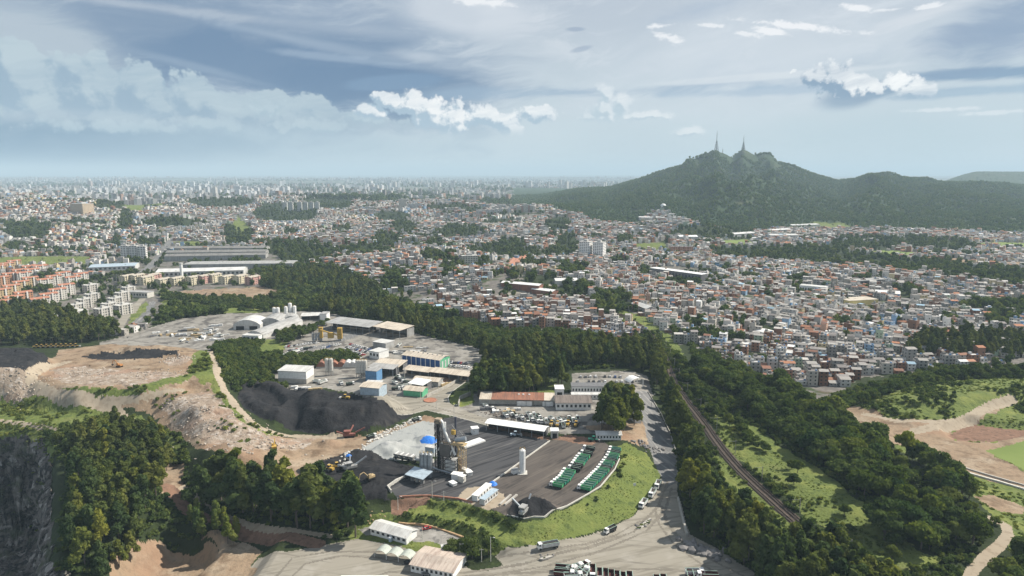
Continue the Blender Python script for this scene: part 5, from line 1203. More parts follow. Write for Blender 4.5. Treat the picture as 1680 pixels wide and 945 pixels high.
for i in range(4): tower(671 + 6 * i, 342, 5, 8, f'{["first", "second", "third", "fourth"][i]} low white block beside the beige crest tower', 'low white crest blocks', (.62, .62, .60))
for i in range(9): tower(845 + i * 3.8 - (0), 348, 3.4, 12 - abs(i - 5) * .9, f'{["first", "second", "third", "fourth", "fifth", "sixth", "seventh", "eighth", "ninth"][i]} tower of the cream cluster on the central hill', 'cream towers on the central hill', CR if i % 3 else (.5, .33, .26))
for i in range(8): tower(785 + i * 7.2, 352 - i * .5, 5.5, 6.5, f'{["first", "second", "third", "fourth", "fifth", "sixth", "seventh", "eighth"][i]} low white block west of the cream towers', 'low white blocks on the central hill', (.62, .61, .59))
for i in range(3): tower(224 + i * 14, 380, 8, 7, f'{["first", "second", "third"][i]} pale mid-rise among trees on the left hillside', 'pale hillside mid-rises', (.55, .58, .50))
for i in range(13): tower(282 + i * 6.0, 383 - i * .5, 5, 7 + (i % 3), f'{["first", "second", "third", "fourth", "fifth", "sixth", "seventh", "eighth", "ninth", "tenth", "eleventh", "twelfth", "thirteenth"][i]} cream mid-rise of the row above the factory', 'cream mid-rises above the factory', [(.62, .60, .52), (.60, .50, .38), (.60, .62, .56)][i % 3])
for i in range(5): tower(1102 + i * 7.5, 412, 7, 8, f'{["first", "second", "third", "fourth", "fifth"][i]} orange section of the long block by the field', 'orange blocks by the field', (.56, .30, .20), depth=9)
tower(1176, 446, 5, 16, 'slim blue water tower beside the long dark school', 'lone towers', (.16, .32, .50)); tower(1183, 446, 5, 13, 'blue stair tower next to the slim blue water tower', 'lone towers', (.20, .36, .52))
tower(904, 442, 12, 12, 'grey block standing above the red-roofed terrace', 'lone towers', (.38, .38, .38)); tower(770, 431, 26, 12, 'pale beige block in the middle of the town', 'lone towers', (.58, .55, .48), depth=14)
tower(667, 392, 10, 7, 'bright yellow house block on the central hill', 'lone towers', (.75, .50, .06)); tower(640, 434 + 6, 3, 13, 'tall blue water tank by the striped building', 'water tanks', (.10, .28, .55), 'water_tank'); tower(604, 441, 3, 14, 'slim blue tank above the wood', 'water tanks', (.10, .28, .55), 'water_tank')
for (px0, py0, w, h, lab, col) in [(1225, 572, 20, 8, 'bright blue-walled house above the railway wood', (.16, .42, .66)), (1325, 575, 18, 12, 'tall blank white house in the middle of the right slope', (.72, .72, .70)), (1360, 548, 10, 8, 'dark blue house on the right slope', (.10, .22, .45)), (1010, 548, 10, 18, 'tall white house above the railway cutting', (.68, .67, .65))]:
    tower(px0, py0, w, h, lab, None, col, 'house', rz=.5, depth=8)['category'] = 'house'
# skyline of the far city
rs = np.random.RandomState(33); sk = []
for (pxa, pxb, D, hm, cnt) in [(130, 330, 5200, 46, 75), (330, 480, 4800, 55, 52), (0, 130, 5200, 38, 30), (400, 470, 3900, 40, 16), (560, 660, 6500, 45, 22), (600, 1000, 8200, 60, 70), (150, 600, 8500, 60, 50), (30, 90, 4300, 36, 10)]:
    for _ in range(cnt):
        px0 = rs.uniform(pxa, pxb); Y = D * rs.uniform(.9, 1.15); x = hx(px0, Y); sk.append((x, Y, hm * rs.uniform(.55, 1.25), rs.uniform(15, 26) * (1 + Y / 12000)))
sk.sort(key=lambda s_: s_[1])
for i, (x, y, h, w) in enumerate(sk[:290]):
    z = hgt(x, y); b = MB(); b.box(-w / 2, w / 2, -w * .4, w * .4, -8, h); b.cbox(0, 0, w * .4, w * .3, h, h + 4)
    px0 = project(x, y, z)[0]
    where = 'beyond the left hillside' if px0 < 330 else ('beyond the factory hill' if px0 < 480 else ('beyond the wooded crest' if px0 < 700 else 'beyond the central hill'))
    ci_ = rs.choice(5, p=[.35, .2, .15, .25, .05]); col = [(.50, .51, .52), (.48, .46, .43), (.38, .39, .40), (.58, .58, .58), (.38, .31, .28)][ci_]; cw = ['off-white', 'cream', 'grey', 'bright white', 'brownish'][ci_]
    hw = 'tall' if h > 62 else ('mid-height' if h > 42 else 'low'); ww = 'broad' if w > 30 else 'slim'
    o = b.build('skyline_tower', TO); o.color = (*col, 1); o.location = (x, y, z); o.rotation_euler = (0, 0, rs.uniform(-.5, .9)); tag(o, f'{hw} {ww} {cw} tower in the hazy far skyline {where}', 'tower block', 'skyline towers ' + where)
# low fabric of the far city: one mass
n = 30000; y = 3200 + 16000 * rs.rand(n) ** 2.2; x = rs.uniform(-.8, .25, n) * y; dn = fbm(x, y, 1100, 3, 88)
k = (dn > -.12) & ~((x / y > -.03) & (y < 7500) & (x / y > .0)); x, y = x[k], y[k]; z = height(x, y); m_ = len(x)
px_, py_ = project(x, y, z); k = (px_ > -30) & (px_ < 1100); x, y, z = x[k], y[k], z[k]; m_ = len(x)
tall = rs.rand(m_) < .10; h = np.where(tall, rs.uniform(18, 48, m_), rs.uniform(5, 12, m_)); w = np.where(tall, rs.uniform(10, 18, m_), rs.uniform(9, 26, m_)) * (1 + y / 16000); th = rs.uniform(0, 1.5, m_)
ct, st = np.cos(th) * w / 2, np.sin(th) * w / 2
C = [(-1, -1), (1, -1), (1, 1), (-1, 1)]
base = [np.stack([x + a * ct - b * st, y + a * st + b * ct, z - 5], -1) for a, b in C]; top = [p + np.stack([0 * h, 0 * h, h + 5], -1) for p in base]
qs = [np.stack([base[i], base[(i + 1) % 4], top[(i + 1) % 4], top[i]], 1) for i in range(4)] + [np.stack(top, 1)]
colr = np.array([(.44, .43, .42), (.32, .31, .29), (.22, .21, .20), (.30, .20, .15), (.50, .50, .50)])[rs.choice(5, m_, p=[.3, .2, .25, .1, .15])]
o = link('far_city', mesh_np('far_city', np.concatenate(qs).reshape(-1, 3), np.arange(5 * m_ * 4).reshape(-1, 4), [TA], cols=np.tile(colr, (5, 1)))); o['kind'] = 'stuff'
n = 9000; y = 3200 + 9000 * rs.rand(n) ** 1.8; x = rs.uniform(-.8, .22, n) * y; k = fbm(x, y, 900, 3, 89) > .1; x, y = x[k], y[k]
k = ~((x / y > .0) & (y < 7500)); x, y = x[k], y[k]; scatter('city_trees', 'fardark', np.c_[x, y, height(x, y) - 2], rs.uniform(1.6, 3.5, len(x)), seed=12)
# village at the foot of the mountain
o_x, o_y = [], []
# ================================================================== industry, vehicles, railway
def roofmat(name, col, col2, rough=.6, st=.9):
    m_, n, bs = newmat(name); tc_ = n.node('ShaderNodeTexCoord'); ge = n.node('ShaderNodeNewGeometry'); oi = n.node('ShaderNodeObjectInfo')
    P = n.vm('ADD', tc_.outputs['Object'], n.comb(n.m('MULTIPLY', oi.outputs['Random'], 91.0), n.m('MULTIPLY', oi.outputs['Random'], 37.0), 0.0))
    a = n.noise(n.vm('MULTIPLY', P, (.75, .07, .07)), 1.0, 4, .7); b = n.noise(n.vm('MULTIPLY', P, (.12, .16, .1)), 1.0, 4, .6); c = n.noise(n.vm('MULTIPLY', P, (1.6, .5, .5)), 1.0, 3, .7)
    o = n.mix(n.m('MULTIPLY', n.ss(a, .44, .66), st), C4(col), C4(col2)); o = n.mix(n.m('MULTIPLY', n.ss(b, .48, .66), .55), o, C4(tuple(q * .62 for q in col))); o = n.mix(n.m('MULTIPLY', n.ss(c, .58, .68), .5), o, C4((.20, .13, .09)))
    n.l.new(o, bs.inputs['Base Color']); bs.inputs['Roughness'].default_value = rough; return m_
M_WHITE = simple('white_paint', (.74, .74, .72), .5, var=.08); M_BEIGE = roofmat('beige_sheet', (.53, .47, .385), (.36, .30, .235))
M_GREYS = roofmat('grey_sheet', (.36, .36, .35), (.22, .215, .205)); M_DGREY = simple('dark_grey_sheet', (.16, .16, .165), .6); M_PALE = roofmat('pale_grey_sheet', (.54, .54, .52), (.38, .37, .35), st=.7)
M_RUST = roofmat('rusty_sheet', (.28, .13, .085), (.15, .085, .065), .85); M_STEEL = simple('galvanised_steel', (.34, .37, .40), .45, .6); M_BLACK = simple('black_steel', (.025, .027, .03), .5)
M_CONC = simple('concrete', (.42, .40, .36), .9, scale=.4); M_CONCL = simple('pale_concrete', (.55, .53, .48), .9); M_BLUE = simple('blue_wall', (.035, .11, .30), .6); M_GREEN = simple('green_wall', (.12, .42, .24), .7); M_TGREEN = simple('truck_green', (.03, .22, .15), .45)
M_YEL = simple('machine_yellow', (.46, .30, .07), .6); M_RED = simple('red_paint', (.24, .10, .08), .7); M_TARP = simple('blue_tarp', (.03, .20, .66), .5, scale=1.2, col2=(.02, .13, .48)); M_TYRE = simple('tyre', (.02, .02, .02), .9)
M_TILE = simple('terracotta', (.36, .17, .11), .85, scale=.5, col2=(.26, .12, .08)); M_SLBL = simple('slate_blue_sheet', (.38, .46, .52), .5); M_GLASSM = GLASS; M_LOAD = simple('dark_load', (.05, .042, .036), .95); M_TAN = simple('tan_steel', (.45, .34, .19), .7); M_FAB = simple('canopy_fabric', (.40, .43, .38), .7); M_MAROON = simple('maroon_trailer', (.10, .035, .03), .7)
M_SOIL = simple('brick_kerb', (.42, .20, .13), .9); M_RAIL = simple('rail_steel', (.16, .12, .095), .4, .7); M_SLEEP = simple('sleeper', (.16, .13, .11), .9)

def shed(name, label, p0, p1, depth, h, wallm, roofm, kind='gable', rh=1.2, group=None, open_front=False, cat='shed', z=None, wins=0, doors=0, along=True, vents=0, stripe=None, lift_=0.0, ribs=False):
    """building whose front edge runs on the ground from photo point p0 to p1; it goes `depth` metres back"""
    c, L, a = between(p0, p1); z = hgt(c.x, c.y) if z is None else z
    t = thing(name, label, cat, (c.x, c.y, z), a, group); x0, x1, y0, y1 = -L / 2, L / 2, 0, depth
    b = MB()
    if open_front:
        b.box(x0, x1, y1 - .2, y1, -1, h); b.box(x0, x0 + .2, y1 * .5, y1 - .2, -1, h); b.box(x1 - .2, x1, y1 * .5, y1 - .2, -1, h)
    else: b.box(x0, x1, y0, y1, -2, h)
    if kind == 'gable': b.gends(x0, x1, y0, y1, h, rh) if not open_front else None
    b.build('wall', wallm, t)
    if open_front:
        k_ = max(2, int(L / 7)) + 1
        for i in range(k_): p = MB(); p.box(x0 + .1 + (L - .5) * i / (k_ - 1), x0 + .4 + (L - .5) * i / (k_ - 1), .1, .4, -1, h); p.build('post', M_STEEL, t)
    r = MB()
    if kind == 'gable': r.gable(x0, x1, y0, y1, h, rh, over=.6)
    elif kind == 'mono': r.faces([(x0 - .4, y0 - .6, h + .1), (x1 + .4, y0 - .6, h + .1), (x1 + .4, y1 + .3, h + rh), (x0 - .4, y1 + .3, h + rh), (x0 - .4, y0 - .6, h + .35), (x1 + .4, y0 - .6, h + .35), (x1 + .4, y1 + .3, h + rh + .25), (x0 - .4, y1 + .3, h + rh + .25)], [(4, 5, 6, 7), (0, 1, 5, 4), (1, 2, 6, 5), (2, 3, 7, 6), (3, 0, 4, 7), (3, 2, 1, 0)])
    elif kind == 'vault': r.vault(x0 - .3, x1 + .3, y0 - .3, y1 + .3, h, rh)
    elif kind == 'flat': r.box(x0 - .3, x1 + .3, y0 - .3, y1 + .3, h, h + .3)
    ro = r.build('roof', roofm, t)
    if ribs:
        rb = MB(); k_ = int(L / 1.6)
        for i in range(k_ + 1):
            u = x0 + L * i / k_
            if kind == 'gable':
                ym = (y0 + y1) / 2; rb.tube((u, y0 - .5, h - .5 * rh / ym + .16), (u, ym, h + rh + .16), .07, 4); rb.tube((u, y1 + .5, h - .5 * rh / ym + .16), (u, ym, h + rh + .16), .07, 4)
            else: rb.tube((u, y0 - .5, h + .4), (u, y1 + .2, h + rh + .3), .07, 4)
        q = rb.build('roof_ribs', roofm, ro); q['kind'] = 'stuff'
    for i in range(vents): v = MB(); u = x0 + L * (i + .5) / vents; v.box(u - .5, u + .5, (y0 + y1) / 2 - .4, (y0 + y1) / 2 + .4, h + rh - .2, h + rh + .55); v.build('roof_vent', M_GREYS, ro)
    for i in range(wins): v = MB(); u = x0 + L * (i + .5) / wins; v.box(u - L / wins * .26, u + L / wins * .26, -.05, .08, h * .38, h * .74); v.build('window', GLASS, t)
    for i in range(doors): v = MB(); u = x0 + L * (i + .5) / doors; v.box(u - L / doors * .3, u + L / doors * .3, -.08, .1, 0, h * .7); v.build('doorway', DARK, t)
    if stripe: v = MB(); v.box(x0 - .04, x1 + .04, -.04, depth + .04, 0, h * .4); v.build('lower_wall', stripe, t)
    return t
# --- arched halls and the sheds behind them
shed('arched_hall', 'white arched hall nearest the pale yard, its round end facing out', (383, 541), (427, 541), 24, 5, M_PALE, M_PALE, 'vault', 5, 'grey arched halls', cat='hall', doors=2)
shed('arched_hall', 'grey arched hall in the middle with white silos at its corner', (424, 537), (463, 537), 26, 4.5, M_PALE, M_GREYS, 'vault', 5, 'grey arched halls', cat='hall')
shed('arched_hall', 'low grey arched hall at the far end of the group', (462, 532), (492, 530), 22, 4, M_PALE, M_GREYS, 'vault', 4, 'grey arched halls', cat='hall')
c_, L_, a_ = between((418, 556), (484, 531)); t = thing('vaulted_warehouse', 'long pale vaulted warehouse running away behind the hedge', 'warehouse', (c_.x, c_.y, hgt(c_.x, c_.y)), a_ - math.pi / 2)
MB().box(-9, 9, -L_ / 2, L_ / 2, -2, 4).build('wall', M_PALE, t); MB().vault(-9.3, 9.3, -L_ / 2, L_ / 2, 4, 3.6).build('roof', M_GREYS, t); MB().box(-3, 3, -L_ / 2 - .1, -L_ / 2 + .2, 0, 3.6).build('doorway', DARK, t)
shed('flat_shed', 'white flat-roofed building at the corner of the vaulted warehouse', (398, 559), (424, 560), 14, 5, M_WHITE, M_PALE, 'flat', group=None, wins=4)
shed('flat_shed', 'low grey open shed in the trees past the silos', (494, 526), (524, 525), 14, 4.5, M_DGREY, M_PALE, 'mono', .8, open_front=True); shed('flat_shed', 'small white block at the end of the low open shed', (525, 526), (536, 526), 12, 7, M_WHITE, M_GREYS, 'flat')
def silo(x, y, z, r, h, label, group, mat=M_WHITE, legs=0, top=None, name='silo'):
    t = thing(name, label, 'silo', (x, y, z), 0, group); b = MB(); b.cyl(0, 0, r, legs, legs + h, 20); b.build('tank', mat, t)
    m_ = MB(); m_.cyl(0, 0, r, legs + h, legs + h + r * .45, 20, r * .35); m_.build('cap', top or mat, t)
    if legs:
        m_ = MB(); m_.cyl(0, 0, r * .35, legs - r * 1.1, legs, 16, r); m_.build('cone', mat, t)
        for i in range(4): a = .785 + i * 1.571; m_ = MB(); m_.tube((r * .85 * math.cos(a), r * .85 * math.sin(a), -.5), (r * .85 * math.cos(a), r * .85 * math.sin(a), legs + .3), .16); m_.build('leg', M_GREYS, t)
    rl = MB()
    for i in range(8): a = i * .785; rl.tube((r * .92 * math.cos(a), r * .92 * math.sin(a), legs + h), (r * .92 * math.cos(a), r * .92 * math.sin(a), legs + h + 1.1), .05, 4); b2 = (i + 1) * .785; rl.tube((r * .92 * math.cos(a), r * .92 * math.sin(a), legs + h + 1.1), (r * .92 * math.cos(b2), r * .92 * math.sin(b2), legs + h + 1.1), .05, 4)
    rl.build('guard_rail', M_YEL, t)
    m_ = MB()
    for s_ in (-.25, .25): m_.tube((r + .12, s_, 0), (r + .12, s_, legs + h + 1), .05, 4)
    for k_ in range(int((legs + h) / .6)): m_.tube((r + .12, -.25, k_ * .6 + .3), (r + .12, .25, k_ * .6 + .3), .035, 4)
    m_.build('ladder', M_STEEL, t); return t
for i, (px_, py_) in enumerate([(451, 527), (457, 527), (470, 525), (477, 524), (484, 524)]):
    x, y = pick(px_, py_); silo(x, y, hgt(x, y), 1.9, 12 if i != 3 else 15, f'{["first","second","third","tallest","last"][i]} white cement silo beside the arched halls', 'white cement silos by the halls', legs=2)
shed('loading_shed', 'long grey shed with pale roof and black open front', (534, 541), (606, 549), 22, 7, M_DGREY, M_GREYS, 'mono', 1.5, open_front=True, vents=0)
shed('loading_shed', 'shorter grey shed with beige roof at the end of the row', (612, 549), (656, 557), 20, 8, M_GREYS, M_BEIGE, 'mono', 1.2, open_front=True)
shed('flat_shed', 'small grey box building in front of the grey sheds', (612, 571), (633, 574), 12, 5.5, M_GREYS, M_PALE, 'flat'); shed('white_house', 'white two-storey office by the crowded car lot', (606, 587), (622, 590), 12, 6, M_WHITE, M_PALE, 'flat', cat='office', wins=3)
# yellow batching plant
x, y = pick(541, 560); t = thing('batching_plant', 'yellow concrete batching plant between hedge and grey sheds', 'plant', (x, y, hgt(x, y)), .1)
for (a, b_, w, h0, h1) in [(-8, 2, 3.4, 3, 13), (9, 2, 4.2, 2, 12)]: MB().cbox(a, b_, w, w, h0, h1).build('hopper', M_YEL, t); MB().cbox(a, b_, w * .7, w * .7, -1, h0).build('support', M_GREYS, t)
MB().cbox(1, 1, 5, 4, 3, 8).build('mixer_house', M_YEL, t); MB().tube((-8, 0, 11), (9, 0, 5), .7).build('conveyor', M_YEL, t); MB().tube((-14, -2, 1), (-8, 1, 9), .6).build('conveyor', M_STEEL, t)
for i in range(3): MB().cyl(-15 + i * 2.6, 1, 1.1, 1, 8, 12).build('tank', M_GREYS, t)
shed('blue_hall', 'long blue hall with cream roof and pale pilasters', (660, 598), (722, 607), 14, 8, M_BLUE, M_BEIGE, 'gable', 1.6, cat='hall', vents=8)
hall = bpy.data.objects[[o.name for o in bpy.data.objects if o.name.startswith('blue_hall')][-1]]
c_, L_, a_ = between((660, 598), (722, 607))
for i in range(9): MB().box(-L_ / 2 + L_ * i / 8 - .35, -L_ / 2 + L_ * i / 8 + .35, -.2, -.003, 0, 7.8).build('pilaster', M_WHITE, hall)
MB().box(L_ / 2 + .003, L_ / 2 + .3, .2, 13.8, 0, 8.4).build('green_end_wall', M_GREEN, hall)
for i in range(3): MB().box(L_ / 2 + .3, L_ / 2 + .42, 2 + i * 4.4, 4 + i * 4.4, 1, 6.5).build('panel', M_PALE, hall)
shed('open_shed', 'wide beige-roofed open shed left of the blue hall', (610, 611), (654, 615), 16, 6, M_DGREY, M_BEIGE, 'mono', 1.2, open_front=True)
shed('open_shed', 'beige canopy in front of the blue hall, nearer the open shed', (662, 617), (703, 622), 9, 5, M_DGREY, M_BEIGE, 'mono', 1.2, open_front=True)
shed('open_shed', 'longest beige canopy reaching the dark grove', (706, 621), (768, 629), 9, 5, M_DGREY, M_BEIGE, 'mono', 1.3, open_front=True)
shed('storage_shed', 'beige-roofed shed with grey side beside the ramp road', (678, 631), (719, 635), 9, 4, M_GREYS, M_BEIGE, 'gable', 1.2)
shed('tent_hall', 'bright white tent roof between two beige sheds', (670, 640), (694, 644), 11, 5, M_DGREY, M_WHITE, 'mono', .8, open_front=True); shed('green_shed', 'beige-roofed shed with green end wall nearest the roundabout', (662, 649), (693, 652), 10, 4.2, M_GREEN, M_BEIGE, 'gable', 1.3)
shed('depot', 'pale-roofed depot with blue side at the corner of the black heap', (591, 647), (622, 650), 11, 5, M_SLBL, M_BEIGE, 'gable', 1.0); shed('depot', 'blue box building beside the concrete silos', (600, 625), (618, 627), 9, 8, simple('mid_blue', (.12, .26, .45), .6), M_GREYS, 'flat')
shed('open_shed', 'grey-roofed shelter behind the blue box building', (604, 616), (645, 620), 10, 6.5, M_DGREY, M_GREYS, 'mono', .8, open_front=True); shed('open_shed', 'small pale lean-to in front of the blue box building', (600, 636), (624, 637), 6, 3.2, M_GREYS, M_PALE, 'mono', .5, open_front=True)
shed('white_shed', 'white shed on a concrete base beside the black heap', (457, 628), (503, 630), 13, 9, M_WHITE, M_PALE, 'mono', .8, stripe=M_CONC, cat='shed')
for i, (px_, py_) in enumerate([(537, 616), (544, 616), (587, 619), (591, 619), (595.5, 619), (600, 619)]):
    x, y = pick(px_, py_); silo(x, y, hgt(x, y), 1.5, 9, f'{["first","second","third","fourth","fifth","sixth"][i]} pale silo of the concrete works behind the black heap', 'pale silos of the concrete works', M_CONCL, legs=4)
for i, (px_, py_, cm_) in enumerate([(527, 604, M_RUST), (548, 604, M_RUST), (560, 604, M_RUST), (570, 604, M_PALE), (579, 604, M_PALE)]):
    x, y = pick(px_, py_); t = thing('storage_dome', f'{["first rust-coloured","second rust-coloured","third rust-coloured","first pale","second pale"][i]} arched bin behind the concrete silos', 'bin', (x, y, hgt(x, y)), .1, 'arched bins'); MB().vault(-4, 4, 0, 9, 1, 4).build('arch', cm_, t); MB().box(-4, 4, 0, 9, -1, 1).build('base', M_CONC, t)
# --- centre: rust-roofed workshop etc.
x0s = [(786, 665), (806, 665), (846, 666), (876, 666), (893, 666), (910, 667)]
rm = [M_BEIGE, M_RUST, M_RUST, M_RUST, M_BEIGE]; c_, L_, a_ = between((786, 665), (910, 667)); z_ = hgt(c_.x, c_.y)
t = thing('workshop', 'long low workshop with rusty patched roof beside the machine yard', 'workshop', (c_.x, c_.y, z_), a_); MB().box(-L_ / 2, L_ / 2, 3, 11, -1, 4).build('wall', M_CONCL, t)
for i, (f0, f1) in enumerate([(0, .16), (.16, .48), (.48, .72), (.72, .86), (.86, 1)]):
    r = MB(); r.faces([(-L_ / 2 + L_ * f0, 0, 4), (-L_ / 2 + L_ * f1 - .05, 0, 4), (-L_ / 2 + L_ * f1 - .05, 11.5, 5.6), (-L_ / 2 + L_ * f0, 11.5, 5.6), (-L_ / 2 + L_ * f0, 0, 4.2), (-L_ / 2 + L_ * f1 - .05, 0, 4.2), (-L_ / 2 + L_ * f1 - .05, 11.5, 5.8), (-L_ / 2 + L_ * f0, 11.5, 5.8)], [(4, 5, 6, 7), (0, 1, 5, 4), (1, 2, 6, 5), (2, 3, 7, 6), (3, 0, 4, 7), (3, 2, 1, 0)]); r.build('roof_panel', rm[i], t)
for f0, f1 in ((.50, .70), (.84, .98)): MB().box(-L_ / 2 + L_ * f0, -L_ / 2 + L_ * f1, .5, 3, 0, 3.2).build('white_bay', M_WHITE, t)
for i in range(9): MB().box(-L_ / 2 + L_ * i / 8 - .12, -L_ / 2 + L_ * i / 8 + .12, .1, .35, 0, 4).build('post', M_STEEL, t)
for f in (.52, .58, .66): MB().cbox(-L_ / 2 + L_ * f, 8, 1.2, 1.2, 5.2, 5.6).build('skylight', M_WHITE, t)
shed('office', 'white two-storey office with brown sheet roof and small skylights', (912, 673), (970, 673), 15, 5, M_WHITE, roofmat('brown_sheet', (.20, .17, .15), (.12, .10, .09), .8), 'gable', 2, cat='office', wins=8, ribs=True)
shed('white_cube', 'small white cube building below the grass wedge', (911, 655), (925, 655), 9, 7, M_WHITE, M_WHITE, 'flat', cat='building', doors=1); shed('long_white_building', 'long white building with dark roof in front of the car park', (938, 646), (997, 646), 9, 5, M_WHITE, M_DGREY, 'flat', cat='building', wins=12)
shed('white_annex', 'low white annexe in front of the long dark-roofed building', (938, 655), (990, 655), 5, 3, M_WHITE, M_PALE, 'flat', cat='building', wins=9)
c_, L_, a_ = between((1034, 636), (1056, 636)); t = thing('gate_canopy', 'white arched canopy over the entrance road', 'canopy', (c_.x, c_.y, hgt(c_.x, c_.y)), a_); MB().vault(-L_ / 2, L_ / 2, 0, 8, 4.2, 2.6, ends=False).build('arch_roof', M_WHITE, t)
for sx_ in (-1, 1):
    for yy in (.4, 7.6): MB().box(sx_ * (L_ / 2 - .4) - .25, sx_ * (L_ / 2 - .4) + .25, yy - .25, yy + .25, -1, 4.6).build('pillar', M_WHITE, t)
for i, (p0, p1, d, m_) in enumerate([((1030, 662), (1042, 664), 10, M_PALE), ((1038, 682), (1050, 684), 12, M_GREYS), ((1041, 694), (1052, 695), 7, M_PALE), ((985, 694), (1000, 695), 7, M_PALE)]):
    shed('small_shed', ['white striped shed beside the entrance road', 'grey shed hidden beside the asphalt road', 'little white house at the end of the road sheds', 'small pale shed under the tall trees'][i], p0, p1, d, 3.6, M_WHITE, m_, 'gable', 1)
shed('long_canopy', 'long bright white roof over a raised loading platform', (797, 706), (892, 720), 8, 4.6, M_DGREY, M_WHITE, 'gable', .8, cat='canopy', open_front=True)
shed('guard_booth', 'small beige booth with white roof beside the long white canopy', (904, 719), (916, 719), 5, 4.2, M_CONCL, M_WHITE, 'flat', cat='booth', doors=1)
shed('site_office', 'low white building with a row of windows above the truck yard', (979, 722), (1019, 722), 6, 3.2, M_WHITE, M_PALE, 'gable', .9, cat='building', wins=8, ribs=True)
for i, (p0, p1, lab) in enumerate([((779, 823), (802, 803), 'long white container office nearer the embankment edge of the pale pad'), ((791, 829), (813, 812), 'pale container office beside the blue tarp end of the pad')]):
    c_, L_, a_ = between(p0, p1); t = thing('container_office', lab, 'container', (c_.x, c_.y, ZY), a_); MB().cbox(0, 0, L_, 2.8, .3, 3).build('body', M_WHITE if i == 0 else M_PALE, t); MB().cbox(0, 0, L_ + .4, 3.4, 3.05, 3.2).build('roof', M_WHITE if i == 0 else M_SLBL, t)
    for k_ in range(5): MB().cbox(-L_ / 2 + (k_ + .5) * L_ / 5, -1.42, 1.1, .06, 1.2, 2.3).build('window', GLASS, t)
x, y = W(857, 776, ZY); t = silo(x, y, ZY, 1.55, 12.4, 'tall lone white silo with yellow rail in the middle of the truck yard', None, M_WHITE); MB().cbox(0, 0, 5, 5, .02, .3).build('plinth', M_CONCL, t)
x, y = W(845, 776, ZY); t = thing('pump_cabin', 'small white cabin behind the lone silo', 'cabin', (x, y, ZY), .6); MB().cbox(0, 0, 3.4, 2.2, 0, 2.2).build('body', M_WHITE, t); MB().cbox(0, 0, 3.8, 2.6, 2.2, 2.35).build('roof', M_GREYS, t)
# tarps over heaps
def tarp(px_, py_, z, rx, ry, h, label, seed):
    x, y = W(px_, py_, z); rs = random.Random(seed); V = [(x, y, z + h)]; n = 22; R_ = 5
    for j in range(1, R_ + 1):
        for i in range(n):
            a = 2 * math.pi * i / n; q = j / R_ * (1 + rs.uniform(-.1, .1)); V.append((x + rx * q * math.cos(a), y + ry * q * math.sin(a), z + h * (1 - (j / R_) ** 1.4) + .05 + rs.uniform(0, .35) * (j < R_)))
    b = MB(); Fs = [(0, 1 + i, 1 + (i + 1) % n) for i in range(n)] + [(1 + (j - 1) * n + i, 1 + j * n + i, 1 + j * n + (i + 1) % n, 1 + (j - 1) * n + (i + 1) % n) for j in range(1, R_) for i in range(n)]
    b.faces(V, Fs); tag(b.build('tarpaulin', M_TARP, None, True), label, 'tarp')
tarp(702, 724, ZY, 6.5, 4.5, 3.2, 'large blue tarpaulin over a heap behind the asphalt plant', 1); tarp(808, 795, ZY, 2.6, 2.2, 1.6, 'small blue tarpaulin beside the white kerb wall', 2); tarp(572, 748, ZY + 4, 1.6, 1.2, .8, 'scrap of blue tarpaulin on the dark heap', 3)

# --- asphalt plant
x, y = W(738, 775, ZY); t = thing('asphalt_plant', 'tall dark asphalt mixing tower with white ducts and silver drum', 'asphalt plant', (x, y, ZY), -.35)
def truss(m_, x0, x1, y0, y1, z0, z1, n, r=.16):
    for a, b in ((x0, y0), (x1, y0), (x1, y1), (x0, y1)): m_.tube((a, b, z0), (a, b, z1), r, 4)
    for i in range(n):
        za, zb = z0 + (z1 - z0) * i / n, z0 + (z1 - z0) * (i + 1) / n
        for (a, b) in (((x0, y0), (x1, y0)), ((x1, y0), (x1, y1)), ((x1, y1), (x0, y1)), ((x0, y1), (x0, y0))): m_.tube((*a, zb), (*b, zb), r * .7, 4); m_.tube((*a, za), (*b, zb), r * .55, 4)
m_ = MB(); truss(m_, -7.4, -4.6, -1.4, 1.4, -1, 27, 9, .2); truss(m_, -4.6, 1.2, -2, 2.2, -1, 17, 6, .2); m_.build('frame', M_BLACK, t)
m_ = MB(); m_.cbox(-6.4, .3, 1.1, 1.2, 1, 26); m_.build('bucket_elevator', M_BLACK, t)
m_ = MB(); m_.cbox(-6, 0, 3, 2.8, 26, 28.4); m_.build('elevator_head', simple('grimy_tan', (.35, .28, .20), .8), t)
m_ = MB(); m_.taper(-1.6, 0, 5, 4.2, 6, 5, 9, 12); m_.cbox(-1.6, 0, 6, 5, 12, 16); m_.build('screen_house', simple('dirty_steel', (.13, .12, .11), .7), t)
for i in range(4): MB().cbox(1.8, -.6, 5.6, 5.0, .4 + i * 1.9, 2.15 + i * 1.9).build('panel', M_PALE, t)
m_ = MB(); truss(m_, -1.1, 4.7, -3.2, 2.0, 0, 8.1, 4, .15); m_.build('bin_frame', M_BLACK, t)
m_ = MB(); m_.path([(-6, 0, 27), (-4.8, 0, 27.6), (-3.6, 0, 26.6), (-3.2, 0, 23.5), (2.4, -.5, 12.4), (3.4, -.5, 10.2)], .62, 10); m_.build('duct', M_WHITE, t)
m_ = MB(); m_.path([(-5.4, -1.8, 12), (-3.4, -1.8, 16.6), (.6, -1.8, 9.6), (2.2, -1.8, 13)], .34, 8); m_.build('duct', M_WHITE, t)
m_ = MB(); m_.path([(-3.0, 1.6, 26.2), (-3.0, 1.6, 20)], .5, 8); m_.build('duct', M_WHITE, t)
m_ = MB(); m_.tube((3.2, 1, 17.6), (8.6, 1.5, 18.8), 1.35, 14); m_.build('drum', M_STEEL, t)
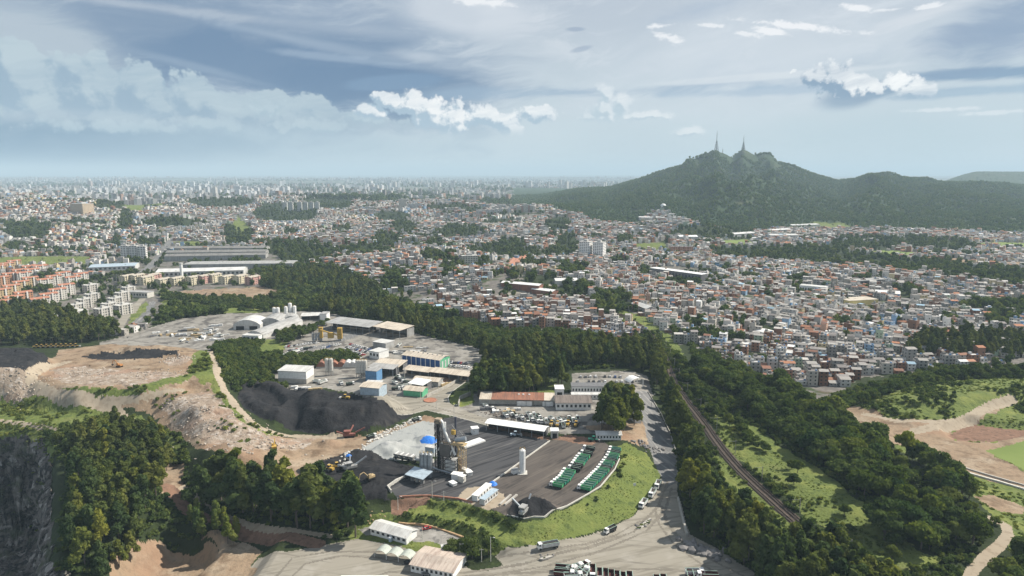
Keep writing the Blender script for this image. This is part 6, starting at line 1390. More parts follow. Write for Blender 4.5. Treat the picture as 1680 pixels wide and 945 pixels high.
m_ = MB(); m_.tube((2.0, 3.4, 0), (2.0, 3.4, 29), .55, 10); m_.build('chimney', simple('stack_steel', (.06, .065, .09), .5), t)
m_ = MB(); m_.cyl(1.2, 2.4, 1.2, 20, 22.2, 12); m_.build('tank', M_YEL, t)
m_ = MB(); m_.cbox(4.2, 1, 9, 4.6, 15.6, 15.9); m_.build('platform', M_TAN, t)
m_ = MB(); truss(m_, 5.6, 8.4, -1.0, 2.2, -.5, 15.6, 5, .12); 
for i in range(7): m_.tube((5.4 if i % 2 else 8.8, -1.5, i * 2.2), (8.8 if i % 2 else 5.4, -1.5, (i + 1) * 2.2), .12, 4)
m_.build('stair_tower', M_TAN, t)
m_ = MB(); m_.cbox(5.2, .8, 2.0, 2.2, 0, 8); m_.build('mixer', simple('brown_grime', (.16, .12, .09), .8), t)
m_ = MB(); m_.path([(2.4, 2, 16), (4, 2.6, 12), (3, 3, 8)], .5, 8); m_.build('hopper_chute', M_TAN, t)
m_ = MB()
for i in range(14): m_.tube((4.5 * -1 + i * 1.0, -2.4, 15.9), (4.5 * -1 + i * 1.0, -2.4, 17), .06, 4)
m_.tube((-4.5, -2.4, 17), (8.6, -2.4, 17), .07, 4); m_.build('hand_rail', M_TAN, t)
m_ = MB(); m_.path([(-14, 0, 2.2), (-5, -3.2, 2.0), (2, -3.4, 1.4)], .5, 6); m_.build('screw_conveyor', M_STEEL, t)
rs = random.Random(5)
m_ = MB()
for i in range(26): x_, z_ = rs.uniform(-5, 9), rs.uniform(6, 24); y_ = rs.uniform(-2.5, 3); m_.tube((x_, y_, z_), (x_ + rs.uniform(-3, 3), y_, z_ + rs.uniform(-3, 3)), rs.uniform(.06, .16), 5)
m_.build('pipework', M_GREYS, t)
for i, px_ in enumerate((693, 699, 705.5)):
    x, y = W(px_, 781 + i * .6, ZY); silo(x, y, ZY, 1.35, 12, f'{["first","second","third"][i]} blue-grey vertical tank beside the asphalt tower', 'blue-grey tanks of the asphalt plant', M_STEEL, legs=0)
c_, L_, a_ = between((664, 790), (694, 800)); t = thing('lean_to', 'pale blue-grey lean-to roof beside the blue-grey tanks', 'shelter', (c_.x, c_.y, ZY), a_)
MB().faces([(-L_ / 2, 0, 4), (L_ / 2, 0, 4), (L_ / 2, 8, 5.2), (-L_ / 2, 8, 5.2), (-L_ / 2, 0, 4.2), (L_ / 2, 0, 4.2), (L_ / 2, 8, 5.4), (-L_ / 2, 8, 5.4)], [(4, 5, 6, 7), (0, 1, 5, 4), (1, 2, 6, 5), (2, 3, 7, 6), (3, 0, 4, 7), (3, 2, 1, 0)]).build('roof', M_SLBL, t)
for a in (-L_ / 2 + .2, 0, L_ / 2 - .2):
    for b_ in (.3, 7.7): MB().tube((a, b_, 0), (a, b_, 4.2), .13).build('post', M_BLACK, t)
for k_ in range(3): MB().cyl(-L_ / 3 + k_ * 3, 4, 1.1, 0, 2.6, 12).build('tank', M_GREYS, t)
x, y = W(671, 757, ZY); t = thing('feed_bins', 'row of aggregate feed bins leading to the drum dryer', 'feeder', (x, y, ZY), -.42)
for i in range(4): MB().taper(-7.5 + i * 3.2, 0, 1.2, 1.6, 3, 3.6, 1.2, 3.6).build('bin', M_GREYS, t); MB().cbox(-7.5 + i * 3.2, 0, .3, 3.6, 3.6, 3.9).build('divider', M_WHITE, t)
MB().cbox(-2.6, 0, 14, 1.2, .6, 1.1).build('belt', M_BLACK, t); MB().tube((5, 0, 2.2), (15, 0, 3), 1.1, 12).build('dryer_drum', M_PALE, t)
for a in (-8, -4, 0, 4, 8, 13): MB().cbox(a, 0, .3, 2, -.2, 1.4).build('support', M_BLACK, t)
x, y = W(707, 750, ZY); t = thing('control_cabin', 'white raised control cabin behind the plant', 'cabin', (x, y, ZY), -.4); MB().cbox(0, 0, 5.4, 3, 3.2, 6).build('body', M_SLBL, t); MB().cbox(0, 0, 5.8, 3.4, 6, 6.2).build('roof', M_PALE, t)
for a in (-2.4, 2.4):
    for b_ in (-1.2, 1.2): MB().tube((a, b_, 0), (a, b_, 3.2), .15).build('leg', M_BLACK, t)
for i, (px_, py_, w_, d_, h_, m1, lab) in enumerate([(750, 786, 5, 3.4, 3, M_WHITE, 'white service box at the foot of the asphalt tower'), (758, 790, 3, 2.6, 3.2, M_CONCL, 'tan service cabin near the asphalt tower'), (763, 776, 4, 2.2, 2.2, M_PALE, 'pale burner unit right of the asphalt tower'), (743, 795, 3.6, 2.4, 1.2, M_WHITE, 'low white tank lid by the service boxes'), (769, 779, 3, 3, 1.8, M_PALE, 'pale compressor near the yard lines'),
     (779, 711, 4, 4, 3.6, M_WHITE, 'white roofed booth at the far edge of the asphalt yard')]):
    x, y = W(px_, py_, ZY); t = thing('service_unit', lab, 'service unit', (x, y, ZY), -.3 - .2 * i); MB().cbox(0, 0, w_, d_, 0, h_).build('body', m1, t); MB().cbox(0, 0, w_ + .5, d_ + .5, h_, h_ + .18).build('roof', M_WHITE, t); MB().tube((w_ * .3, 0, 0), (w_ * .3 + 1.2, -1.2, h_ * .8), .18).build('pipe', M_GREYS, t)
x, y = W(775, 728, ZY); tag(MB().cbox(0, 0, 15, 5.5, .05, .9).build('loading_slab', M_WHITE), 'white concrete slab at the far side of the asphalt yard', 'slab').location = (x, y, ZY)
bpy.data.objects['loading_slab'].rotation_euler = (0, 0, .75)
# retaining walls and kerbs
def wall_line(name, label, pts, w, h, mat, z=None, cat='wall', step=4.0, kind=None):
    P = ppoly(pts) if z is None else [W(*p, z) for p in pts]; b = MB(); Q = []
    for a, c in zip(P[:-1], P[1:]):
        a, c = Vector(a), Vector(c); k_ = max(1, int((c - a).length / step))
        for i in range(k_): Q.append(a + (c - a) * i / k_)
    Q.append(Vector(P[-1])); n = len(Q); V = []
    for i, q in enumerate(Q):
        d = (Q[min(i + 1, n - 1)] - Q[max(i - 1, 0)]).normalized(); s_ = Vector((-d.y, d.x)) * w / 2; zz = hgt(q.x, q.y)
        V += [(q.x - s_.x, q.y - s_.y, zz - 1.2), (q.x + s_.x, q.y + s_.y, zz - 1.2), (q.x + s_.x, q.y + s_.y, zz + h), (q.x - s_.x, q.y - s_.y, zz + h)]
    Fs = []
    for i in range(n - 1):
        for k_ in range(4): Fs.append((4 * i + k_, 4 * i + (k_ + 1) % 4, 4 * i + 4 + (k_ + 1) % 4, 4 * i + 4 + k_))
    Fs += [(3, 2, 1, 0), (4 * n - 4, 4 * n - 3, 4 * n - 2, 4 * n - 1)]
    b.faces(V, Fs); o = b.build(name, mat)
    if kind: o['kind'] = kind
    else: tag(o, label, cat)
    return o
wall_line('kerb_wall', 'pale low wall round the curved edge of the truck yard', [(832, 846), (860, 852), (893, 849), (930, 831), (965, 811), (985, 799), (1009, 770), (1017, 752), (1010, 738)], .5, .55, M_CONCL)
wall_line('kerb_wall', 'straight pale wall dividing the asphalt yard from the truck yard', [(902, 724), (802, 796), (764, 822)], .45, .7, M_CONCL)
wall_line('kerb_wall', 'red-brown kerb along the bottom edge of the asphalt yard', [(655, 816), (703, 814), (752, 819), (775, 825)], .5, .7, M_SOIL)
wall_line('retaining_wall', 'concrete ramp wall beside the lean-to', [(642, 809), (636, 801), (650, 791), (664, 785)], .6, 1.6, M_CONCL)
wall_line('kerb', '', [(737, 661), (735, 652), (741, 643), (765, 626), (790, 612)], .4, .14, M_CONCL, kind='structure'); wall_line('kerb', '', [(640, 666), (700, 673), (745, 683), (802, 699)], .4, .14, M_CONCL, kind='structure')
wall_line('low_wall', 'grey retaining wall along the ramp road below the beige sheds', [(700, 652), (730, 638), (765, 618)], .5, 2.2, M_CONC); wall_line('low_wall', 'grey wall above the yellow grass at the bend', [(752, 667), (755, 655), (772, 648)], .5, 2.4, M_CONC)
wall_line('boundary_wall', 'old concrete wall between the pale road and the tree belt', [(1112, 820), (1119, 850), (1127, 880)], .8, 1.6, M_CONC); wall_line('boundary_wall', 'thin pale wall beside the upper asphalt road', [(1064, 645), (1085, 680), (1100, 712), (1110, 745)], .35, .8, M_CONC)
wall_line('canal_wall', 'pale canal wall crossing the bare earth on the right', [(1530, 757), (1590, 778), (1640, 792), (1700, 810)], 1.2, 1.0, M_CONCL); wall_line('canal_wall', 'far canal wall, the shorter one', [(1535, 751), (1592, 772), (1700, 803)], .8, .9, M_CONC)
wall_line('canal_wall', 'pale canal edge at the foot of the hillside houses', [(1330, 688), (1360, 700), (1378, 712)], 1.0, 1.0, M_CONC); wall_line('lot_kerb', 'tan earth kerb behind the patched lot', [(654, 858), (700, 862), (729, 871), (760, 882), (770, 891)], .8, .5, simple('tan_earth', (.42, .28, .16), .9))
# roundabout
x, y = pick(706, 657); z = hgt(x, y); t = thing('roundabout', 'small round traffic island with red-brown kerb', 'roundabout', (x, y, z), 0)
m_ = MB(); n = 28
for i in range(n): a, b_ = 2 * math.pi * i / n, 2 * math.pi * (i + 1) / n; m_.faces([(r * math.cos(q), r * math.sin(q), zz) for q in (a, b_) for r, zz in ((4.6, -.2), (4.6, .5), (4.0, .5), (4.0, -.2))], [(0, 4, 5, 1), (1, 5, 6, 2), (2, 6, 7, 3)])
m_.build('kerb_ring', M_SOIL, t); MB().cyl(0, 0, 3.98, -.2, .35, 28).build('bed', simple('red_bed', (.36, .16, .10), .95), t)
# lower buildings near the bottom
shed('long_office', 'long white office with pale ridge roof on the lower lawn', (608, 877), (667, 894), 8, 3.2, M_WHITE, M_PALE, 'gable', 1.3, cat='building', wins=7, ribs=True)
shed('canteen', 'wide beige sheet-roofed building beside the pale road', (674, 938), (743, 952), 14, 3.4, M_WHITE, roofmat('pinkish_sheet', (.47, .40, .34), (.30, .235, .20), .7), 'gable', 1.2, cat='building', wins=9, ribs=True)
shed('white_roof_hall', 'bright white roofed hall cut by the bottom edge', (545, 1003), (622, 1003), 16, 4, M_WHITE, M_WHITE, 'gable', 1.2, cat='hall')
for i, (px_, py_) in enumerate([(629, 911), (648, 915), (668, 919)]):
    x, y = pick(px_, py_); t = thing('carport', f'{["first","middle","last"][i]} arched fabric carport in front of the beige-roofed building', 'carport', (x, y, hgt(x, y)), -.32, 'arched carports')
    MB().vault(-2.9, 2.9, -2.6, 2.6, 2.2, 1.5, ends=False).build('canopy', M_FAB, t)
    for a in (-2.8, 2.8):
        for b_ in (-2.4, 2.4): MB().tube((a, b_, 0), (a, b_, 2.3), .1, 5).build('post', M_WHITE, t)
x, y = pick(641, 888); t = thing('water_tank', 'pale blue water tank in front of the long white office', 'water tank', (x, y, hgt(x, y)), 0); MB().cyl(0, 0, .9, 0, 2, 14).build('tank', M_SLBL, t); MB().cyl(0, 0, .95, 2, 2.2, 14, .5).build('lid', M_WHITE, t)
x, y = pick(730, 903); t = thing('hut', 'tiny white hut at the edge of the lower lawn', 'hut', (x, y, hgt(x, y)), .4); MB().cbox(0, 0, 3, 2.4, 0, 2.3).build('wall', M_WHITE, t); MB().gable(-1.5, 1.5, -1.2, 1.2, 2.3, .6).build('roof', M_PALE, t)
# poles
def pole(px_, py_, h, label, group, arm=True, z=None):
    x, y = pick(px_, py_) if z is None else W(px_, py_, z); t = thing('lamp_post', label, 'post', (x, y, hgt(x, y)), rnd.uniform(-.6, .6), group); MB().tube((0, 0, -1), (0, 0, h), .17, 8, .11).build('pole', M_CONCL, t)
    if arm: MB().tube((0, 0, h - .3), (1.5, 0, h + .2), .07, 5).build('arm', M_GREYS, t); MB().cbox(1.7, 0, .8, .3, h + .12, h + .3).build('lamp_head', M_PALE, t)
    else: MB().cbox(0, 0, 1.8, .12, h - .6, h - .45).build('cross_arm', M_GREYS, t)
for i, (px_, py_, h, lab) in enumerate([(724, 901, 6.5, 'post beside the tiny white hut'), (755, 917, 7, 'post at the corner of the beige-roofed building'), (790, 922, 6, 'shorter post on the lawn tip'), (805, 921, 11, 'tallest post on the lawn tip'), (709, 816, 8, 'post at the red kerb below the lean-to'), (728, 822, 5, 'short post below the asphalt plant'), (693, 886, 6, 'post on the patched lot'),
     (716, 672, 9, 'post beside the roundabout'), (690, 660, 8, 'post near the green shed'), (745, 684, 8, 'post by the pale road corner'), (847, 704, 8, 'post behind the long white canopy'), (905, 713, 7, 'post behind the guard booth'), (1069, 668, 9, 'post beside the asphalt road'), (653, 836, 6, 'post at the red soil gully'), (664, 622, 9, 'post under the beige canopies')]): pole(px_, py_, h, 'slim pale ' + lab, 'slim pale posts', arm=i % 3 != 2)

# --- vehicles
def truck_proto(label, body_m, load=True, L=7.4, kind='tipper'):
    t = thing('dump_truck', label, 'truck', (0, 0, 0)); h0 = .55
    MB().cbox(0, 0, L, .9, .6, .95).build('chassis', M_BLACK, t)
    c = MB(); x0 = L / 2
    c.faces([(x0 - 1.9, -1.1, .7), (x0, -1.1, .7), (x0, 1.1, .7), (x0 - 1.9, 1.1, .7), (x0 - 1.9, -1.1, 2.9), (x0 - .45, -1.05, 2.9), (x0 - .45, 1.05, 2.9), (x0 - 1.9, 1.1, 2.9), (x0, -1.1, 1.75), (x0, 1.1, 1.75)],
            [(4, 5, 6, 7), (0, 1, 8, 5, 4), (3, 7, 6, 9, 2), (1, 2, 9, 8), (8, 9, 6, 5), (0, 4, 7, 3), (0, 3, 2, 1)])
    cab = c.build('cab', TO, t); cab.color = (.74, .74, .72, 1)
    w = MB(); w.quad((x0 - .03 + .012, -1.0, 1.84), (x0 - .03 + .012, 1.0, 1.84), (x0 - .36, .98, 2.74), (x0 - .36, -.98, 2.74)); w.build('windscreen', GLASS, cab)
    for s_ in (-1, 1): w = MB(); w.box(x0 - 1.3, x0 - .5, s_ * 1.09 - .03, s_ * 1.09 + .03, 1.9, 2.55); w.build('side_window', GLASS, cab)
    b = MB(); xa, xb = -L / 2, L / 2 - 2.15; w2 = 1.24; zt = 2.55
    b.box(xa, xb, -w2, -w2 + .1, 1.0, zt); b.box(xa, xb, w2 - .1, w2, 1.0, zt); b.box(xa, xa + .1, -w2 + .1, w2 - .1, 1.0, zt - .1); b.box(xb - .1, xb, -w2 + .1, w2 - .1, 1.0, zt + .35); b.box(xa + .1, xb - .1, -w2 + .1, w2 - .1, 1.0, 1.2)
    for i in range(5): u = xa + .3 + (xb - xa - .6) * i / 4; b.box(u - .06, u + .06, -w2 - .08, -w2, 1.0, zt); b.box(u - .06, u + .06, w2, w2 + .08, 1.0, zt)
    bo = b.build('tipper_body', body_m, t); rim = MB(); rim.box(xa, xb, -w2 - .06, -w2 + .12, zt, zt + .1); rim.box(xa, xb, w2 - .12, w2 + .06, zt, zt + .1); rim.build('rim', TO, bo).color = (.30, .42, .36, 1)
    if load: l_ = MB(); l_.taper((xa + xb) / 2, 0, xb - xa - .3, 2.2, xb - xa - 1.8, .8, 1.2, 2.3); l_.build('load', M_LOAD, bo)
    for xx in (L / 2 - 1.1, -L / 2 + 2.2, -L / 2 + .95):
        for s_ in (-1, 1): m_ = MB(); m_.tube((xx, s_ * 1.22, .5), (xx, s_ * .88, .5), .5, 10); m_.build('wheel', M_TYRE, t)
    return t
def head(p0, p1): a = Vector(pick(*p0)); b = Vector(pick(*p1)); d = b - a; return math.atan2(d.y, d.x)
row1 = [(903.3, 797), (908, 793), (912, 790), (916, 786.5), (918.5, 783), (921, 779.5), (924, 775), (933, 770), (937, 765), (939.5, 761.5), (942, 758), (945, 754), (948.5, 750), (953.5, 745), (957.5, 737)]
row2 = [(949, 802), (953, 798.5), (956, 795.5), (959.5, 792), (963, 789), (966, 786), (969, 782.5), (972, 779.5), (975.5, 776.5), (979, 772.5), (982, 768.5), (985, 764.5), (988, 760.5), (991, 756.5), (994, 752), (996.5, 747.5), (998.5, 743), (1000, 738.5)]
ORD = ['nearest', 'second', 'third', 'fourth', 'fifth', 'sixth', 'seventh', 'eighth', 'ninth', 'tenth', 'eleventh', 'twelfth', 'thirteenth', 'fourteenth', 'fifteenth', 'sixteenth', 'seventeenth', 'farthest']
protoG = truck_proto('', M_TGREEN, False); protoB = truck_proto('', M_BLACK, True); protoE = truck_proto('', simple('bright_green_body', (.07, .34, .15), .5), False); usedp = {}
def place(proto, x, y, z, rz, label, group, scale=None):
    if proto.name not in usedp:
        usedp[proto.name] = 1; proto.location = (x, y, z); proto.rotation_euler = (0, 0, rz); proto['label'] = label; proto['group'] = group
        if scale: proto.scale = scale
        return proto
    return dup(proto, (x, y, z), rz, label, group, scale)
for rname, row, dark, rz in (('left', row1, (7, 8, 13, 14), 2.72), ('right', row2, (10, 13, 16), 2.72)):
    for i, (px_, py_) in enumerate(row):
        pr = protoB if i in dark else (protoE if (i * 7 + len(row)) % 3 == 0 else protoG); x, y = W(px_, py_ + 1, ZY); x -= math.cos(rz) * 2.9; y -= math.sin(rz) * 2.9
        nm = 'black' if pr is protoB else ('bright green' if pr is protoE else 'dark green'); side = 'the shorter inner row' if rname == 'left' else 'the longer row by the yard wall'
        place(pr, x, y, ZY, rz + rnd.uniform(-.04, .04), f'{nm} dump truck with white cab, {ORD[i] if i < len(row) - 1 else "farthest"} in {side}', 'dump trucks parked in two rows', (.95, .80, .95))
protoW = truck_proto('', M_PALE, True, 9.6); protoS = truck_proto('', M_WHITE, True, 7.8)
for pr, px_, py_, p0, p1, lab in [(protoW, 899, 899, (916, 894), (882, 901), 'long white tipper truck alone at the foot of the green slope'), (protoB, 1001, 873, (1011, 868), (992, 877), 'small white-cabbed black tipper on the roadside by the slope'), (protoS, 1055, 830, (1066, 815), (1046, 840), 'nearest white tipper of the roadside queue'),
                          (protoS, 1070, 813, (1078, 800), (1062, 825), 'middle white tipper of the roadside queue'), (protoS, 1079, 799, (1084, 788), (1074, 808), 'last white tipper of the roadside queue')]:
    x, y = pick(px_, py_); place(pr, x, y, hgt(x, y), head(p0, p1), lab, 'tipper trucks waiting on the road')
protoM = truck_proto('', M_MAROON, False, 8.6)
for i, (px_, py_, rz) in enumerate([(972, 944, 4.6), (984, 950, 4.6), (993, 951, 4.6), (1003, 953, 4.6), (1013, 955, 4.6), (1022, 957, 4.6), (1033, 956, 4.6), (1078, 962, 4.6), (1089, 961, 4.6), (1133, 953, 4.6), (928, 938, -.15), (926, 946, -.15), (955, 935, .7), (1160, 949, 3.1), (985, 977, 4.6)]):
    x, y = pick(px_, py_); place(protoM, x, y, hgt(x, y), rz, ['first', 'second', 'third', 'fourth', 'fifth', 'sixth', 'seventh', 'eighth', 'ninth', 'tenth', 'nearer lying sideways', 'lower lying sideways', 'slanted', 'lone', 'lowest'][i] + ' maroon-bodied truck in the park cut by the bottom edge', 'maroon trucks in the bottom park')
for i, (px_, py_) in enumerate([(944, 937), (950, 944), (941, 950), (960, 946), (1140, 944)]):
    x, y = pick(px_, py_); place(protoS, x, y, hgt(x, y), [.5, 2.2, .1, 1.2, 0][i], ['first', 'second', 'third', 'fourth', 'separate'][i] + ' white truck among the maroon trucks at the bottom', 'white trucks in the bottom park')
# white trucks and mixers in the machine yard
spots = [(868, 683), (876, 684), (884, 686), (872, 690), (880, 692), (888, 693), (896, 694), (866, 694), (905, 690), (911, 697), (918, 692), (926, 694), (934, 690), (941, 693), (948, 690), (830, 684), (838, 681), (846, 685), (856, 688), (924, 700), (797, 669)]
for i, (px_, py_) in enumerate(spots):
    x, y = pick(px_, py_); place([protoS, protoS, protoB, protoS, protoW][i % 5], x, y, hgt(x, y), rnd.choice([-1.3, -1.5, 1.6, -1.2]), f'{["white","pale","black-bodied","white","long white"][i % 5]} truck in the crowded machine yard, {["near the workshop","in the densest part","toward the tall trees"][0 if px_ < 860 else (1 if px_ < 905 else 2)]}', 'trucks in the machine yard', (.85, .85, .85))
for i, (px_, py_) in enumerate([(487, 578), (500, 574), (470, 583), (560, 631), (575, 632), (530, 629), (520, 628), (652, 621), (660, 624), (648, 630), (665, 629), (657, 637), (668, 634), (650, 640), (655, 568), (600, 640), (610, 719), (684, 691), (300, 560), (330, 556), (360, 552), (342, 548), (318, 550)]):
    x, y = pick(px_, py_); place([protoS, protoB, protoW][i % 3] if i != 17 else protoB, x, y, hgt(x, y), rnd.uniform(-3, 3) if i not in (16, 17) else .75, f'{["white","black-bodied","long white"][i % 3]} truck {["on the car lot beside the hedge","by the concrete silos","behind the green shed","on the earth ramp by the gravel","on the pale yard before the halls"][0 if i < 3 else (1 if i < 7 or i == 15 else (2 if i < 15 else (3 if i < 18 else 4)))]}', 'trucks around the works', (.85, .85, .85))
# cars
def car_proto():
    t = thing('car', '', 'car', (0, 0, 0)); b = MB()
    b.faces([(-2.1, -.85, .35), (2.1, -.85, .35), (2.1, .85, .35), (-2.1, .85, .35), (-2.1, -.85, .9), (2.05, -.82, .85), (2.05, .82, .85), (-2.1, .85, .9)], [(4, 5, 6, 7), (0, 1, 5, 4), (1, 2, 6, 5), (2, 3, 7, 6), (3, 0, 4, 7), (3, 2, 1, 0)]); b.build('body', TO, t)
    g_ = MB(); g_.taper(-.25, 0, 2.7, 1.6, 1.7, 1.35, .9, 1.42); g_.build('glasshouse', GLASS, t); r = MB(); r.cbox(-.25, 0, 1.6, 1.3, 1.42, 1.47); r.build('roof', TO, t)
    for xx in (-1.3, 1.3):
        for s_ in (-1, 1): m_ = MB(); m_.tube((xx, s_ * .86, .32), (xx, s_ * .66, .32), .32, 8); m_.build('wheel', M_TYRE, t)
    return t
CARP = car_proto(); carcols = [((.72, .72, .71), 'white'), ((.45, .46, .47), 'silver'), ((.04, .04, .045), 'black'), ((.20, .20, .21), 'dark grey'), ((.35, .04, .04), 'red'), ((.05, .10, .25), 'blue'), ((.60, .60, .58), 'pale')]
def car(px_, py_, rz, where, group):
    ci = rnd.choices(range(7), [5, 3, 3, 2, 1, 1, 2])[0]; x, y = pick(px_, py_); o = place(CARP, x, y, hgt(x, y), rz, f'{carcols[ci][1]} car {where}', group)
    for ch in o.children:
        if ch.name.split('.')[0] in ('body', 'roof'): ch.color = (*carcols[ci][0], 1)
for r_, (py_, xs) in enumerate([(619, range(945, 1052, 8)), (627, range(948, 1040, 9)), (634, range(942, 990, 9))]):
    for k_, px_ in enumerate(xs):
        if (px_ * 7 + r_) % 5 == 0: continue
        car(px_ + rnd.uniform(-1, 1), py_ + rnd.uniform(-.5, .5), 1.5 + rnd.uniform(-.1, .1), f'in the {["far","middle","near"][r_]} row of the pale car park, {["by the trees","in the middle","toward the gate canopy"][0 if px_ < 970 else (1 if px_ < 1010 else 2)]}', 'cars in the pale car park')
for r_, (p0, p1, k2) in enumerate([((564, 574), (596, 583), 13), ((570, 570), (604, 579), 13), ((562, 580), (590, 588), 10), ((576, 566), (606, 574), 11), ((470, 570), (520, 563), 12), ((476, 576), (516, 570), 8), ((530, 572), (556, 566), 8), ((728, 594), (768, 598), 12), ((732, 600), (770, 604), 10)]):
    for k_ in range(k2): f = k_ / (k2 - 1); car(p0[0] + (p1[0] - p0[0]) * f, p0[1] + (p1[1] - p0[1]) * f + rnd.uniform(-.4, .4), 1.0 + rnd.uniform(-.1, .1), f'in the {["crowded lot by the white office","crowded lot by the white office","crowded lot by the white office","crowded lot by the white office","lot above the hedge","lot above the hedge","yard of the yellow plant","park beside the blue hall","park beside the blue hall"][r_]}', 'cars in the works lots')
for (px_, py_, rz, w) in [(671, 924, .3, 'under the last arched carport'), (700, 943, .1, 'parked before the beige-roofed building'), (1054, 664, 2.1, 'driving on the shaded asphalt road'), (700, 868, .4, 'parked on the patched lot near the office'), (738, 947, .1, 'behind the beige-roofed building corner')]: car(px_, py_, rz, w, None)
# earth-moving machines
def excavator(px_, py_, rz, label, col, z=None):
    x, y = pick(px_, py_); t = thing('excavator', label, 'excavator', (x, y, hgt(x, y)), rz)
    for s_ in (-1, 1): MB().cbox(0, s_ * 1.1, 3.8, .6, 0, .8).build('track', M_TYRE, t)
    MB().cbox(-.3, 0, 3.4, 2.4, 1.0, 2.1).build('body', col, t); c = MB().cbox(.7, .7, 1.3, 1.0, 2.1, 3.1).build('cab', col, t); MB().cbox(.75, .7, 1.34, .8, 2.4, 2.9).build('window', GLASS, c)
    MB().path([(1.2, -.3, 1.8), (3.6, -.3, 4.6), (5.6, -.3, 4.0)], .26, 6).build('boom', col, t); MB().path([(5.6, -.3, 4.0), (6.2, -.3, 1.6)], .2, 6).build('stick', col, t); MB().taper(6.1, -.3, .5, 1.0, 1.1, 1.2, .6, 1.6).build('bucket', M_BLACK, t)
def loader(px_, py_, rz, label, col):
    x, y = pick(px_, py_); t = thing('wheel_loader', label, 'loader', (x, y, hgt(x, y)), rz)
    for xx in (-1.5, 1.5):
        for s_ in (-1, 1): MB().tube((xx, s_ * 1.2, .7), (xx, s_ * .75, .7), .7, 10).build('wheel', M_TYRE, t)
    MB().cbox(-1.2, 0, 3.2, 1.6, .9, 2.0).build('body', col, t); MB().cbox(.2, 0, 1.3, 1.4, 1.6, 3.1).build('cab', GLASS, t); MB().cbox(.2, 0, 1.5, 1.6, 3.1, 3.25).build('roof', col, t)
    MB().path([(1, 0, 1.4), (3, 0, .9)], .3, 6).build('arm', col, t); MB().taper(3.5, 0, .5, 2.6, 1.2, 2.6, .2, 1.4).build('bucket', M_GREYS, t)
excavator(196, 602, 2.9, 'small orange-brown excavator on the dump plateau', simple('worn_orange', (.42, .20, .07), .7)); excavator(450, 737, 1.9, 'yellow excavator at the foot of the pale rubble slope', M_YEL); excavator(608, 786, -2.4, 'dusty tan excavator among the dark heaps', M_TAN)
loader(541, 772, 2.6, 'yellow wheel loader by the dark heaps, the one nearer the trees', M_YEL); loader(552, 768, .4, 'yellow wheel loader beside the crusher frame', M_YEL); loader(567, 655, 3.0, 'yellow loader on top of the black stockpile', M_YEL); loader(845, 716, .2, 'blue-grey loader parked under the long white canopy', M_SLBL); loader(973, 724, 0, 'dark green machine at the corner of the truck yard', M_TGREEN)
for i, px_ in enumerate(range(60, 132, 8)): loader(px_, 571 - i * .2, .2, f'{ORD[i]} small yellow machine in the line beside the dark belt', M_YEL)
for i, px_ in enumerate((905, 915, 932, 945)): loader(px_, 698 + i % 2, 1.3, f'{ORD[i]} orange loader at the end of the machine yard', M_YEL)
# crusher and screens
for (px_, py_, m1, lab, rz) in [(575, 770, M_GREYS, 'grey crusher with crossed conveyors on the dark heap', .5), (573, 717, M_RED, 'red mobile screener beside the earth track', .15), (860, 842, M_GREYS, 'small grey screener by the dark heap at the yard corner', 1.1)]:
    x, y = pick(px_, py_); t = thing('mobile_crusher', lab, 'crusher', (x, y, hgt(x, y)), rz); MB().cbox(0, 0, 7, 2.4, 1, 2.2).build('frame', m1, t); MB().taper(-1, 0, 2, 2, 4, 3, 2.2, 4).build('hopper', m1, t)
    for a, b_ in (((2, 0, 1.8), (9, 1, 5)), ((-2, -1, 2), (-7, -2, 4.6)), ((0, 1, 2), (2, 7, 4.6))): MB().tube(a, b_, .45, 4).build('conveyor', M_STEEL if m1 is not M_RED else M_RED, t)
    MB().cbox(0, 0, 6, 2.8, 0, .9).build('track', M_TYRE, t)
for i, (p0, p1) in enumerate([((820, 829), (838, 813)), ((828, 829), (848, 813))]):
    c_, L_, a_ = between(p0, p1); tag(MB().cbox(0, 0, L_, 1.0, .1, .8).build('steel_beam', M_CONC), ['long grey beam lying by the pad', 'second grey beam lying parallel, nearer the heap'][i], 'beam').location = (c_.x, c_.y, ZY)
    bpy.data.objects[[o.name for o in bpy.data.objects if o.name.startswith('steel_beam')][-1]].rotation_euler = (0, 0, a_)
# stacked goods on the pale yards
rs = random.Random(77); q_ = 0
for (x0_, x1_, y0_, y1_, n_, rz_, wh) in [(285, 372, 548, 562, 22, .25, 'on the pale yard before the arched halls'), (300, 360, 534, 545, 10, .25, 'at the back of the pale yard'), (640, 665, 576, 586, 6, .1, 'beside the small grey box shed'), (668, 700, 570, 580, 7, .1, 'above the blue hall'), (250, 285, 545, 556, 7, .6, 'at the west end of the pale yard'), (705, 735, 628, 634, 6, .8, 'beside the storage shed'), (800, 850, 672, 678, 7, .1, 'before the rusty workshop'), (480, 520, 636, 640, 6, .1, 'before the white shed on its concrete base')]:
    for _ in range(n_):
        x, y = pick(rs.uniform(x0_, x1_), rs.uniform(y0_, y1_)); L_ = rs.uniform(3, 11); hh_ = rs.uniform(.7, 2.2); k_ = rs.randrange(4)
        t = thing('material_stack', f'{["white","pale grey","tan","dark grey"][k_]} {"long" if L_ > 7 else "short"} {"high" if hh_ > 1.5 else "low"} stack {wh}', 'stack', (x, y, hgt(x, y)), rz_ + rs.choice((0, 0, 1.57)), 'stacked goods ' + wh)
        for j in range(2 if L_ < 6 else 3):
            n2 = 2 if L_ < 6 else 3; MB().cbox(-L_ / 2 + (j + .5) * L_ / n2, rs.uniform(-.2, .2), L_ / n2 - .25, rs.uniform(1.4, 2.2), 0, hh_ * rs.uniform(.7, 1.1)).build('bundle', [M_WHITE, M_PALE, M_TAN, M_DGREY][k_], t)
